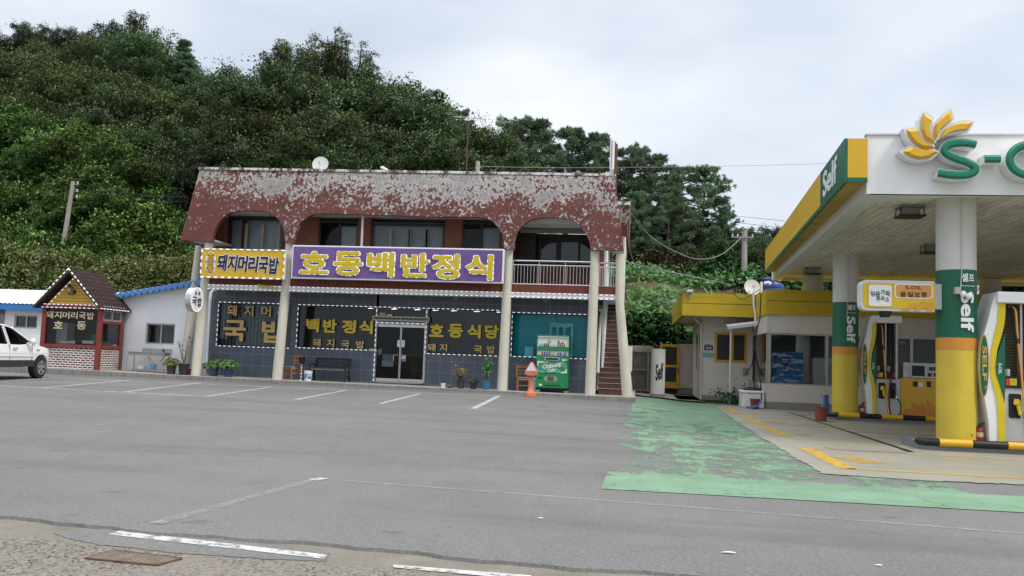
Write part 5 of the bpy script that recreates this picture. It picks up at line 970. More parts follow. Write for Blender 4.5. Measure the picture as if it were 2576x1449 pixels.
b = MB(); b.box(vx(610), YV + .003, vz(690), vx(950), YV + .03, vz(679)); b.build('header_strip', m_wht, vm); b = MB(); b.box(vx(608), YV + .01, vz(803), vx(948), YV + .045, vz(797)); b.box(vx(608), YV + .01, vz(902), vx(948), YV + .045, vz(893)); b.build('shelf', M('blue_shelf', (.05, .08, .25), .4), vm)
cols = [(.25, .45, .42), (.6, .6, .6), (.03, .03, .04), (.6, .6, .55), (.55, .6, .5), (.25, .10, .03), (.02, .05, .25), (.4, .05, .05), (.5, .35, .02), (.3, .4, .6)]
cm = [M('can_colour', c_, .35, .05) for c_ in cols]
for i in range(13):
    x = vx(640 + i * 22); m = cm[[0, 0, 2, 2, 2, 3, 4, 4, 3, 5, 5, 5, 5][i]]; b = MB(); b.lathe((x, YV + .028, vz(797)), [(.016, .001), (.018, .01), (.018, .09), (.01, .115), (.01, .125)], 8); b.build('bottle', m, vm)
for i in range(12):
    x = vx(638 + i * 25); m = cm[[1, 7, 6, 6, 6, 8, 8, 3, 6, 6, 9, 6][i]]; b = MB(); b.lathe((x, YV + .028, vz(893)), [(.017, .001), (.02, .008), (.02, .10), (.016, .115)], 8); b.build('can', m, vm)
b = MB(); b.box(vx(828), YV + .035, vz(758), vx(892), YV + .048, vz(712)); pm_ = NT('blue_card'); pz_ = pm_.xyz(); pm_.col(pm_.mix(pm_.ramp(pm_.noise(9, 2), .45, .55), (.02, .05, .30), (.55, .55, .6))); b.build('display_card', pm_.mat, vm); b = MB()
for i in range(5): a = i * 1.3; b.sphere((vx(735 + 16 * math.cos(a)), YV + .04, vz(735 - 18 * math.sin(a))), .02, 6, 4, (1.6, .3, .8))
b.build('display_leaf', m_vgreen, vm)
# poster panel with lettering
m_pgr = NT('poster_print'); m_pgr.col(m_pgr.mix(m_pgr.ramp(m_pgr.noise(4.5, 3), .42, .62), (.02, .24, .13), (.12, .40, .24))).rough(.35); m_pgr = m_pgr.mat
b = MB(); b.box(vx(612), YV + .012, vz(1085), vx(942), YV + .05, vz(957)); pp_ = b.build('poster', m_pgr, vm)
b = MB()
def star(cx, cz, r): return [(cx + (r if i % 2 == 0 else r * .42) * math.cos(math.pi / 2 + i * math.pi / 5), cz + (r if i % 2 == 0 else r * .42) * math.sin(math.pi / 2 + i * math.pi / 5)) for i in range(10)]
b.prism([(vx(612), vz(957)), (vx(700), vz(957)), (vx(612), vz(1010))], YV + .006, YV + .011); b.prism([(vx(942), vz(1085)), (vx(860), vz(1085)), (vx(942), vz(1030))], YV + .006, YV + .011); b.build('poster_flash', m_vlight, pp_); b = MB(); b.prism(star(vx(645), vz(990), .085), YV + .001, YV + .005); b.prism(star(vx(900), vz(1045), .085), YV + .001, YV + .005); b.build('poster_star', m_vgreen, pp_)
b = MB(); b.textf('Chilsung', lambda a, q, c_: (vx(672 + 200 * a), YV - .002 - .008 * c_, vz(1058 - 45 * a + -62 * q + 6 * math.sin(a * 3))), .03); b.textf('Cider', lambda a, q, c_: (vx(728 + 95 * a), YV - .002 - .008 * c_, vz(1078 - 14 * a - 38 * q)), .03); b.textf('LOVE', lambda a, q, c_: (vx(692 + 45 * a), YV - .002 - .008 * c_, vz(980 - 5 * a - 14 * q)), .01); b.build('lettering', m_wht, pp_)
def capsule(b, xc, zc_, w, h, y0, y1, n=10): b.prism([(xc + (w - h) / 2 * (1 if math.cos(t) > 0 else -1) + h / 2 * math.cos(t), zc_ + h / 2 * math.sin(t)) for t in [2 * math.pi * (i + .5) / (2 * n) for i in range(2 * n)]], y0, y1)
b = MB(); capsule(b, vx(773), vz(930), vx(855) - vx(692), vz(912) - vz(946), YV - .012, YV - .001); b.build('coin_panel', m_lgrey, vm); b = MB(); capsule(b, vx(773), vz(930), vx(845) - vx(700), vz(918) - vz(941), YV - .016, YV - .0125); b.build('coin_slot', m_black, vm)
b = MB(); b.box(vx(880), YV - .008, vz(951), vx(921), YV - .001, vz(926)); b.build('price_card', M('cream_card', (.6, .6, .4), .6), vm); b = MB(); b.box(vx(926), YV - .03, vz(948), vx(940), YV - .001, vz(924)); b.build('lock', m_steel, vm)
b = MB(); capsule(b, vx(765), vz(1150), vx(840) - vx(690), vz(1118) - vz(1182), YV - .012, YV - .001); b.build('delivery_flap', m_grey, vm); b = MB(); b.box(vx(730), YV - .018, vz(1174), vx(800), YV - .0125, vz(1122)); b.build('delivery_opening', M('dark_olive', (.09, .085, .05), .5), vm)
b = MB(); b.box(vx(632), YV - .006, vz(1150), vx(664), YV - .001, vz(1132)); b.box(vx(700), YV - .006, vz(1228), vx(870), YV - .001, vz(1217)); b.build('change_slot', m_black, vm); b = MB(); b.box(vx(640), YV - .006, vz(1228), vx(672), YV - .001, vz(1208)); b.build('sticker', m_wht, vm); b = MB(); b.box(x0 + .03, YV + .1, pz(x0) + .08, x1 - .03, YV + .7, zv0); b.build('plinth', m_black, vm)
for x in (x0 + .02, x1 - .14): 
    b = MB(); b.box(x, YV - .06, pz(x), x + .14, YV + .66, pz(x) + .08); tag(b.build('concrete_block', m_kerb), 'concrete block under the %s end of the vending machine' % ('left' if x < (x0 + x1) / 2 else 'right'), 'block')
b = MB(); P_ = [onY(6, *q, 32.3) for q in [(728, 262), (738, 340), (752, 440), (780, 510), (815, 560), (824, 668)]]; b.tube(P_, .012, 6); tag(b.build('power_cable', m_wireg), 'loose grey cable hanging from the trim down to the vending machine', 'cable')
q = rc(6, 500, 1130, 582, 1265, 32.2); t = thing('water_dispenser', 'pale plastic water cooler between the wooden chair and the vending machine', 'water cooler', ((q[0] + q[2]) / 2, 32.3, pz(q[0]))); b = MB(); b.box(q[0] + .02, 32.2, pz(q[0]), q[2], 32.5, q[3]); b.build('cabinet', m_lgrey, t, bevel=.015); b = MB(); b.lathe(((q[0] + q[2]) / 2 + .02, 32.35, q[3]), [(.05, .001), (.11, .06), (.11, .3), (.09, .34)], 14); b.build('bottle', M('pale_blue_bottle', (.35, .48, .58), .2), t, True); b = MB(); b.box(q[0] + .05, 32.192, q[1] + .3, q[2] - .05, 32.199, q[3] - .1); b.build('panel', mj, t)
# orange warning stand
p = G(6, 525, 1346); Yw_ = p.y; t = thing('warning_stand', 'orange plastic warning stand with a white triangle on top in front of the kerb', 'warning stand', p)
c = (p.x, Yw_, p.z); s_ = (onY(6, 585, 1340, Yw_).x - onY(6, 465, 1340, Yw_).x) / 120; H_ = lambda y: p.z + (1346 - y) * s_
b = MB(); b.lathe(c, [(.20, 0), (.205, .07), (.195, .09), (.195, .13), (.16, .16), (.11, .2), (.075, .32), (.06, (1346 - 1200) * s_), (.055, (1346 - 1115) * s_)], 20); b.build('stalk', m_orange, t, True)
X_ = lambda x: p.x + (x - 530) * s_
b = MB(); b.prism([(X_(462), H_(1068)), (X_(602), H_(1068)), (X_(598), H_(1108)), (X_(548), H_(1118)), (X_(515), H_(1118)), (X_(465), H_(1108))], Yw_ - .11, Yw_ + .11); b.prism([(X_(462), H_(1068)), (X_(602), H_(1068)), (X_(545), H_(966)), (X_(522), H_(966))], Yw_ - .09, Yw_ + .09); b.build('head', m_orange, t, bevel=.012); b = MB(); b.prism([(X_(474), H_(1063)), (X_(592), H_(1063)), (X_(540), H_(976)), (X_(527), H_(976))], Yw_ - .1, Yw_ - .0915); b.build('reflector', M('reflective_white', (.68, .67, .68), .4), t)
# ------------------------------------------------------------------ passage between the buildings
q = rc(7, 90, 722, 275, 1108, 40); zg = onY(7, 180, 1108, 40).z
t = thing('passage_gate', 'grey weathered corrugated metal gate closing the passage between the buildings', 'gate', ((q[0] + q[2]) / 2, 40, q[1])); b = MB(); vs = []; n = 60
for i in range(n + 1): x = lerp(q[0] - .25, q[2] + .05, i / n); w = .02 * math.sin(i * 1.6); vs += [(x, 40 + w, q[1] - .05), (x, 40 + w, q[3])]
b.add(vs, [(2 * i, 2 * i + 2, 2 * i + 3, 2 * i + 1) for i in range(n)]); b.build('sheet', M('grey_sheet_metal', (.20, .185, .165), .7, .2, 2, dirt=.5, dirtc=(.09, .08, .07)), t)
b = MB()
for z in (q[1] + .02, q[3] - .03, lerp(q[1], q[3], .52)): b.box(q[0] - .25, 39.9, z - .04, q[2] + .05, 39.96, z + .04)
xx = onY(7, 245, 900, 40).x; b.box(xx - .04, 39.89, q[1] - .05, xx + .04, 39.955, q[3]); b.build('frame', M('gate_frame', (.23, .21, .19), .7, .15), t)
b = MB(); b.box(q[0] - .3, 40.2, q[1] - .2, q[2] + .05, 40.4, onY(7, 180, 678, 40.2).z); tag(b.build('boundary_wall', m_pave), 'grey concrete wall topped just above the metal gate', 'wall')
YQ = 37.2; q = rc(7, 278, 706, 402, 1192, YQ); t = thing('sign_pillar', 'white rounded pillar with black slanted lettering at the passage entrance', 'pillar', ((q[0] + q[2]) / 2, YQ, 0)); vs = []; N_ = 20; cx = (q[0] + q[2]) / 2; wv = (q[2] - q[0]) / 2
def arcp(a, z, r=1.0): return (cx + wv * r * math.sin(a) * 1.02, YQ + .25 - wv * r * .6 * math.cos(a), z)
b = MB(); vs = []
zb4 = onY(7, 340, 1140, YQ).z
for z, c in ((-.02, 1), (zb4, 0)):
    z2 = zb4 if c else q[3]; o = []
    for zz in (z, z2):
        for i in range(N_ + 1): a = lerp(-1.5, 1.5, i / N_); o.append(arcp(a, zz))
        o += [(cx + wv, YQ + .55, zz), (cx - wv, YQ + .55, zz)]
    n = N_ + 3; b.c = c; b.add(o, [tuple(range(n - 1, -1, -1)), tuple(range(n, 2 * n))] + [(i, (i + 1) % n, n + (i + 1) % n, n + i) for i in range(n)])
b.build('body', [m_colw, m_base], t); s_ = rc(7, 322, 845, 388, 1008, YQ); b = MB(); b.textf('Self', lambda a, w, c: arcp(lerp((s_[0] - cx) / wv, (s_[2] - cx) / wv, a) * 1.1, lerp(s_[1], s_[3], w) + .1 * a - .05, 1.01 + .01 * c), .04); b.build('lettering', m_black, t)
q = rc(6, 1598, 792, 1638, 1070, 33.4); b = MB(); b.box(q[0] - .1, 33.4, q[1], q[2], 33.65, q[3]); tag(b.build('meter_box', m_wht, bevel=.01), 'tall white meter box behind the splayed column by the stairs', 'meter box')
# ------------------------------------------------------------------ station shop
YB, YR = 37.7, 33.8
sp = thing('station_shop', 'beige filling station shop with yellow roof fascia and large windows', 'building', (8, 35, 0))
XC = onY(7, 757, 900, YB).x; XR = onY(7, 1370, 900, YR).x; zl0 = .03
wq = rc(7, 880, 550, 1185, 845, YB); zsoff = onY(7, 800, 405, YB).z
b = MB()
def blk(x0, z0, x1, z1, y0, y1, c=0): b.c = c; b.box(x0, y0, z0, x1, y1, z1)
blk(XC, .3, wq[0], zsoff, YB, YB + .2); blk(wq[2], .3, XR, zsoff, YB, YB + .2); blk(wq[0], .3, wq[2], wq[1], YB, YB + .2); blk(wq[0], wq[3], wq[2], zsoff, YB, YB + .2)
zpl = onY(7, 900, 1155, YB).z; 
b.c = 1; b.box(XC - .02, YB - .02, -.1, XR, YB + .2, zpl if zpl > .301 else .3)
# side wall of the left block with two narrow windows
blk(XC, -.1, XC + .2, zsoff, YB + .2, 44); b.build('wall', [m_beigew, m_base], sp)
for ya, yb5 in ((38.6, 39.2), (40.4, 41.2)): b = MB(); b.box(XC - .02, ya, 1.3, XC + .05, yb5, 2.9); b.build('side_window', m_glass, sp)
ow = window(sp, wq, YB - .02, m_doory, m_glass, .10, (.55,), (), m_inner, .5, .12); b = MB(); b.box(wq[0] + .1, YB + .005, wq[1] + .1, wq[2] - .1, YB + .01, wq[3] - .1); b.build('insect_screen', m_screen, ow)
# right block
zs0, zs1 = onY(8, 300, 880, YR).z, onY(8, 300, 470, YR).z; zl1 = onY(8, 100, 318, YR).z; zt5 = onY(8, 300, 128, YR).z; xE = 19.0
b = MB(); b.box(XR, YR, .28, xE, YR + .2, zs0); b.box(XR, YR + .2, .28, XR + .2, YB, zs0); b.box(XR, YR, zs1, xE, YR + .25, zl1); b.box(XR, YR + .25, zs1, XR + .2, YB, zl1); b.c = 1; b.box(XR - .02, YR - .02, -.1, xE, YR + .2, .28); b.box(XR - .02, YR + .2, -.1, XR + .2, YB, .28); b.build('shop_wall', [m_beigew, m_base], sp)
b = MB(); b.box(XR + .2, 40, 0, xE, 40.2, 4); b.box(XR + .2, YR + .3, zl1 - .2, xE, 40, zl1 - .1); b.box(XR + .2, YR + .3, .02, xE, 40, .1); b.build('shop_interior', m_inner, sp)
f = MB(); mulx = [onY(7, 1402, 800, YR).x, onY(8, 517, 700, YR).x, onY(8, 830, 700, YR).x, onY(8, 1190, 700, YR).x, onY(8, 1720, 700, YR).x, 14.5, 17]
for x in mulx: f.box(x - .05, YR + .06, zs0, x + .05, YR + .16, zs1)
f.box(XR + .02, YR + .2, zs0, XR + .1, YR + .3, zs1); f.box(XR, YR + .02, zs0, xE, YR + .16, zs0 + .05); f.box(XR + .1, YR + .05, zs1 - .06, xE, YR + .16, zs1 - .002); sf = f.build('window_frame', m_alu, sp)
p = MB(); p.add([(XR + .06, YR + .1, zs0), (xE, YR + .1, zs0), (xE, YR + .1, zs1), (XR + .06, YR + .1, zs1)], [(0, 1, 2, 3)]); p.add([(XR + .06, YR + .1, zs0), (XR + .06, YB, zs0), (XR + .06, YB, zs1), (XR + .06, YR + .1, zs1)], [(0, 1, 2, 3)]); p.build('pane', m_glass_c, sf)
b = MB(); b.box(XR - .05, YR - .08, zl1, xE, YR + .3, zt5); b.box(XR - .05, YR + .3, zl1, XR + .2, 37.2, zt5); b.box(XR + .2, YR + .3, zt5 - .3, xE, 41, zt5 - .2); b.build('fascia', m_yfas, sp)
YF = 36.7; zfa, zfb = onY(7, 900, 186, YF).z, onY(7, 900, 400, YF).z; xA = onY(7, 572, 300, YF).x; pB = onZ(7, 475, 482, zfb)
b = MB(); yE = 45.0; xBk = pB.x
b.plate([(xA, YF, zfb), (XR - .05, YF, zfb), (XR - .05, YF, zfa), (xA, YF, zfa)], (0, .15, 0)); b.plate([(xA, YF, zfb), (xA, YF, zfa), (xBk, pB.y, zfa), (xBk, pB.y, zfb)], (.15, .02, 0)); b.build('fascia', m_yfas, sp)
b = MB(); b.plate([(xA + .02, YF + .05, zfb + .02), (XR, YF + .05, zfb + .02), (XR, pB.y, zfb + .02), (xBk + .02, pB.y, zfb + .02)], (0, 0, .1)); b.build('eave_soffit', m_beigew, sp)
zg5 = onY(7, 900, 280, YF).z; b = MB(); b.box(xA + .02, YF - .006, zg5 - .012, XR - .06, YF - .001, zg5 + .012); b.box(XR - .03, YR - .086, zg5 - .05, xE, YR - .081, zg5 - .028); b.build('fascia_groove', M('dark_joint', (.16, .11, .01), .8), sp)
b = MB(); P_ = [onY(7, 690, 410, YB - .1), onY(7, 705, 440, YB - .1), onY(7, 752, 475, YB - .08), onY(7, 745, 1190, YB - .08)]; b.tube(P_, .045, 8); b.build('downpipe', m_beigew, sp)
# return wall and ochre door at the end of the passage
YD = 43.5; wa, wb = onY(7, 535, 660, YD), onY(7, 665, 1110, YD); b = MB(); b.box(wa.x, YD, -.1, XC + .1, YD + .15, wa.z); b.build('passage_wall', m_beigew, sp); b = MB(); b.box(wa.x, YD - .02, -.1, XC + .1, YD - .001, onY(7, 600, 1080, YD).z); b.build('passage_plinth', m_base, sp)
tl5, br5 = onY(7, 358, 662, YD), onY(7, 538, 1086, YD); D_ = thing('passage_door', 'ochre framed screen door standing open at the end of the passage', 'door', (br5.x, YD - .1, br5.z)); x0, z0, x1, z1 = tl5.x, br5.z, br5.x, tl5.z; y = YD - .15; b = MB(); w = .13
zmd = onY(7, 450, 872, YD).z; b.box(x0, y, z0, x0 + w, y + .06, z1); b.box(x1 - w, y, z0, x1, y + .06, z1); b.box(x0 + w, y, z1 - w, x1 - w, y + .06, z1); b.box(x0 + w, y, z0, x1 - w, y + .06, z0 + .3); b.box(x0 + w, y, zmd - .06, x1 - w, y + .06, zmd + .06); b.build('frame', m_doory, D_); b = MB(); b.box(x0 + w, y + .02, z0 + .3, x1 - w, y + .04, zmd - .06); b.box(x0 + w, y + .02, zmd + .06, x1 - w, y + .04, z1 - w); b.build('mesh_panel', m_screen, D_); b = MB(); b.tube([(x1 - .06, y - .06, zmd - .1), (x1 - .06, y - .06, zmd - .3)], .02, 6); b.build('handle', m_black, D_)
sheet('passage_floor', m_pave, [(.3, 37.0), (XC + .1, 37.0), (XC + .1, 48), (-.6, 48), (-.6, 40.0)], .06, 1.0)
b = MB(); b.box(XC - 1.9, 37.6, -.05, XC - .03, 43.4, .10); struct(b.build('passage_step', m_pave))
# address plates
q = rc(7, 773, 655, 870, 732, YB); t = thing('address_plate', 'dark house number plate reading 6112 on the station shop wall', 'number plate', ((q[0] + q[2]) / 2, YB, q[1])); xm5 = (q[0] + q[2]) / 2; zk = lerp(q[1], q[3], .86); b = MB(); b.prism([(q[0], q[1]), (q[2], q[1]), (q[2], zk), (xm5, q[3]), (q[0], zk)], YB - .03, YB - .002); b.build('plate', m_wht, t); b = MB(); d = .025; b.prism([(q[0] + d, q[1] + d), (q[2] - d, q[1] + d), (q[2] - d, zk - d * .6), (xm5, q[3] - d), (q[0] + d, zk - d * .6)], YB - .034, YB - .031); b.build('face', m_navy, t); b = MB(); b.text('6112', q[0] + .1, q[1] + .08, q[2] - .1, lerp(q[1], q[3], .52), YB - .035, .004, .04); b.box(xm5 - .14, YB - .039, lerp(q[1], q[3], .76), xm5 + .14, YB - .0345, lerp(q[1], q[3], .80)); b.box(q[0] + .05, YB - .039, lerp(q[1], q[3], .60), q[2] - .05, YB - .0345, lerp(q[1], q[3], .615)); b.build('lettering', m_wht, t)
q = rc(7, 770, 746, 873, 788, YB); t = thing('toilet_plate', 'green toilet direction plate under the house number', 'sign plate', ((q[0] + q[2]) / 2, YB, q[1])); b = MB(); b.box(q[0], YB - .025, q[1], q[2], YB - .002, q[3]); b.build('plate', M('mint_green', (.10, .36, .25), .5), t); b = MB(); b.text('화장실', q[0] + .09, q[1] + .09, q[2] - .06, q[3] - .07, YB - .026, .004, .03); b.build('lettering', m_wht, t)
q = rc(7, 800, 790, 838, 822, YB); b = MB(); b.box(q[0], YB - .012, q[1], q[2], YB - .002, q[3]); tag(b.build('notice', M('pale_blue_notice', (.42, .52, .62), .6)), 'small pale blue notice under the green toilet plate', 'notice')
# awning with its post
zA, zB_ = onY(7, 985, 500, 36.9).z, onY(7, 1305, 460, 36.9).z; x0, x1 = onY(7, 985, 500, 36.9).x, onY(7, 1310, 460, 36.9).x; t = thing('awning', 'small corrugated white awning on a thin post beside the shop window', 'awning', ((x0 + x1) / 2, 36.9, 0)); b = MB(); vs = []; n = 26
for i in range(n + 1): y = lerp(36.3, YB - .02, i / n); w = .03 * math.sin(i * 1.9); vs += [(x0, y, zA + w + (y - 36.3) * .12), (x1, y, zB_ + w + (y - 36.3) * .12)]
b.add(vs, [(2 * i, 2 * i + 1, 2 * i + 3, 2 * i + 2) for i in range(n)]); b.build('sheet', m_corr, t, 'all'); b = MB(); b.beam((x0, 36.28, zA - .06), (x1, 36.28, zB_ - .06), .04, .13); b.build('edge_trim', m_lgrey, t); pp5 = onY(7, 1030, 700, 36.4); b = MB(); b.tube([(pp5.x, 36.4, .0), (pp5.x, 36.4, zA + .04)], .035, 8); b.build('post', m_colw, t)
# planter tub, debris, pot, hose
q = rc(7, 1148, 1105, 1340, 1270, 33.45); q = (q[0], .015, XR - .06, q[3]); b = MB(); t = thing('storage_tub', 'dirty white tub heaped with dark junk beside the shop corner', 'tub', ((q[0] + q[2]) / 2, 34, 0)); b.box(q[0], 33.7, .015, q[2], 34.7, q[3] - .1); b.box(q[0] - .03, 33.67, q[3] - .1, q[2], 34.73, q[3]); b.build('box', m_dirtw, t, bevel=.04); b = MB(); b.sphere(((q[0] + q[2]) / 2, 34.1, q[3] - .02), .34, 9, 6, (1, .9, .45)); b.build('junk_heap', M('dark_junk', (.03, .026, .022), .9, .5, 12), t); b = MB(); r5 = random.Random(2)
for i in range(7): a = Vector(((q[0] + q[2]) / 2 + r5.uniform(-.3, .3), 34 + r5.uniform(-.2, .2), q[3] + .05)); b.tube([a, a + Vector((r5.uniform(-.3, .3), r5.uniform(-.1, .1), r5.uniform(.05, .5)))], .02, 5)
b.build('stick', m_bark, t)
p = onY(7, 1262, 1265, 33.3); pot('terracotta pot in front of the white tub at the shop corner', (p.x, 33.3, .014), .18, .36, m_pot, None, None, 1, 'flower pot', 'flower_pot'); b = MB(); P_ = [onY(7, x, y, 33.05) for x, y in [(1180, 1262), (1230, 1268), (1290, 1250), (1322, 1205)]]; P_ = [Vector((v.x, v.y, max(.05, v.z))) for v in P_]; b.tube(P_, .035, 8); tag(b.build('hose', M('blue_hose', (.04, .16, .55), .4)), 'bright blue hose curling around the terracotta pot', 'hose')
b = MB(); P_ = [onY(7, x, y, YR - .1) for x, y in [(1325, 1200), (1318, 1040), (1290, 880), (1262, 700), (1270, 560), (1310, 420), (1318, 190)]]; b.tube(P_, .022, 6); tag(b.build('cable', m_wire), 'black cable running up the front corner of the shop to the yellow fascia', 'cable'); b = MB(); P_ = [onY(7, x, y, YB - .15) for x, y in [(1245, 500), (1262, 700), (1235, 850), (1180, 950)]]; b.tube(P_, .018, 6); tag(b.build('cable', m_wire), 'black cable bending to the grey junction box on the shop wall', 'cable'); b = MB(); P_ = [onY(7, x, y, YB - .15) for x, y in [(1255, 730), (1275, 960), (1265, 1080)]]; b.tube(P_, .018, 6); tag(b.build('cable', m_wire), 'short black cable hanging behind the white tub at the shop wall', 'cable'); q = rc(7, 1145, 888, 1187, 952, YB); b = MB(); b.box(q[0], YB - .12, q[1], q[2], YB - .003, q[3]); tag(b.build('junction_box', m_grey, bevel=.01), 'small grey junction box on the shop wall right of the window', 'junction box')
b = MB(); P_ = [onY(7, x, y, YF - .12) for x, y in [(1248, 185), (1252, 300), (1268, 400), (1262, 515)]]; b.tube(P_, .05, 8); tag(b.build('overflow_pipe', m_wht), 'white plastic pipe hanging down over the yellow fascia', 'pipe')
# grasses by the post
rs = np.random.RandomState(3); P0 = onY(7, 1090, 1240, 36.2); n = 260; P = np.c_[rs.normal(P0.x, .45, n), rs.normal(36.4, .25, n), np.abs(rs.normal(.28, .2, n))]; o = bpy.data.objects.new('weeds', mesh_quads('weeds', leaves(P, rs.normal(size=(n, 3)) + [0, -.3, .8], .2, .35, rs), [lf_dkp])); COL.objects.link(o); o['kind'] = 'stuff'; o['label'] = 'green weeds growing at the foot of the shop wall'
# roof things
p = onY(7, 1238, 122, 37.4); dish('satellite_dish', 'grey satellite dish on the yellow station shop roof beside the blue tank', p, .33, m_dish, math.radians(-20), math.radians(10), (p.x, 37.6, zfa))
q = rc(7, 1320, 78, 1558, 150, 38); t = thing('water_tank', 'blue plastic water tank on the station shop roof', 'water tank', ((q[0] + q[2]) / 2, 38.6, q[1] - .3)); cx = (q[0] + q[2]) / 2; Rk = (q[2] - q[0]) / 2; b = MB(); b.lathe((cx, 38.6, q[1] - .35), [(Rk * .97, 0), (Rk, .1), (Rk, .38), (Rk * .97, .42), (Rk, .46), (Rk, q[3] - q[1] + .25), (Rk * .9, q[3] - q[1] + .36), (Rk * .4, q[3] - q[1] + .45)], 28); b.build('tank', m_tank, t, True); b = MB(); b.lathe((cx - .1, 38.6, q[3] + .08), [(.26, 0), (.26, .14), (.2, .18)], 16); b.build('lid', m_tank, t, True); b = MB(); p = onY(7, 1370, 85, 37.5); b.tube([(cx - Rk * .8, 37.75, q[3] - .05), (cx - Rk * .5, 37.7, q[3] - .02), (cx - Rk * .3, 37.68, q[3] - .08)], .06, 8); b.tube([(cx - Rk * 1.05, 37.7, q[3]), (cx - Rk * 1.05, 37.7, q[1] - .3)], .05, 8); b.build('pipe', m_wht, t)
p = onY(7, 640, 165, YF); t = thing('floodlight', 'small grey floodlight on the yellow shop fascia', 'floodlight', (p.x, YF - .05, p.z)); b = MB(); b.beam(p + Vector((-.12, -.12, .03)), p + Vector((.12, -.05, .03)), .12, .1); b.build('housing', m_lgrey, t); b = MB(); b.box(p.x - .03, YF - .06, p.z - .3, p.x + .03, YF - .01, p.z - .02); b.build('bracket', m_grey, t)
# things in the shop window
q = rc(8, 82, 612, 322, 885, YR + .35); cm_ = NT('blue_cloud_print'); x = cm_.xyz(); n1 = cm_.noise(2.6, 3, .5, cm_.mapv((1, 1, 3.2))); c_ = cm_.mix(cm_.ramp(cm_.noise(1.3, 2), .45, .55), (.010, .05, .20), (.02, .20, .55)); cm_.col(cm_.mix(cm_.ramp(n1, .53, .56), c_, (.6, .66, .7))).rough(.5); b = MB(); b.box(q[0], YR + .33, zs0 + .06, q[2], YR + .37, q[3]); tag(b.build('display_board', cm_.mat), 'blue display board printed with white clouds in the shop window', 'display board')
q = rc(8, 272, 498, 385, 880, YR + 1.2); b = MB(); b.tube([((q[0] + q[2]) / 2, YR + 1.3, .1), ((q[0] + q[2]) / 2, YR + 1.3, 3.4)], (q[2] - q[0]) / 2, 20); b.build('interior_column', m_colw, sp, True)
q = rc(8, 420, 660, 572, 888, YR + .6); b = MB(); b.box(q[0], YR + .6, .11, q[2], YR + 1.2, q[3]); tag(b.build('fridge', m_wht, bevel=.03), 'white refrigerator standing inside the shop window', 'refrigerator')
q = rc(8, 1070, 505, 1148, 572, YR + .3); t = thing('warning_notice', 'red notice with white lettering in the shop window', 'notice', (q[0], YR + .3, q[1])); b = MB(); b.box(q[0] - .1, YR + .3, q[1], q[2], YR + .31, q[3]); b.build('card', M('notice_red', (.30, .02, .03), .5), t); b = MB(); b.text('엄금', q[0] + .06, q[1] + .1, q[2] - .05, q[3] - .1, YR + .299, .004, .03); b.build('lettering', m_wht, t)
q = rc(8, 1070, 585, 1200, 635, YR + .25); t = thing('window_air_unit', 'beige slatted air unit in the shop window below the red notice', 'air conditioner', (q[0], YR + .3, q[1])); b = MB(); b.box(q[0], YR + .2, q[1], q[2], YR + .6, q[3]); b.build('casing', m_beige, t, bevel=.02); b = MB()
for i in range(4): b.box(lerp(q[0], q[2], .06 + i * .23), YR + .19, q[1] + .06, lerp(q[0], q[2], .24 + i * .23), YR + .199, q[3] - .06)
b.build('vent', m_black, t)
# ------------------------------------------------------------------ canopy
ZC0, ZC1 = 4.94, 6.10; cp = thing('station_canopy', 'large filling station canopy with white front fascia, yellow side panel and round columns', 'canopy', (9, 26, 0))
fl_, bl_ = (4.38, 18.0), (5.22, 36.0)
b = MB(); b.plate([(fl_[0] + .02, 18.02, ZC0), (22, 18.02, ZC0), (22, 18.22, ZC0), (fl_[0] + .25, 18.22, ZC0)], (0, 0, .01)); b.build('soffit_edge', m_canw, cp)
b = MB(); b.plate([(fl_[0], 18.0, ZC0), (22, 18.0, ZC0), (22, 18.0, ZC1), (fl_[0], 18.0, ZC1)], (0, .12, 0)); b.build('front_fascia', m_canw, cp)
b = MB(); b.plate([(fl_[0], 18.12, ZC0 + .0), (bl_[0], bl_[1], ZC0), (bl_[0], bl_[1], ZC1), (fl_[0], 18.12, ZC1)], (.12, 0, 0)); b.build('side_fascia', m_colw, cp)
b = MB(); b.plate([(fl_[0] + .12, 18.12, ZC0 + .12), (22, 18.12, ZC0 + .12), (22, 36, ZC0 + .12), (bl_[0] + .12, 36, ZC0 + .12)], (0, 0, .05)); b.build('ceiling', m_ceil, cp)
b = MB(); b.plate([(fl_[0] + .12, 18.12, ZC1 - .2), (22, 18.12, ZC1 - .2), (22, 36, ZC1 - .2), (bl_[0] + .12, 36, ZC1 - .2)], (0, 0, .06)); b.plate([(bl_[0], 36, ZC0), (22, 36, ZC0), (22, 36, ZC1), (bl_[0], 36, ZC1)], (0, .1, 0)); b.build('roof_deck', m_colw, cp)
b = MB(); b.plate([(fl_[0] + .12, 18.13, ZC0 + .002), (fl_[0] + 1.9, 18.13, ZC0 + .002), (fl_[0] + .38, 19.0, ZC0 + .002), (bl_[0] + .36, 36, ZC0 + .002), (bl_[0] + .125, 36, ZC0 + .002)], (0, 0, .11)); b.build('ceiling_border', m_colw, cp)
b = MB(); b.box(fl_[0] - .02, 17.97, ZC1, 22, 18.14, ZC1 + .03); b.build('fascia_trim', m_lgrey, cp)
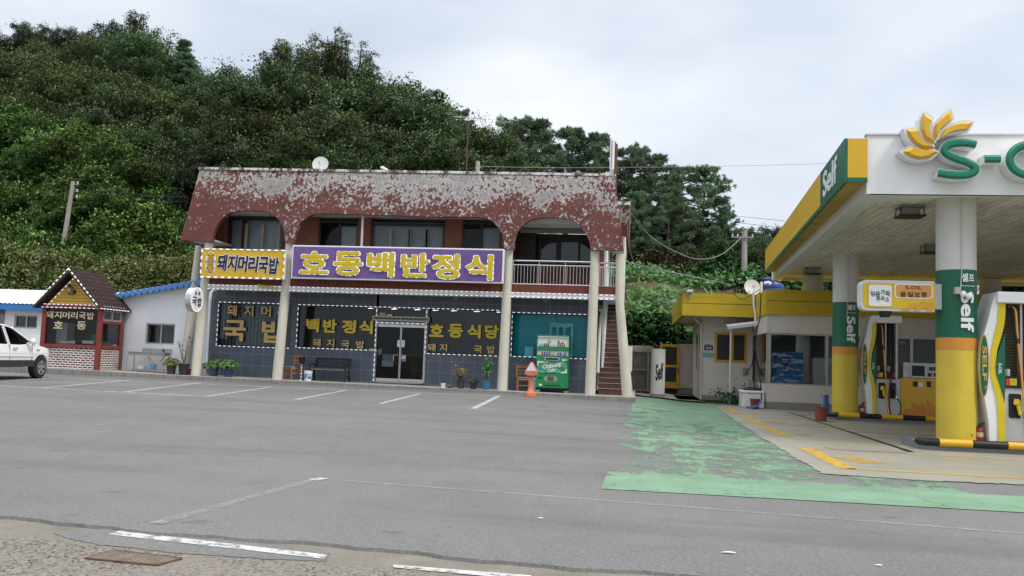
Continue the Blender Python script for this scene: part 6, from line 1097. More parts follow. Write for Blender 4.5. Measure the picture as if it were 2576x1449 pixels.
# yellow side panel
xo = onY(9, 822, 300, 17.9).x; zp0 = onY(9, 822, 612, 17.9).z; zp1 = onY(9, 822, 280, 17.9).z; xi = fl_[0] - .01; far = onZ(9, 216, 1303, zp0); xo2 = far.x; yo2 = far.y; zgp = onY(9, 900, 577, 17.9).z
def sidept(t, z): return (lerp(xo, xo2, t), lerp(17.9, yo2, t), z)
tA = (onPl(9, 637, 700, Vector(sidept(0, 0)), Vector((yo2 - 17.9, -(xo2 - xo), 0)).normalized()).y - 17.9) / (yo2 - 17.9)
th = (.06, 0, 0)
b = MB(); b.plate([(xo + .062, 17.9, zgp), (xi, 17.9, zgp), (xi, 17.9, zp1), (xo + .062, 17.9, zp1)], (0, .06, 0)); b.plate([sidept(tA, zgp), sidept(1, zgp), sidept(1, zp1), sidept(tA, zp1)], th); b.build('yellow_panel', m_cany, cp)
b = MB(); b.plate([(xo + .062, 17.898, zp0), (xi, 17.898, zp0), (xi, 17.898, zgp), (xo + .062, 17.898, zgp)], (0, .06, 0)); b.plate([sidept(0, zgp), sidept(tA, zgp), sidept(tA, zp1), sidept(0, zp1)], th); b.plate([sidept(0, zp0), sidept(1, zp0), sidept(1, zgp - .001), sidept(0, zgp - .001)], th); gpn = b.build('green_panel', m_cang, cp)
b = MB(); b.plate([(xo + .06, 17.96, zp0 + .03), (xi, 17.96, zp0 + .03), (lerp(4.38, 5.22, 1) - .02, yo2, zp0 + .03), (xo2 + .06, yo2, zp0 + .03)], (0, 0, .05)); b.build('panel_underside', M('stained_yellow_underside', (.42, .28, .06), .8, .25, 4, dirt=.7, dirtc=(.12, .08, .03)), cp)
b = MB(); z0, z1 = lerp(zp0, zp1, .20), lerp(zp0, zp1, .86); b.textf('Self', lambda a, w, c: tuple(Vector(sidept(lerp(tA * .85, tA * .26, a), lerp(z0, z1, w))) + Vector((-.004 - .012 * c, 0, 0))), .022); b.build('lettering', m_wht, gpn)
# petals and letters
def fp(x, y, Y=17.9): v = onY(9, x, y, Y); return (v.x, v.z)
pet = [[(1238, 400), (1300, 363), (1400, 385), (1512, 404), (1452, 443), (1370, 456), (1290, 436)], [(1262, 235), (1340, 227), (1368, 275), (1400, 335), (1482, 384), (1400, 380), (1330, 340), (1288, 292)], [(1396, 108), (1462, 150), (1440, 200), (1442, 270), (1471, 352), (1410, 312), (1378, 235), (1380, 160)], [(1600, 84), (1616, 150), (1570, 192), (1512, 240), (1482, 322), (1468, 272), (1482, 200), (1530, 140)], [(1766, 180), (1732, 236), (1650, 242), (1572, 266), (1512, 302), (1546, 240), (1612, 200), (1690, 178)]]
lg = thing('petal_logo', 'yellow five petal emblem with white edging at the canopy corner', 'emblem', (onY(9, 1490, 390, 17.9).x, 17.9, onY(9, 1490, 390, 17.9).z))
for P in pet:
    pts = [fp(*q) for q in P]; cx = sum(q[0] for q in pts) / len(pts); cz = sum(q[1] for q in pts) / len(pts); sm = smoothpts(pts + [pts[0]], 3)[:-1] if False else pts
    big = []
    for i, q in enumerate(pts):
        a, c = Vector(pts[i - 1]), Vector(pts[(i + 1) % len(pts)]); d = Vector(q) - Vector((cx, cz)); nrm = Vector(((c - a).y, -(c - a).x)).normalized(); nrm = nrm if nrm.dot(d) > 0 else -nrm; dd = (nrm * .034 + d.normalized() * .015); big.append((q[0] + dd.x, q[1] + dd.y))
    ip = pet.index(P); b = MB(); b.prism(big, 17.72 - .006 * ip, 17.985 - .002 * ip); pb = b.build('petal_backing', m_wht, lg); b = MB(); n = len(pts); vs = [(x, 17.68, z) for x, z in pts] + [(lerp(x, cx, .30), 17.63, lerp(z, cz, .30)) for x, z in pts]; b.add(vs, [(i, (i + 1) % n, n + (i + 1) % n, n + i) for i in range(n)] + [tuple(range(n, 2 * n))]); b.build('petal', m_petal, pb)
def ribbon(path, w, closed=False):
    P = [Vector(q) for q in path]; n = len(P); L = []; R = []
    for i in range(n):
        a = P[(i - 1) % n] if closed or i > 0 else P[i]; c = P[(i + 1) % n] if closed or i < n - 1 else P[i]; d = (c - a).normalized(); nn = Vector((-d.y, d.x)) * w / 2; L.append(P[i] + nn); R.append(P[i] - nn)
    return L, R
def letter3d(path, w, closed=False):
    L, R = ribbon(path, w, closed); n = len(L); m = n if closed else n - 1
    t = thing('canopy_letter', 'x', 'letter', (L[0].x, 17.9, L[0].y)); b = MB(); Y0, Y1 = 17.70, 17.99
    vs = [(p.x, Y0, p.y) for p in L] + [(p.x, Y0, p.y) for p in R] + [(p.x, Y1, p.y) for p in L] + [(p.x, Y1, p.y) for p in R]; fs = []
    for i in range(m): j = (i + 1) % n; fs += [(i, j, 2 * n + j, 2 * n + i), (n + i, 3 * n + i, 3 * n + j, n + j), (i, n + i, n + j, j)]
    if not closed: fs += [(0, 2 * n, 3 * n, n), (n - 1, 2 * n - 1, 4 * n - 1, 3 * n - 1)]
    b.add(vs, fs); b.build('side', m_wht, t); b = MB(); L2, R2 = ribbon(path, w * .9, closed); L3_, R3 = ribbon(path, w * .35, closed)
    vs = [(p.x, Y0 - .005, p.y) for p in L2] + [(p.x, Y0 - .05, p.y) for p in L3_] + [(p.x, Y0 - .05, p.y) for p in R3] + [(p.x, Y0 - .005, p.y) for p in R2]; fs = []
    for i in range(m):
        j = (i + 1) % n
        for k in range(3): fs.append((k * n + i, (k + 1) * n + i, (k + 1) * n + j, k * n + j))
    if not closed: fs += [(0, n, 2 * n, 3 * n), (n - 1, 4 * n - 1, 3 * n - 1, 2 * n - 1)]
    b.add(vs, fs); b.build('face', m_cang2, t); return t
m_cang2 = M('letter_green', (.008, .16, .09), .3, .05)
def spath(P): return smoothpts([fp(x, y, 17.72) for x, y in P], 5)
ww = (fp(1555, 430, 17.72)[0] - fp(1500, 430, 17.72)[0]) * 1.34
S_ = letter3d(spath([(1818, 328), (1770, 318), (1690, 316), (1618, 328), (1580, 362), (1590, 395), (1640, 425), (1700, 447), (1765, 470), (1812, 505), (1800, 538), (1755, 556), (1690, 562), (1600, 556), (1528, 543)]), ww); S_['label'] = 'raised green letter S with white sides on the canopy front'
H_ = letter3d([fp(1882, 438, 17.72), fp(1940, 438, 17.72), fp(2003, 438, 17.72)], ww * .95); H_['label'] = 'raised green hyphen on the canopy front right of the S'
ocx, ocz, orx, orz = 2240, 445, 165, 118
O_ = letter3d([fp(ocx + orx * math.cos(2 * math.pi * i / 40), ocz + orz * math.sin(2 * math.pi * i / 40), 17.72) for i in range(40)], ww, True); O_['label'] = 'raised green letter O cut by the right frame edge on the canopy front'
xI = O_.location.x + .1
zt6, zb6 = onY(9, 2240, 290, 17.72).z, onY(9, 2240, 590, 17.72).z
I_ = letter3d([(xI + .25, zb6), (xI + .25, (zb6 + zt6) / 2), (xI + .25, zt6)], ww); I_['label'] = 'raised green letter I beyond the O on the canopy front'
L_ = letter3d([(xI + .75, zt6), (xI + .75, zb6 + .12), (xI + .76, zb6 + .09), (xI + 1.5, zb6 + .09)], ww * .95); L_['label'] = 'raised green letter L at the end of the canopy lettering'
# canopy columns
m_worn = m_coly
def cancol(x, y, z0, r, txt=True):
    t = MB(); H = ZC0 + .12
    t.tube([(x, y, z0), (x, y, 1.98)], r, 32); a = t.build('column', m_coly, cp, True)
    t = MB(); t.tube([(x, y, 1.98), (x, y, 2.22)], r + .004, 32); t.build('orange_band', m_oran, a, True)
    t = MB(); t.tube([(x, y, 2.22), (x, y, 3.58)], r + .004, 32); g = t.build('green_band', m_cang, a, True)
    t = MB(); t.tube([(x, y, 3.58), (x, y, H)], r, 32); t.build('white_shaft', m_colw, a, True)
    if txt:
        b = MB(); rr = r + .030; sc = .33
        def wrap(s, z, c): ang = s / rr - .12 ; return (x + (rr + .008 * c) * math.sin(ang), y - (rr + .008 * c) * math.cos(ang), z)
        b.textf('Self', lambda a_, w, c: wrap(.02 + .27 * (w) - .02, 3.14 - .80 * a_, c), .028); b.textf('셀프', lambda a_, w, c: wrap(.02 + .26 * a_, 3.33 + .17 * w, c), .03); b.textf('-', lambda a_, w, c: wrap(.0 + .30 * a_, 3.245 + .012 * w, c), 0); b.build('lettering', m_wht, g); b = MB(); b.tube([(x - .02, y - r - .015, ZC0 + .1), (x - .02, y - r - .015, 3.62), (x - .05, y - r - .02, 3.1)], .011, 5); b.build('cable', m_lgrey, a)
    return a
n_, f_ = onY(8, 1540, 1300, 19.1), onY(8, 660, 1100, 28.6)
def bandz(k, y, Y, x): return onY(k, x, y, Y).z
zz = [bandz(8, 515, 19.1 - .37, 1540), bandz(8, 438, 19.1 - .37, 1540)]
NCX, FCX = onY(8, 1540, 700, 19.1).x, onY(8, 659, 700, 28.6).x
cancol(NCX, 19.1, .14, .375); cancol(FCX, 28.6, .14, .375)
for k, x, y in ((9, 515, 1400),): v = onY(k, x, y, 37.0); b = MB(); b.tube([(v.x, 35.2, 3.6), (v.x, 35.2, ZC0 + .15)], .37, 24); b.build('roof_column', m_colw, cp, True)
for xx in (13.0,):
    for yy in (19.1, 28.6): b = MB(); b.tube([(xx, yy, 0), (xx, yy, ZC0 + .15)], .375, 24); b.build('column', m_coly, cp, True)
v = onY(9, 1930, 1420, 35.2); b = MB(); b.tube([(v.x, 35.2, 3.6), (v.x, 35.2, ZC0 + .15)], .37, 24); b.build('roof_column', m_colw, cp, True)
# ceiling lamps of the canopy
for k, x, y in ((9, 1318, 795), (9, 1485, 1090), (9, 577, 1262)):
    v = onZ(k, x, y, ZC0 + .115); b = MB(); b.box(v.x - .25, v.y - .24, ZC0 + .07, v.x + .25, v.y + .24, ZC0 + .118); lm = b.build('canopy_lamp', m_grey, cp); b = MB()
    for sx in (-.22, .22):
        for sy in (-.2, .2): b.beam((v.x + sx, v.y + sy, ZC0 + .07), (v.x + sx * 1.1, v.y + sy, ZC0 - .1), .02, .02)
    b.box(v.x - .27, v.y - .24, ZC0 - .13, v.x + .27, v.y + .24, ZC0 - .1); b.build('lamp_cage', m_blackm, lm); b = MB(); b.box(v.x - .17, v.y - .15, ZC0 - .098, v.x + .17, v.y + .15, ZC0 + .06); b.build('lamp_glass', M('dull_lamp_glass', (.28, .28, .26), .3), lm)
# projecting sign on the near column
YG = 18.9; x0, z0, x1, z1 = rc(8, 780, 45, 1372, 297, YG); z1 = onY(8, 1050, 48, YG).z; z0 = onY(8, 1050, 292, YG).z
t = thing('projecting_sign', 'yellow projecting sign with rounded corner bracketed to the near column', 'sign', ((x0 + x1) / 2, YG, z0)); h = z1 - z0; r_ = h * .2
def rrect(x0, z0, x1, z1, rl, rr=0, n=6):
    o = []
    for cx, cz, a0, r in ((x0 + rl, z0 + rl, math.pi, rl), (x1 - rr, z0 + rr, 1.5 * math.pi, rr), (x1 - rr, z1 - rr, 0, rr), (x0 + rl, z1 - rl, .5 * math.pi, rl)):
        o += [(cx + r * math.cos(a0 + i / n * math.pi / 2), cz + r * math.sin(a0 + i / n * math.pi / 2)) for i in range(n + 1)] if r > 0 else [(cx, cz)]
    return o
b = MB(); b.prism(rrect(x0, z0, x1, z1, r_), YG, YG + .28); b.build('case', m_cheek, t, bevel=.012); d = .055; b = MB(); b.prism(rrect(x0 + d, z0 + d, x1, z1 - d, r_ * .8), YG - .012, YG - .002); fp_ = b.build('face', M('sign_yellow', (.64, .44, .012), .35, .05), t)
q = rc(8, 845, 82, 1025, 255, YG); b = MB(); b.c = 1; b.prism(rrect(q[0] - .02, q[1] - .02, q[2] + .02, q[3] + .02, .05, .05), YG - .02, YG - .013); b.c = 0; b.prism(rrect(q[0], q[1], q[2], q[3], .04, .04), YG - .026, YG - .021); b.build('white_field', [m_wht, m_petal], t); q = rc(8, 1050, 72, 1352, 197, YG); b = MB(); b.c = 1; b.prism(rrect(q[0], q[1], q[2], q[3], .06, .06), YG - .02, YG - .013); b.c = 0; b.prism(rrect(q[0] + .025, q[1] + .025, q[2] - .025, q[3] - .025, .05, .05), YG - .026, YG - .021); b.build('orange_field', [M('orange_field', (.62, .28, .07), .4, .04), m_wht], t)
b = MB(); b.c = 0
for ch, a in (('S-OIL', (1135, 92, 1263, 122)), ('품', (1092, 140, 1140, 182)), ('질', (1148, 140, 1196, 182)), ('보', (1204, 142, 1250, 182)), ('증', (1258, 142, 1306, 184))): b.text(ch, *rc(8, *a, YG), YG - .027, .004, .026 if len(ch) == 1 else .012)
b.c = 1
for ch, a in (('믿', (860, 135, 895, 175)), ('음', (897, 135, 935, 178)), ('가', (938, 122, 972, 165)), ('득', (975, 132, 1013, 178))): b.text(ch, *rc(8, *a, YG), YG - .027, .004, .024)
b.c = 2
for ch, a in (('주', (902, 180, 938, 218)), ('유', (940, 172, 972, 210)), ('소', (973, 180, 1008, 216))): b.text(ch, *rc(8, *a, YG), YG - .027, .004, .02)
b.build('lettering', [M('dark_brown_print', (.05, .025, .015), .5), m_cang, M('brown_print', (.10, .07, .06), .5)], t)
b = MB()
for i, (x, y, s_, a) in enumerate([(1150, 275, 45, .3), (1195, 250, 60, .6), (1240, 265, 60, 1.0), (1300, 245, 75, .5), (1330, 275, 55, .9), (1270, 235, 50, 1.3)]): c = onY(8, x, y, YG); k = s_ / 190; b.prism([(c.x - k * .5 * math.cos(a), c.z - k * .3 * math.sin(a)), (c.x + k * .1, c.z - k * .15), (c.x + k * .45 * math.cos(a), c.z + k * .2 * math.sin(a)), (c.x - k * .1, c.z + k * .15)], YG - .0205 - .001 * i, YG - .0131)
b.build('petal_print', M('pale_orange', (.62, .33, .03), .4), t); b = MB(); xb5 = onY(8, 1428, 60, YG).x; b.box(x1 + .001, YG + .02, z0 + .06, xb5, YG + .24, z1 - .05); b.build('bracket', m_alu, t); b = MB(); q = onY(8, 990, 310, YG); b.lathe((q.x, YG + .14, z0 - .12), [(.10, 0), (.13, .119)], 12); b.build('camera', m_black, t)
q = rc(8, 1522, 102, 1562, 158, 18.7); b = MB(); b.box(q[0], 18.62, q[1], q[2], 18.74, q[3]); tag(b.build('switch_box', M('aged_cream', (.42, .4, .32), .5), bevel=.01), 'small cream switch box on the green band of the near column', 'switch box'); 
for dx, dz, l in ((.11, -.02, 'left one of two white lamp heads on the near column'), (.21, -.06, 'right one of two white lamp heads on the near column')): b = MB(); b.sphere((q[2] + dx - .05, 18.64, q[1] + .02 + dz), .06, 10, 8, (1, 1, 1.1)); tag(b.build('lamp_head', m_wht, smooth=True), l, 'lamp head')
# ------------------------------------------------------------------ pumps and islands
def island(label, k, a, c, Yf, x_end, depth, pr):
    p0 = onZ(k, *a, .17); x0 = p0.x; t = thing('pump_island', label, 'pump island', (x0, Yf, 0)); b = MB(); n = 8; out = [(x0 + .25 - .25 * math.cos(i / n * math.pi / 2 * 1), Yf + .25 - .25 * math.sin(i / n * math.pi / 2)) for i in range(n + 1)][::1]
    out = [(x0, Yf + depth), ] + [(x0, Yf + .25)] + [(x0 + .25 - .25 * math.cos(i / n * math.pi / 2), Yf + .25 - .25 * math.sin(i / n * math.pi / 2)) for i in range(1, n + 1)] + [(x_end, Yf), (x_end, Yf + depth)]
    vs = [(x, y, .012) for x, y in out] + [(x, y, .16) for x, y in out]; m = len(out); b.add(vs, [tuple(range(m, 2 * m))] + [(i, (i + 1) % m, m + (i + 1) % m, m + i) for i in range(m)]); b.build('kerb', m_pkerb, t)
    # guard pipe: yellow and black lengths
    path = [(x0 + .02, Yf + .9), (x0 + .0, Yf + .3), (x0 + .08, Yf + .07), (x0 + .3, Yf - .0)]; L = Vector((x0 + .3, Yf, 0)); pts = [Vector((x, y, .17)) for x, y in path]; bl = MB(); bl.tube(pts[1:], pr, 12); bl.c = 0; x = x0 + .3; seg = .62; c_ = 1
    while x < x_end: bl.c = c_; bl.tube([(x, Yf, .17), (min(x + seg * .97, x_end), Yf, .17)], pr, 12); x += seg * (1 if c_ else 1.0); c_ = 1 - c_
    bl.build('guard_pipe', [m_black, m_petal], t, True); return t
island('near pump island with black and yellow guard pipe in the right foreground', 8, (1322, 1340), None, 18.45, 16, 1.4, .075); island('far pump island with black and yellow guard pipe beside the red bucket', 8, (560, 1120), None, 28.15, 18, 1.3, .075)
def pump(label, k, sx, dx, sy, dy, Y):
    """built from the far pump's outline (zoom 8 pixels); sx,dx,sy,dy carry it to the other pump's pixels"""
    def w(x, y, YY=Y): v = onY(8, sx * x + dx, sy * y + dy, YY); return (v.x, v.z)
    z0 = .161; base = w(860, 1108); t = thing('fuel_pump', label, 'fuel pump', (base[0], Y, z0)); D = .75
    Lft = [(868, 332), (848, 400), (832, 480), (812, 560), (800, 640), (797, 720), (803, 800), (815, 870), (828, 950), (836, 1020), (838, 1085), (840, 1108)]; Rgt = [(907, 1108), (906, 900), (903, 850), (880, 790), (868, 740), (866, 690), (872, 630), (890, 560), (903, 500), (908, 440), (908, 332)]
    b = MB(); b.prism([w(*p) for p in Lft + Rgt], Y + .02, Y + D); b.build('side_panel', m_canw, t, bevel=.01)
    yl_ = [(880, 332), (878, 400), (874, 480), (858, 560), (845, 640), (842, 720), (848, 790), (868, 880), (876, 980), (878, 1108)]
    b = MB(); b.prism([w(*p) for p in yl_ + Rgt], Y, Y + .019); b.build('yellow_stripe', M('pump_yellow', (.60, .46, .012), .35, .05), t)
    b = MB(); ln = [(905, 545), (888, 600), (870, 660), (864, 720), (868, 760), (882, 810), (905, 900)]; b.prism([w(*p) for p in ln], Y - .012, Y - .001); lens = b.build('green_lens', m_cang, t); b = MB(); a, c = w(876, 700), w(890, 755); b.textf('S-OIL', lambda u, v, q: (lerp(c[0], a[0], v) if False else lerp(a[0], c[0], v), Y - .014 - .004 * q, lerp(a[1], c[1], u)), .025); b.build('lettering', m_wht, lens)
    ov = [w(815 + 22 * math.cos(i / 24 * 2 * math.pi) + 8 * math.sin(i / 24 * 2 * math.pi) * (-.0), 712 + 165 * math.sin(i / 24 * 2 * math.pi)) for i in range(24)]; b = MB(); b.prism(ov, Y + .006, Y + .019); bd = b.build('oval_badge', m_petal, t); ov = [w(815 + 18 * math.cos(i / 24 * 2 * math.pi), 712 + 158 * math.sin(i / 24 * 2 * math.pi)) for i in range(24)]; b = MB(); b.prism(ov, Y + .001, Y + .0055); b.build('badge_face', m_cang, bd); b = MB(); a, c = w(806, 610), w(826, 790); b.textf('SELF', lambda u, v, q: (lerp(a[0], c[0], v), Y - .002 - .004 * q, lerp(a[1], c[1], u)), .022); a, c = w(816, 815), w(829, 838); b.textf('전', lambda u, v, q: (lerp(a[0], c[0], u), Y - .002 - .004 * q, lerp(c[1], a[1], v)), .02); b.build('badge_lettering', m_gold, bd)
    xh0, zh0 = w(840, 383); xh1, zh1 = w(1106, 332); b = MB(); b.box(xh0 + .12, Y - .06, zh0, xh1, Y + D, zh1); b.build('header', m_wht, t, bevel=.02)
    q0, q1 = w(909, 830), w(1070, 383); b = MB(); b.box(q0[0], Y + .30, q0[1], q1[0], Y + D, q1[1]); b.build('hose_bay', M('dark_slats', (.04, .035, .025), .6, .2), t); b = MB()
    for i in range(26): z = lerp(q0[1] + .1, q1[1] - .05, i / 26); b.box(q0[0] + .01, Y + .285, z, q1[0] - .01, Y + .299, z + .022)
    b.build('slat', M('brass_slat', (.10, .075, .03), .5), t); b = MB(); xm6 = w(988, 600)[0]; b.box(xm6 - .02, Y + .1, q0[1], xm6 + .02, Y + .28, q1[1]); b.box(q1[0] - .03, Y + .02, q0[1], q1[0] + .03, Y + .3, q1[1]); b.build('divider', m_alu, t)
    q0, q1 = w(909, 1112), w(1102, 830); b = MB(); b.box(q0[0], Y + .06, z0 + .06, q1[0], Y + D, q1[1]); b.build('lower_cabinet', m_lgrey, t, bevel=.015); b = MB(); b.box(q0[0], Y + .1, z0, w(1410, 1112)[0], Y + D - .05, z0 + .06); b.build('plinth', m_grey, t)
    a, c = w(909, 828), w(1070, 772); b = MB(); b.box(a[0], Y + .03, a[1], c[0], Y + .29, c[1]); b.build('label_rail', m_black, t); b = MB(); 
    for i, (xa6, xb6, mm) in enumerate(((912, 928, 0), (930, 960, 1), (1044, 1064, 0))): e, g_ = w(xa6, 815), w(xb6, 780); b.c = mm; b.box(e[0], Y + .022, e[1], g_[0], Y + .029, g_[1])
    b.build('grade_label', [M('label_red', (.5, .04, .04), .5), m_yel], t)
    for i, (xc, col, yl6) in enumerate(((954, m_hose, m_yel), (1038, m_wire, m_black))):
        # nozzle boot, nozzle, hose
        e, g_ = w(xc - 27, 985), w(xc + 27, 860); b = MB(); b.prism(rrect(e[0], e[1], g_[0], g_[1], .04, .04), Y + .035, Y + .059); b.build('nozzle_boot', m_black, t, bevel=.008)
        p1, p2 = w(xc + 8, 905), w(xc + 12, 970); b = MB(); b.tube([(p1[0], Y - .01, p1[1]), (p2[0], Y - .08, p2[1])], [.05, .03], 8); b.beam((p1[0], Y, p1[1] + .05), (p1[0] - .03, Y - .03, p1[1] - .05), .09, .1); nz = b.build('nozzle', yl6, t); b = MB(); p3 = w(xc + 18, 985); b.tube([(p2[0] + .02, Y - .06, p2[1] + .04), (p3[0] + .02, Y - .06, p3[1])], .028, 8); b.build('spout', m_steel, nz)
        top = w(xc - 10, 400); hp = [(top[0], Y + .2, top[1])] + [(w(x, y)[0], Y + yy, w(x, y)[1]) for x, y, yy in ([(xc + 2, 420, .05), (xc + 6, 540, 0), (xc + 14, 680, -.04), (xc + 22, 800, -.06), (xc + 28, 950, -.10), (xc + 32, 1080, -.1), (xc + 40, 1120, -.1)] if i == 0 else [(xc - 16, 420, .1), (xc - 18, 600, .05), (xc - 14, 800, 0), (xc - 35, 950, -.08), (xc - 30, 1090, -.1), (xc + 10, 1128, -.12), (xc + 50, 1095, -.1), (xc + 52, 1030, -.1), (xc + 25, 980, -.06)])]
        hp = [Vector(v) for v in hp]; b = MB(); hs_ = []
        for j in range(len(hp) - 1):
            a_, b_, c_, d_ = hp[max(j - 1, 0)], hp[j], hp[j + 1], hp[min(j + 2, len(hp) - 1)]
            for u in range(5): s_ = u / 5; hs_.append(.5 * (2 * b_ + (c_ - a_) * s_ + (2 * a_ - 5 * b_ + 4 * c_ - d_) * s_ * s_ + (3 * b_ - a_ - 3 * c_ + d_) * s_ ** 3))
        hs_.append(hp[-1]); b.tube(hs_, .02, 8); b.build('hose', col, t, True); b = MB(); e = w(xc - 20, 700); b.tube([(e[0], Y + .2, w(0, 770)[1]), (e[0], Y + .2, w(0, 690)[1])], .05, 10); b.build('sight_glass', m_lgrey, t, True); b = MB(); b.tube([hs_[2], hs_[12]], .034, 8); b.build('hose_sleeve', m_black, t)
    # wide cabinet with payment terminal
    m_pump_y = NT('pump_front_print'); xz = m_pump_y.xyz(); c6 = m_pump_y.mix(m_pump_y.ramp(xz[2], 0, 1), (.60, .27, .015), (.56, .36, .012)); m_pump_y.col(m_pump_y.mix(m_pump_y.ramp(m_pump_y.noise(1.6, 1), .45, .55), (.58, .38, .012), (.62, .33, .012))).rough(.35)
    a, c = w(1104, 1122), w(1412, 832); b = MB(); b.box(a[0], Y + .08, z0 + .06, c[0], Y + D, c[1]); wc = b.build('wide_cabinet', m_pump_y.mat, t, bevel=.015)
    b = MB()
    for i, (x, y, s6, an) in enumerate([(1165, 1085, 60, 1.0), (1215, 1095, 80, .5), (1270, 1080, 90, 2.2), (1320, 1090, 80, 2.0), (1360, 1070, 80, 1.9), (1395, 1095, 70, 1.7)]):
        cc = w(x, y); k6 = s6 * .006; ca, sa = math.cos(an), math.sin(an); b.prism([(cc[0] - k6 * ca, cc[1] - k6 * .6 * sa), (cc[0] + k6 * .3 * sa, cc[1] - k6 * .2 * ca), (cc[0] + k6 * ca, cc[1] + k6 * .6 * sa), (cc[0] - k6 * .3 * sa, cc[1] + k6 * .2 * ca)], Y + .07 - .002 * i, Y + .078)
    b.build('petal_print', M('orange_petal_print', (.60, .22, .03), .4), wc)
    b = MB(); e, g_ = w(1204, 890), w(1240, 850); b.box(e[0], Y + .066, e[1], g_[0], Y + .079, g_[1]); e, g_ = w(1312, 895), w(1345, 850); b.box(e[0], Y + .066, e[1], g_[0], Y + .079, g_[1]); b.build('card_slot', m_black, wc); b = MB(); e = w(1262, 876); b.tube([(e[0], Y + .07, e[1]), (e[0], Y + .079, e[1])], .07, 16); b.build('sticker', m_wht, wc)
    a, c = w(1130, 822), w(1412, 705); b = MB(); b.box(a[0], Y + .14, a[1], c[0], Y + D - .05, c[1]); tm = b.build('payment_terminal', m_alu, t, bevel=.02); b = MB(); e, g_ = w(1180, 818), w(1308, 716); b.prism(rrect(e[0], e[1], g_[0], g_[1], .08, .08), Y + .10, Y + .139); b.build('screen_bezel', m_lgrey, tm); b = MB(); e, g_ = w(1196, 805), w(1298, 726); b.box(e[0], Y + .09, e[1], g_[0], Y + .099, g_[1]); b.build('screen', m_black, tm)
    b = MB()
    for x, y, mm in ((1352, 750, 0), (1342, 797, 0), (1388, 797, 0), (1388, 750, 0)): e, g_ = w(x - 16, y + 14), w(x + 16, y - 14); b.box(e[0], Y + .13, e[1], g_[0], Y + .139, g_[1])
    b.build('card_reader', m_clad, tm); return t
pump('fuel pump with curved yellow and white side panel on the far island', 8, 1, 0, 1, 0, 28.25)
# the near pump: same outline mapped on its own pixels
sxn = (1930 - 1730) / (908 - 797); syn = (1325 - 148) / (1108 - 332)
pump('fuel pump with curved yellow and white side panel cut by the right frame edge', 8, sxn, 1730 - 797 * sxn, syn, 148 - 332 * syn, 18.75)
def extinguisher(label, k, cx, y0, y1, Y, z):
    p, q = onY(k, cx, y1, Y), onY(k, cx, y0, Y); h = q.z - p.z; c = (p.x, Y, z); r = h * .19; t = thing('fire_extinguisher', label, 'fire extinguisher', c); b = MB(); b.lathe(c, [(r * .95, 0), (r, .02), (r, h * .62), (r * .75, h * .72), (r * .3, h * .77), (r * .3, h * .82)], 18); b.build('cylinder', m_extr, t, True); b = MB(); b.tube([(p.x, Y, z + h * .82), (p.x, Y, z + h * .9)], r * .35, 8); b.beam((p.x - r * .2, Y, z + h * .93), (p.x + r * 1.2, Y, z + h), .03, .02); b.beam((p.x - r * .2, Y, z + h * .88), (p.x + r * 1.1, Y, z + h * .88), .03, .02); b.build('valve', m_blackm, t); b = MB(); b.tube([(p.x, Y - .02, z + h * .86), (p.x - r * .9, Y - .03, z + h * .84), (p.x - r * 1.15, Y - .03, z + h * .55), (p.x - r * 1.1, Y - .03, z + h * .3)], .012, 6); b.build('hose', m_black, t); b = MB(); b.lathe(c, [(r * 1.01, h * .32), (r * 1.01, h * .54)], 18, False); b.build('label', M('extinguisher_label', (.5, .42, .3), .5), t, True); return t
extinguisher('small red fire extinguisher standing on the far pump island', 8, 795, 1006, 1114, 28.5, .161); extinguisher('red fire extinguisher standing beside the near yellow column', 8, 1726, 1165, 1326, 18.9, .161)
p = onZ(8, 468, 1163, .014); t = thing('red_bucket', 'dark red plastic bucket on the forecourt beside the far pump island', 'bucket', (p.x, p.y, .014)); r6 = (onY(8, 525, 1060, p.y).x - onY(8, 413, 1060, p.y).x) / 2; h6 = onY(8, 468, 1048, p.y).z - .014; b = MB(); b.lathe((p.x, p.y, .014), [(r6 * .78, 0), (r6 * .95, h6 * .93), (r6 * 1.03, h6 * .93), (r6 * 1.03, h6), (r6 * .92, h6), (r6 * .76, .03)], 22); b.build('pail', m_pot, t, True); b = MB(); b.tube([(p.x, p.y, h6 * .5), (p.x + .05, p.y, h6 + .25), (p.x - .02, p.y, h6 + .38)], .025, 6); b.build('stick', m_grey, t)
p = onZ(8, 530, 1140, .014); b = MB(); tp = onY(8, 508, 963, p.y + .3); b.tube([(p.x, p.y + .3, .014), (tp.x, p.y + .3, tp.z)], .075, 12); b.tube([(tp.x, p.y + .3, tp.z), (tp.x, p.y + .3, tp.z + .03)], .085, 12); tag(b.build('bollard', M('worn_blue_paint', (.03, .09, .30), .5, .3, 6), smooth=True), 'short worn blue post behind the dark red bucket', 'post')
# litter
r7 = random.Random(9)
def litter(label, k, x, y, s, m):
    p = G(k, x, y); b = MB(); P = [Vector((p.x + s * c, p.y + s * d * .6, p.z + .006 + h * s * 5)) for c, d, h in ((-1, -.3, 0), (-.2, -.5, .02), (.9, -.2, .005), (1, .3, .01), (.1, .5, .03), (-.8, .3, .004))]; b.plate(P, (0, 0, .004)); tag(b.build('litter', m), label, 'litter')
litter('crumpled white paper scrap on the asphalt in the right foreground', 11, 845, 1012, .06, m_lgrey); litter('thin white paper strip on the asphalt below the faded line', 12, 1705, 632, .028, m_wht); litter('small white scrap on the asphalt at the lower right edge', 11, 1725, 1085, .028, m_wht)
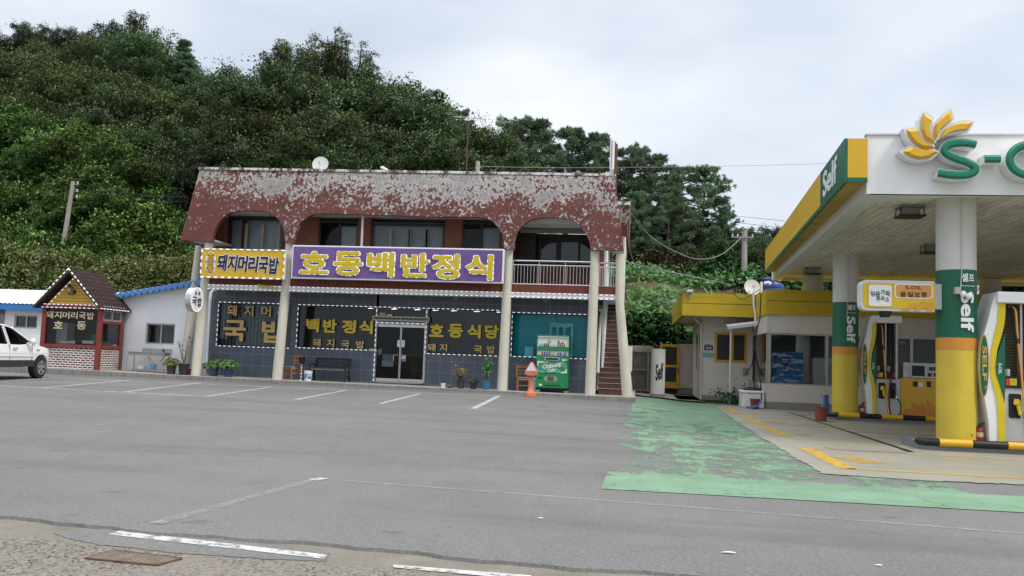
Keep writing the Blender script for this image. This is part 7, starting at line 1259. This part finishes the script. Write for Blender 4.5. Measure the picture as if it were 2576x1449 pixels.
# ------------------------------------------------------------------ hill
def interp(x, tb):
    if x <= tb[0][0]: return tb[0][1]
    for (a, b), (c, d) in zip(tb[:-1], tb[1:]):
        if x <= c: return b + (d - b) * (x - a) / (c - a)
    return tb[-1][1]
LEFT = [(37.5, .2), (40, 1.6), (45, 4), (55, 8), (70, 14.5), (85, 20), (100, 22), (200, 24)]
RIGHT = [(44.0, .1), (44.8, 1.5), (48.2, 4.5), (48.8, 4.8), (50.3, 6.0), (57, 7.2), (64, 8.6), (80, 9), (200, 9)]
def hz(x, y):
    w = sstep((x / max(y, 1) + .42) / .34); far = sstep((x / max(y, 1) - .16) / .12)
    r = interp(y, RIGHT); r = lerp(r, interp(y, [(46, .0), (53, 2.5), (80, 4), (200, 6)]), far)
    return lerp(interp(y, LEFT), r, w) + .25 * math.sin(x * .9 + y * .4) * min(1, max(0, (y - 42) / 6))
xs = [-220, -160, -120] + [x * 1.5 for x in range(-60, 31)] + [60, 80, 120, 200]; ys = [37.5, 38.5, 39.5, 40.8, 41.8, 43, 43.8, 44.2, 44.6, 45.2, 46, 46.8, 47.6, 48.2, 48.7, 49.2] + [50 + 2 * i for i in range(26)] + [110, 130, 160, 220]
t = NT('hillside_earth'); c = t.mix(t.ramp(t.noise(.6, 6, .7), .35, .65), (.085, .055, .035), (.15, .10, .065)); gr = t.ramp(t.noise(.35, 5, .6), .42, .58); c = t.mix(gr, c, (.045, .07, .022)); t.col(c).rough(.95).spec(.1).bump(t.noise(5, 5, .7), .8, .1)
b = MB(); b.add([(x, y, hz(x, y)) for y in ys for x in xs], [(j * len(xs) + i, j * len(xs) + i + 1, (j + 1) * len(xs) + i + 1, (j + 1) * len(xs) + i) for j in range(len(ys) - 1) for i in range(len(xs) - 1)]); struct(b.build('hill', t.mat, None, 'all'))
# far bluish green hill behind the pole
b = MB(); n = 40; vs = []
for i in range(n + 1): x = lerp(-10, 160, i / n); vs += [(x, 240, -1), (x, 290 + 8 * math.sin(i), 27 + 4 * math.sin(i * .7) + 1.6 * math.sin(i * 2.3)), (x, 420, -1)]
b.add(vs, [(3 * i + k, 3 * i + 3 + k, 3 * i + 4 + k, 3 * i + 1 + k) for i in range(n) for k in (0, 1)]); struct(b.build('far_hill', M('far_wooded_hill', (.055, .085, .07), .95, .4, .25)))
# ------------------------------------------------------------------ trees
lf_broad = leaf('broad_leaf', (.030, .060, .019), (.098, .148, .040), (.15, .18, .05)); lf_olive = leaf('olive_leaf', (.045, .060, .013), (.110, .130, .030), (.16, .16, .04)); lf_dark = leaf('dark_leaf', (.024, .042, .022), (.058, .082, .036), (.07, .078, .04))
lf_vine = leaf('vine_leaf', (.045, .12, .010), (.15, .27, .022), (.23, .30, .034)); lf_pine = leaf('pine_needle', (.022, .044, .021), (.062, .095, .040), None, .15); lf_scrub = leaf('scrub_leaf', (.075, .105, .018), (.18, .20, .036), (.24, .22, .07)); lf_gard = leaf('garden_leaf', (.030, .10, .016), (.085, .20, .032), gain=1.15); lf_grass = leaf('grass_blade', (.06, .13, .018), (.14, .24, .04), gain=1.15); lf_rust = leaf('rusty_shrub_leaf', (.06, .065, .022), (.13, .095, .038), (.18, .085, .05), gain=1.15)
def unit(v): return v / np.maximum(np.linalg.norm(v, axis=1, keepdims=True), 1e-6)
def crown_pts(rs, clumps, per, up=.6, shell=.55):
    Ps, Ns, Cs = [], [], []; mid = np.mean([c for c, _ in clumps], axis=0); ext = max(np.linalg.norm(c - mid) for c, _ in clumps) + 1e-3
    for (c, r) in clumps:
        n = max(8, int(per * r * r)); d = unit(rs.normal(size=(n, 3))); d[:, 2] = np.where(d[:, 2] < -.5, -d[:, 2], d[:, 2]); rr = (.40 + .68 * rs.uniform(0, 1, n) ** .7)[:, None]; ax = rs.uniform(.65, 1.4, 3) * np.array([1, 1, .75]); q = d * rr * r * ax; q[:, 2] += .25 * q[:, 0] * rs.normal() + .25 * q[:, 1] * rs.normal(); sp = rs.randint(2, 5); dirs = unit(rs.normal(size=(sp, 3)) + np.array([0, 0, .6])); k = int(n * .10); t_ = rs.uniform(.6, 1.75, k)[:, None] * r; q = np.concatenate([q, dirs[rs.randint(0, sp, k)] * t_ + rs.normal(size=(k, 3)) * r * .13]); d = np.concatenate([d, rs.normal(size=(k, 3)) * .6])
        Ps.append(np.array(c) + q); Cs.append(unit(unit(q) * .75 + (np.array(c) + q - mid) / ext * .75 + np.array([0, 0, .25]) + rs.normal(size=q.shape) * .22)); Ns.append(d * .6 + np.array([0, 0, up * .7]) + rs.normal(size=(n + k, 3)) * .8)
    return np.concatenate(Ps), np.concatenate(Ns), np.concatenate(Cs)
def trunk(name, parent, segs, m=None):
    b = MB()
    for s in segs: b.tube(s[0], s[1], 7)
    return b.build(name, m or m_bark, parent, True)
def tree_broad(seed, H, R, lf, size, nclump=78, per=900, zlo=.18, peak=1.0, crz=.6, name='broadleaf_tree'):
    rs = np.random.RandomState(seed); t = thing(name, 'x', 'tree', (0, 0, -500), local=True); cl = []
    for _ in range(nclump):
        d = unit(rs.normal(size=(1, 3)))[0]; d[2] = abs(d[2]) * 1.1 - .28; rr = rs.uniform(.4, 1.12); lob = 1 + .22 * math.sin(3 * math.atan2(d[1], d[0]) + seed) + .12 * math.sin(5 * d[0] + seed * 2); c = np.array([0, 0, H * (zlo + crz * .5)]) + d * rr * np.array([R * lob, R * lob, H * crz * .5 * peak]); cl.append((c, R * rs.uniform(.13, .27)))
    P, N, C = crown_pts(rs, cl, per / (R * R) * 16); me = mesh_quads('crown', leaves(P, N, size, .62, rs, .3, C), [lf], None, C); o = link('crown', me, t); o['_local'] = 1
    segs = [([(0, 0, -.8), (.05, 0, H * .2), (.1, .05, H * .5), (.05, 0, H * .78)], [H * .03, H * .024, H * .014, .03])]
    for i in range(9): c = cl[i * 5 % len(cl)][0]; segs.append(([(.05, 0, H * (.2 + .04 * i)), tuple((np.array([0, 0, H * (.3 + .03 * i)]) + c) / 2), tuple(c)], [H * .012, H * .008, .02]))
    trunk('trunk', t, segs); return t
def tree_plume(seed, H, R, lf, size, ns=15):
    rs = np.random.RandomState(seed); t = thing('upright_tree', 'x', 'tree', (0, 0, -500), local=True); cl = []; segs = []
    for i in range(ns):
        a = rs.uniform(0, 6.28); d = R * math.sqrt(rs.uniform(0, 1)); top = H * (1 - .28 * (d / R) ** 2) * rs.uniform(.86, 1.0); x, y = d * math.cos(a), d * math.sin(a); segs.append(([(x * .15, y * .15, -.6), (x * .6, y * .6, H * .35), (x * .95, y * .95, top * .75), (x, y, top)], [.13, .09, .05, .015]))
        z = H * .30
        while z < top: k = (z - H * .25) / (top - H * .25); cl.append((np.array([x * (.55 + .45 * k) + rs.normal() * .18, y * (.55 + .45 * k) + rs.normal() * .18, z]), (.58 - .34 * k) * R * .30 + .16)); z += rs.uniform(.32, .62)
    P, N, C = crown_pts(rs, cl, 560, .2, .2); me = mesh_quads('crown', leaves(P, N, size, .55, rs, 1.4, C), [lf], None, C); o = link('crown', me, t); o['_local'] = 1; trunk('trunk', t, segs); return t
def tree_pine(seed, H, R, layers=7, young=False, size=.27):
    rs = np.random.RandomState(seed); t = thing('pine_tree', 'x', 'tree', (0, 0, -500), local=True); segs = []; cl = []; lean = rs.normal(size=2) * .04 * H
    def tr(k): return np.array([lean[0] * k + .15 * math.sin(k * 5 + seed), lean[1] * k, H * k])
    segs.append(([tuple(tr(k)) for k in (-.06, .2, .4, .6, .8, .97)], [H * .026, H * .022, H * .018, H * .013, H * .008, .03]))
    for i in range(layers):
        k = (.30 if not young else .12) + (.66 if not young else .84) * i / (layers - 1); rad = R * (1.0 - .62 * ((i / (layers - 1)) ** 1.7) if not young else (1.03 - i / (layers - 1))) * rs.uniform(.8, 1.1); nb = rs.randint(4, 7)
        for j in range(nb):
            a = 6.28 * j / nb + rs.uniform(-.5, .5) + i; L = rad * rs.uniform(.6, 1.12); p0 = tr(k); rise = L * rs.uniform(.10, .38); tip = p0 + np.array([L * math.cos(a), L * math.sin(a), rise]); mid = (p0 + tip) / 2 + np.array([0, 0, -.06 * L]); segs.append(([tuple(p0), tuple(mid), tuple(tip)], [H * .008, H * .005, .02]))
            for u in (.45, .62, .78, .92, 1.0):
                c = p0 + (tip - p0) * u + np.array([rs.normal() * .18 * L * .6, rs.normal() * .18 * L * .6, .10 + rs.uniform(-.05, .2)]); cl.append((c, R * rs.uniform(.09, .16)))
    cl.append((tr(1.0), R * .16)); Pl, Nl = [], []; V = []
    for c, r in cl:                                    # tufts of needles pointing up and out
        for _ in range(4):
            n = 40; q = np.array(c) + rs.normal(size=3) * r * .55 * np.array([1, 1, .5]); d = unit(rs.normal(size=(n, 3)) + np.array([0, 0, .75])); s = unit(np.cross(d, rs.normal(size=(n, 3)))); L = (size * rs.uniform(.7, 1.25, n))[:, None]; w = .024 * (size / .3); V.append(np.stack([q + d * .02 - s * w * .4, q + d * L * .55 - s * w, q + d * L, q + d * L * .55 + s * w], axis=1).reshape(-1, 3))
    me = mesh_quads('crown', np.concatenate(V), [lf_pine]); o = link('crown', me, t); o['_local'] = 1; trunk('trunk', t, segs); return t
def mound(seed, R, H, lf, size, n=2400, name='vine_thicket', spiky=0.0, cat='shrub'):
    rs = np.random.RandomState(seed); t = thing(name, 'x', cat, (0, 0, -500), local=True); cl = []
    for _ in range(56): a = rs.uniform(0, 6.28); q = math.sqrt(rs.uniform(0, 1)); h = H * (1 - .75 * q ** 2) * rs.uniform(.45, 1.05); cl.append((np.array([R * q * math.cos(a), R * q * math.sin(a), h * .8]), R * rs.uniform(.11, .25)))
    tot = sum(r * r for _, r in cl); P, N, C = crown_pts(rs, cl, n / tot, .7, .5); V = leaves(P, N, size, .7, rs, .8, C)
    if spiky:
        ns = int(110 * spiky); a = rs.uniform(0, 6.28, ns); q = np.sqrt(rs.uniform(0, 1, ns)); base = np.c_[R * q * np.cos(a), R * q * np.sin(a), H * (1 - .75 * q ** 2) * .7]; S = []
        for bse in base:
            L = rs.uniform(.4, 1.0) * spiky; k = 12; u = rs.uniform(0, 1, k)[:, None]; S.append(bse + np.array([rs.normal() * .12, rs.normal() * .12, 1]) * L * u + rs.normal(size=(k, 3)) * .07)
        S = np.concatenate(S); CS = unit(rs.normal(size=S.shape) * .5 + np.array([0, 0, .8])); V = np.concatenate([V, leaves(S, rs.normal(size=S.shape), size * .8, .4, rs, -.5, CS)]); C = np.concatenate([C, CS])
    o = link('foliage', mesh_quads('foliage', V, [lf], None, C), t); o['_local'] = 1
    trunk('stem', t, [([(0, 0, -.4), (R * .25 * math.cos(a), R * .25 * math.sin(a), H * .55)], [.06, .03]) for a in (0, 1.6, 3.1, 4.7)]); return t
protos = {'broad': [tree_broad(11, 8, 3.3, lf_broad, .105), tree_broad(12, 8, 3.1, lf_broad, .10, 100), tree_broad(13, 8, 3.5, lf_broad, .11, 84)], 'olive': [tree_broad(21, 8, 3.3, lf_olive, .10, 96, name='olive_tree'), tree_broad(22, 8, 3.4, lf_olive, .105, name='olive_tree')],
          'dark': [tree_broad(31, 8, 2.9, lf_dark, .105, 90, 760, .2, 1.1, .75, 'dark_tree'), tree_broad(32, 8, 2.7, lf_dark, .105, 90, 760, .2, 1.1, .78, 'dark_tree')], 'plume': [tree_plume(41, 8, 3.0, lf_dark, .12, 26), tree_plume(42, 8, 2.6, lf_broad, .12, 22)],
          'pine': [tree_pine(51, 8, 3.0), tree_pine(52, 8, 2.8), tree_pine(53, 8, 3.3, 9)], 'ypine': [tree_pine(61, 8, 2.4, 10, True)],
          'vine': [mound(71, 3.2, 3.6, lf_vine, .115, 22000), mound(72, 3.0, 3.4, lf_vine, .115, 21000)], 'scrub': [mound(81, 2.2, 2.0, lf_scrub, .095, 11000, 'scrub_bush', .8), mound(82, 2.0, 1.8, lf_scrub, .095, 10500, 'scrub_bush', .9)], 'bush': [mound(91, 2.0, 2.2, lf_gard, .15, 5200, 'green_bush'), mound(92, 1.8, 2.0, lf_gard, .16, 5000, 'green_bush')], 'rust': [mound(95, 2.0, 2.4, lf_rust, .12, 5500, 'rusty_shrub', .9)]}
HT = {'broad': 8, 'olive': 8, 'dark': 8, 'plume': 8, 'pine': 8, 'ypine': 8, 'vine': 3.6, 'scrub': 2.4, 'bush': 2.3, 'rust': 2.9}
for k in protos:                                       # true heights, and prototypes leave the scene list until copied
    for o in protos[k]:
        c = o.children[0]; zs = np.empty(len(c.data.vertices) * 3); c.data.vertices.foreach_get('co', zs); o['_h'] = float(np.percentile(zs[2::3], 99.7))
tr_ = random.Random(77); used = {}
LAB = {'broad': ('green broadleaf tree in the dense wood on the hillside behind the restaurant', 'broadleaf trees in the wood'), 'olive': ('olive tinted broadleaf tree in the dense wood on the hillside', 'olive trees in the wood'), 'dark': ('dark green tree on the hill crest against the sky', 'dark trees on the crest'), 'plume': ('upright tree with plume like branches rising above the wood', 'upright trees on the crest'), 'pine': ('dark spreading pine in the pine row right of the restaurant roof', 'pines on the right slope'), 'ypine': ('young pine', 'young pines'), 'vine': ('bright green vine covered thicket at the foot of the wood', 'vine thickets'), 'scrub': ('yellowish green scrub bush behind the low white buildings', 'scrub bushes'), 'bush': ('fresh green bush on the bank between restaurant and station', 'bushes on the bank'), 'rust': ('rusty tinted shrub on the garden terrace below the pines', 'rusty shrubs')}
def plant(kind, px, py, Y, wid=1.0, H=None, label=None, base=None):
    p = onY(0, px, py, Y); zb = hz(p.x, Y) - .2 if base is None else base; h = max(1.0, p.z - zb)
    if H: zb = p.z - H; h = H
    L = protos[kind]; i = tr_.randrange(len(L)); o = L[i]; s = h / o['_h']; sw = s * wid if wid else s
    loc = (p.x, Y, zb); rz = tr_.uniform(0, 6.28); lab, grp = (label, None) if label else LAB[kind]
    if (kind, i) not in used:
        used[(kind, i)] = 1; o.location = loc; o.rotation_euler = (0, 0, rz); o.scale = (sw, sw, s); o['label'] = lab
        if grp: o['group'] = grp
        return o
    c = dup(o, loc, rz, (sw, sw, s), lab, grp)
    if not grp and 'group' in c: del c['group']
    return c
TOP = [(-150, 120), (0, 130), (60, 75), (120, 75), (150, 95), (190, 75), (240, 95), (290, 62), (330, 35), (385, 60), (410, 125), (440, 190), (520, 200), (620, 195), (690, 190), (720, 195), (800, 190), (905, 190), (950, 185), (1000, 208), (1060, 255), (1100, 280), (1150, 290), (1200, 312), (1240, 352), (1262, 400), (1300, 420)]
# crest
for px, py, w in ((-40, 130, 1.0), (60, 66, .85), (125, 72, .8), (188, 80, .75), (250, 100, .9)): plant('dark', px, py, 82, w, 9)
for px, py, w in ((330, 34, 1.05), (395, 92, .75), (290, 75, .8)): plant('plume', px, py, 80, w, 11)
plant('ypine', 468, 103, 76, 1.35, 7.0, 'lone young pine with tiered branches on the hill crest')
for px, py, w in ((790, 92, 1.25), (860, 88, 1.15), (725, 118, .95), (930, 172, .8)): plant('plume', px, py, 77, w, 9.5)
for px, py in ((425, 180), (540, 198), (610, 200), (660, 198)): plant('broad', px, py, 78, .9, 7)
# the wood, row by row towards the viewer
rows = [(75, .04), (68, .30), (57, .60)]
for ri, (Y, k) in enumerate(rows):
    px = -120 + (ri % 2) * 60
    while px < 1290:
        T = interp(px, TOP); py = T + (640 - T) * k + tr_.uniform(-8, 44)
        if ri == 0: py = max(py, T + 10)
        if not (560 < px < 1240 and py > 470): plant(tr_.choice(['broad', 'broad', 'dark', 'broad', 'olive'] if ri else ['broad', 'dark']), px, py, Y + tr_.uniform(-2, 2), tr_.uniform(.85, 1.1), tr_.uniform(8, 10.5))
        px += tr_.uniform(88, 130)
# the large crowns one can tell apart
for kind, px, py, Y, w, H in (('olive', 55, 128, 71, 1.1, 11), ('olive', 195, 172, 70, 1.1, 10.5), ('olive', 325, 212, 68, 1.0, 9.5), ('olive', 430, 262, 66, .95, 9), ('olive', 120, 225, 64, 1.0, 9), ('broad', 415, 205, 72, .9, 9), ('broad', 270, 262, 62, 1.0, 8.5), ('dark', -30, 240, 66, 1.1, 10),
        ('broad', 545, 186, 72, 1.0, 9), ('broad', 625, 205, 71, 1.0, 9.5), ('broad', 700, 215, 68, 1.05, 10), ('broad', 845, 192, 66, 1.25, 12), ('broad', 1005, 212, 65, 1.05, 11), ('broad', 1090, 272, 64, .95, 9.5), ('broad', 935, 292, 60, 1.2, 10.5), ('olive', 700, 300, 61, 1.2, 10), ('broad', 600, 300, 62, 1.0, 9),
        ('broad', 510, 318, 60, 1.0, 9), ('broad', 1045, 335, 58, 1.05, 9), ('broad', 1165, 320, 60, .9, 8.5), ('broad', 800, 345, 57, 1.15, 9.5), ('broad', 1120, 378, 56, .9, 8), ('dark', 560, 378, 55, 1.0, 8), ('broad', 440, 360, 58, 1.0, 9), ('broad', 900, 398, 54, 1.0, 7.5), ('broad', 690, 400, 54, 1.0, 8)): plant(kind, px, py, Y, w, H)
# pines right of the wood
for px, py, Y, w in ((1115, 258, 70, .7), (1160, 275, 70, .7), (1305, 300, 66, .95), (1360, 302, 65, .9), (1425, 328, 63, 1.0), (1500, 336, 62, .95), (1265, 345, 68, .8), (1590, 368, 62, 1.0), (1640, 382, 61, .9), (1705, 420, 60, .95), (1762, 420, 60, 1.0), (1820, 500, 60, .75), (1680, 470, 57, .9), (1600, 480, 57, .8)): plant('pine', px, py, Y, w * 1.05, None if px > 1290 else 8)
for px, py, Y in ((1215, 335, 62), (1240, 395, 58)): plant('broad', px, py, Y, .9, 8)
# dense understorey under the pines
for px, py, Y in ((1590, 520, 61), (1650, 535, 61), (1710, 545, 61), (1770, 555, 61), (1560, 500, 63), (1830, 570, 62), (1610, 560, 59), (1680, 575, 59), (1740, 580, 59), (1800, 590, 60)): plant('dark', px, py, Y, 1.0, None)
# vine thickets at the left
for px, py, Y, w in ((30, 270, 60, 1.0), (-60, 300, 60, 1), (175, 330, 57, .9), (270, 318, 57, 1.05), (350, 365, 56, 1.0), (110, 390, 56, .9), (220, 415, 54, 1.0), (390, 420, 55, .8), (40, 420, 55, 1), (300, 460, 52, .95), (180, 500, 51, .9), (60, 530, 50, .9), (390, 520, 51, .9), (330, 560, 49, .8), (430, 575, 49, .8), (470, 540, 51, .7), (240, 575, 48, .9), (120, 590, 48, .8)): plant('vine', px, py, Y, w * 1.15, tr_.uniform(3.4, 4.6))
for px, py, Y in ((20, 600, 45), (-50, 590, 46), (90, 620, 44.5), (150, 640, 44), (215, 625, 45), (280, 640, 44), (340, 650, 43.5), (395, 640, 44), (450, 655, 43.5), (490, 630, 44), (60, 680, 42), (130, 690, 42), (230, 685, 42), (310, 690, 41.5), (380, 690, 41.5), (440, 690, 41.5), (480, 690, 41.5), (10, 660, 43), (540, 640, 44)): plant('scrub', px, py, Y, tr_.uniform(1.1, 1.4), tr_.uniform(2.2, 2.8))
# bank and terraces at the right
for px, py, Y in ((1585, 785, 46.8), (1630, 780, 47.8), (1670, 775, 48.2), (1715, 780, 48.4), (1760, 790, 48.2), (1595, 820, 45.8), (1640, 815, 47.6), (1610, 850, 45.2), (1575, 850, 45.2), (1690, 800, 47.8)): plant('bush', px, py, Y, tr_.uniform(1.1, 1.4), tr_.uniform(1.7, 2.3))
for px, py, Y in ((1595, 610, 58), (1640, 618, 57), (1690, 625, 57), (1735, 628, 57), (1570, 620, 57), (1780, 640, 56)): plant('rust', px, py, Y, 1.0, tr_.uniform(2.6, 3.2))
for px, py, Y in ((1805, 590, 60), (1850, 585, 58), (1835, 640, 54), (1795, 660, 53), (1870, 640, 54), (1910, 620, 56), (1940, 600, 58), (1900, 660, 52), (1960, 650, 52), (2010, 640, 54)): plant('broad' if py < 640 else 'bush', px, py, Y, 1.0, 4.5 if py < 640 else 2.6)
for px, py, Y in ((1905, 580, 90), (1940, 575, 92), (1870, 578, 94), (2000, 585, 90), (2080, 600, 85), (2150, 610, 80), (2250, 620, 80), (2350, 620, 80), (2480, 620, 80), (2560, 630, 80), (2680, 640, 80)): plant('dark', px, py, Y, 1.0, 8)
for k in list(protos):
    for i, o in enumerate(protos[k]):
        if (k, i) not in used:
            for c in list(o.children): bpy.data.objects.remove(c)
            bpy.data.objects.remove(o)
        else:
            del o['_h']
for o in scene.objects:
    if '_h' in o: del o['_h']
# ground cover: garden rows, grass on the bank, undergrowth on the hill
rs = np.random.RandomState(8)
def cover(name, label, pts, size, lf, asp=.6, up=.8, sp=.25):
    P = np.array(pts) + rs.normal(size=(len(pts), 3)) * np.array([sp, sp, sp * .5]); o = bpy.data.objects.new(name, mesh_quads(name, leaves(P, rs.normal(size=P.shape) * .7 + [0, -.2, up], size, asp, rs), [lf])); COL.objects.link(o); o['kind'] = 'stuff'; o['label'] = label
pts = []
for Y in (50.6, 51.4, 52.4, 53.4, 54.6, 56, 57.4):
    for i in range(1300):
        x = rs.uniform(-1.5, 14); 
        if rs.uniform() < .85 - .35 * (math.sin(x * .7 + Y) > .6): y = Y + rs.normal() * .22; pts.append((x, y, hz(x, y) + abs(rs.normal()) * .28))
cover('garden_plants', 'rows of low green crops on the garden terraces', pts, .30, lf_gard)
pts = []
for i in range(7600): x, y = rs.uniform(-1, 14), rs.uniform(44.4, 49.2); pts.append((x, y, hz(x, y) + abs(rs.normal()) * .3))
cover('bank_grass', 'long grass and weeds covering the bank behind the passage', pts, .42, lf_grass, .22, .3)
pts = []
for i in range(24000): y = rs.uniform(39, 88); x = rs.uniform(-1.0, -.22) * y; pts.append((x, y, hz(x, y) + abs(rs.normal()) * .5))
cover('undergrowth', 'dark undergrowth covering the wooded hillside', pts, .30, lf_dark, .6, .5, .3)
pts = []
for i in range(3000): y = rs.uniform(56, 80); x = rs.uniform(-.25, .30) * y; pts.append((x, y, hz(x, y) + abs(rs.normal()) * .5))
cover('undergrowth', 'dark undergrowth below the pines', pts, .6, lf_dark, .7, .6, .4)
b = MB(); rr = random.Random(4)
for i in range(90): x = rr.uniform(1, 12); y = rr.uniform(48.0, 49.0); b.sphere((x, y, hz(x, y) + .05), rr.uniform(.07, .19), 6, 4, (rr.uniform(.8, 1.4), 1, rr.uniform(.6, 1)))
o = b.build('bank_stones', M('pale_stone', (.27, .25, .24), .9, .3, 3)); o['kind'] = 'stuff'; o['label'] = 'loose grey stones along the top of the bank'
# ------------------------------------------------------------------ poles and wires
def upole(name, label, k0, a, c, Y, r0, r1, below=1.5):
    p, q = onY(k0, *a, Y), onY(k0, *c, Y); d = (p - q).normalized(); t = thing(name, label, 'utility pole', p + d * below); b = MB(); b.tube([p + d * below, q], [r0, r1], 12); b.build('shaft', m_pole, t, True); return t, q
t, q = upole('utility_pole', 'leaning weathered utility pole with insulators standing in the scrub at the left', 0, (158, 628), (184, 456), 47, .16, .11); b = MB(); b.beam(q + Vector((.12, 0, -.18)), q + Vector((.35, 0, -.22)), .05, .05)
b.build('bracket', m_grey, t)
for dz in (-.2, -.65, -1.0): b = MB(); b.lathe(q + Vector((.3, 0, dz)), [(.03, 0), (.07, .05), (.04, .09), (.07, .13), (.03, .18)], 8); b.build('insulator', m_lgrey, t, True)
LQ = q
t, q2 = upole('utility_pole', 'concrete utility pole with a crossarm behind the yellow shop roof', 0, (1872, 715), (1873, 582), 52, .19, .15, 2.5); b = MB(); z = onY(0, 1873, 598, 52).z; b.beam((q2.x - .75, 51.8, z), (q2.x + .5, 51.8, z), .07, .07); b.build('crossarm', m_grey, t); b = MB()
for dx in (-.68, -.4, .42): b = MB(); b.lathe((q2.x + dx, 51.8, z + .035), [(.03, 0), (.055, .04), (.03, .07), (.045, .1), (.02, .14)], 8); b.build('insulator', m_lgrey, t, True)
def wire(label, pts, r=.012, m=None, sag=0.0):
    P = []; pts = [Vector(p) for p in pts]
    for j in range(len(pts) - 1):
        p0, p1, p2, p3 = pts[max(j - 1, 0)], pts[j], pts[j + 1], pts[min(j + 2, len(pts) - 1)]
        for i in range(10): u = i / 10; P.append(.5 * (2 * p1 + (p2 - p0) * u + (2 * p0 - 5 * p1 + 4 * p2 - p3) * u * u + (3 * p1 - p0 - 3 * p2 + p3) * u ** 3) - Vector((0, 0, sag * 4 * u * (1 - u))))
    P.append(pts[-1]); b = MB(); b.tube(P, r * .6, 5); tag(b.build('overhead_wire', m or m_wire), label, 'cable')
def W(px, py, Y): return onY(0, px, py, Y)
wire('thin wire running from the left pole towards the restaurant roof', [LQ + Vector((.3, 0, -.1)), W(340, 487, 44), W(470, 494, 40)], .018, m_wire, .05)
wire('lower thin wire running from the left pole towards the restaurant', [LQ + Vector((.3, 0, -.5)), W(340, 498, 44), W(470, 507, 40)], .014, m_wire, .05)
wire('thin wire crossing the sky from the roof post to the canopy', [W(1205, 418, 36), W(1545, 421, 40), W(2090, 411, 44), W(2400, 400, 46)], .016, m_wireg, .02)
wire('upper of the three thin wires running to the canopy past the pole', [W(1570, 512, 70), W(1840, 542, 66), W(1975, 556, 60)], .022, m_wire); wire('middle of the three thin wires running to the canopy past the pole', [W(1840, 558, 64), W(1962, 573, 60)], .022, m_wire); wire('lowest of the three thin wires running to the canopy past the pole', [W(1850, 575, 62), W(1955, 583, 60)], .022, m_wire)
wire('thick twisted cable sagging from the restaurant corner to the right pole', [W(1583, 530, 36), W(1640, 598, 40), W(1710, 638, 45), W(1760, 652, 48), W(1815, 640, 50), W(1866, 597, 51.8)], .035, m_wireg, .0)
wire('straight grey cable from the restaurant corner to the base of the right pole', [W(1578, 660, 37), W(1872, 722, 52)], .03, m_wireg, .03)
wire('black cable sagging from the restaurant corner to the yellow shop roof', [W(1575, 690, 37), W(1605, 735, 37), W(1640, 756, 36.8), W(1690, 752, 36.7), W(1735, 733, 36.6), W(1830, 735, 36.6), W(1865, 752, 36.6), W(1895, 738, 36.6), W(1912, 728, 36)], .025, m_wire)
wire('thin cable dropping along the restaurant right corner', [W(1577, 560, 35), W(1583, 620, 35), W(1595, 660, 36), W(1612, 690, 38)], .018, m_wireg)
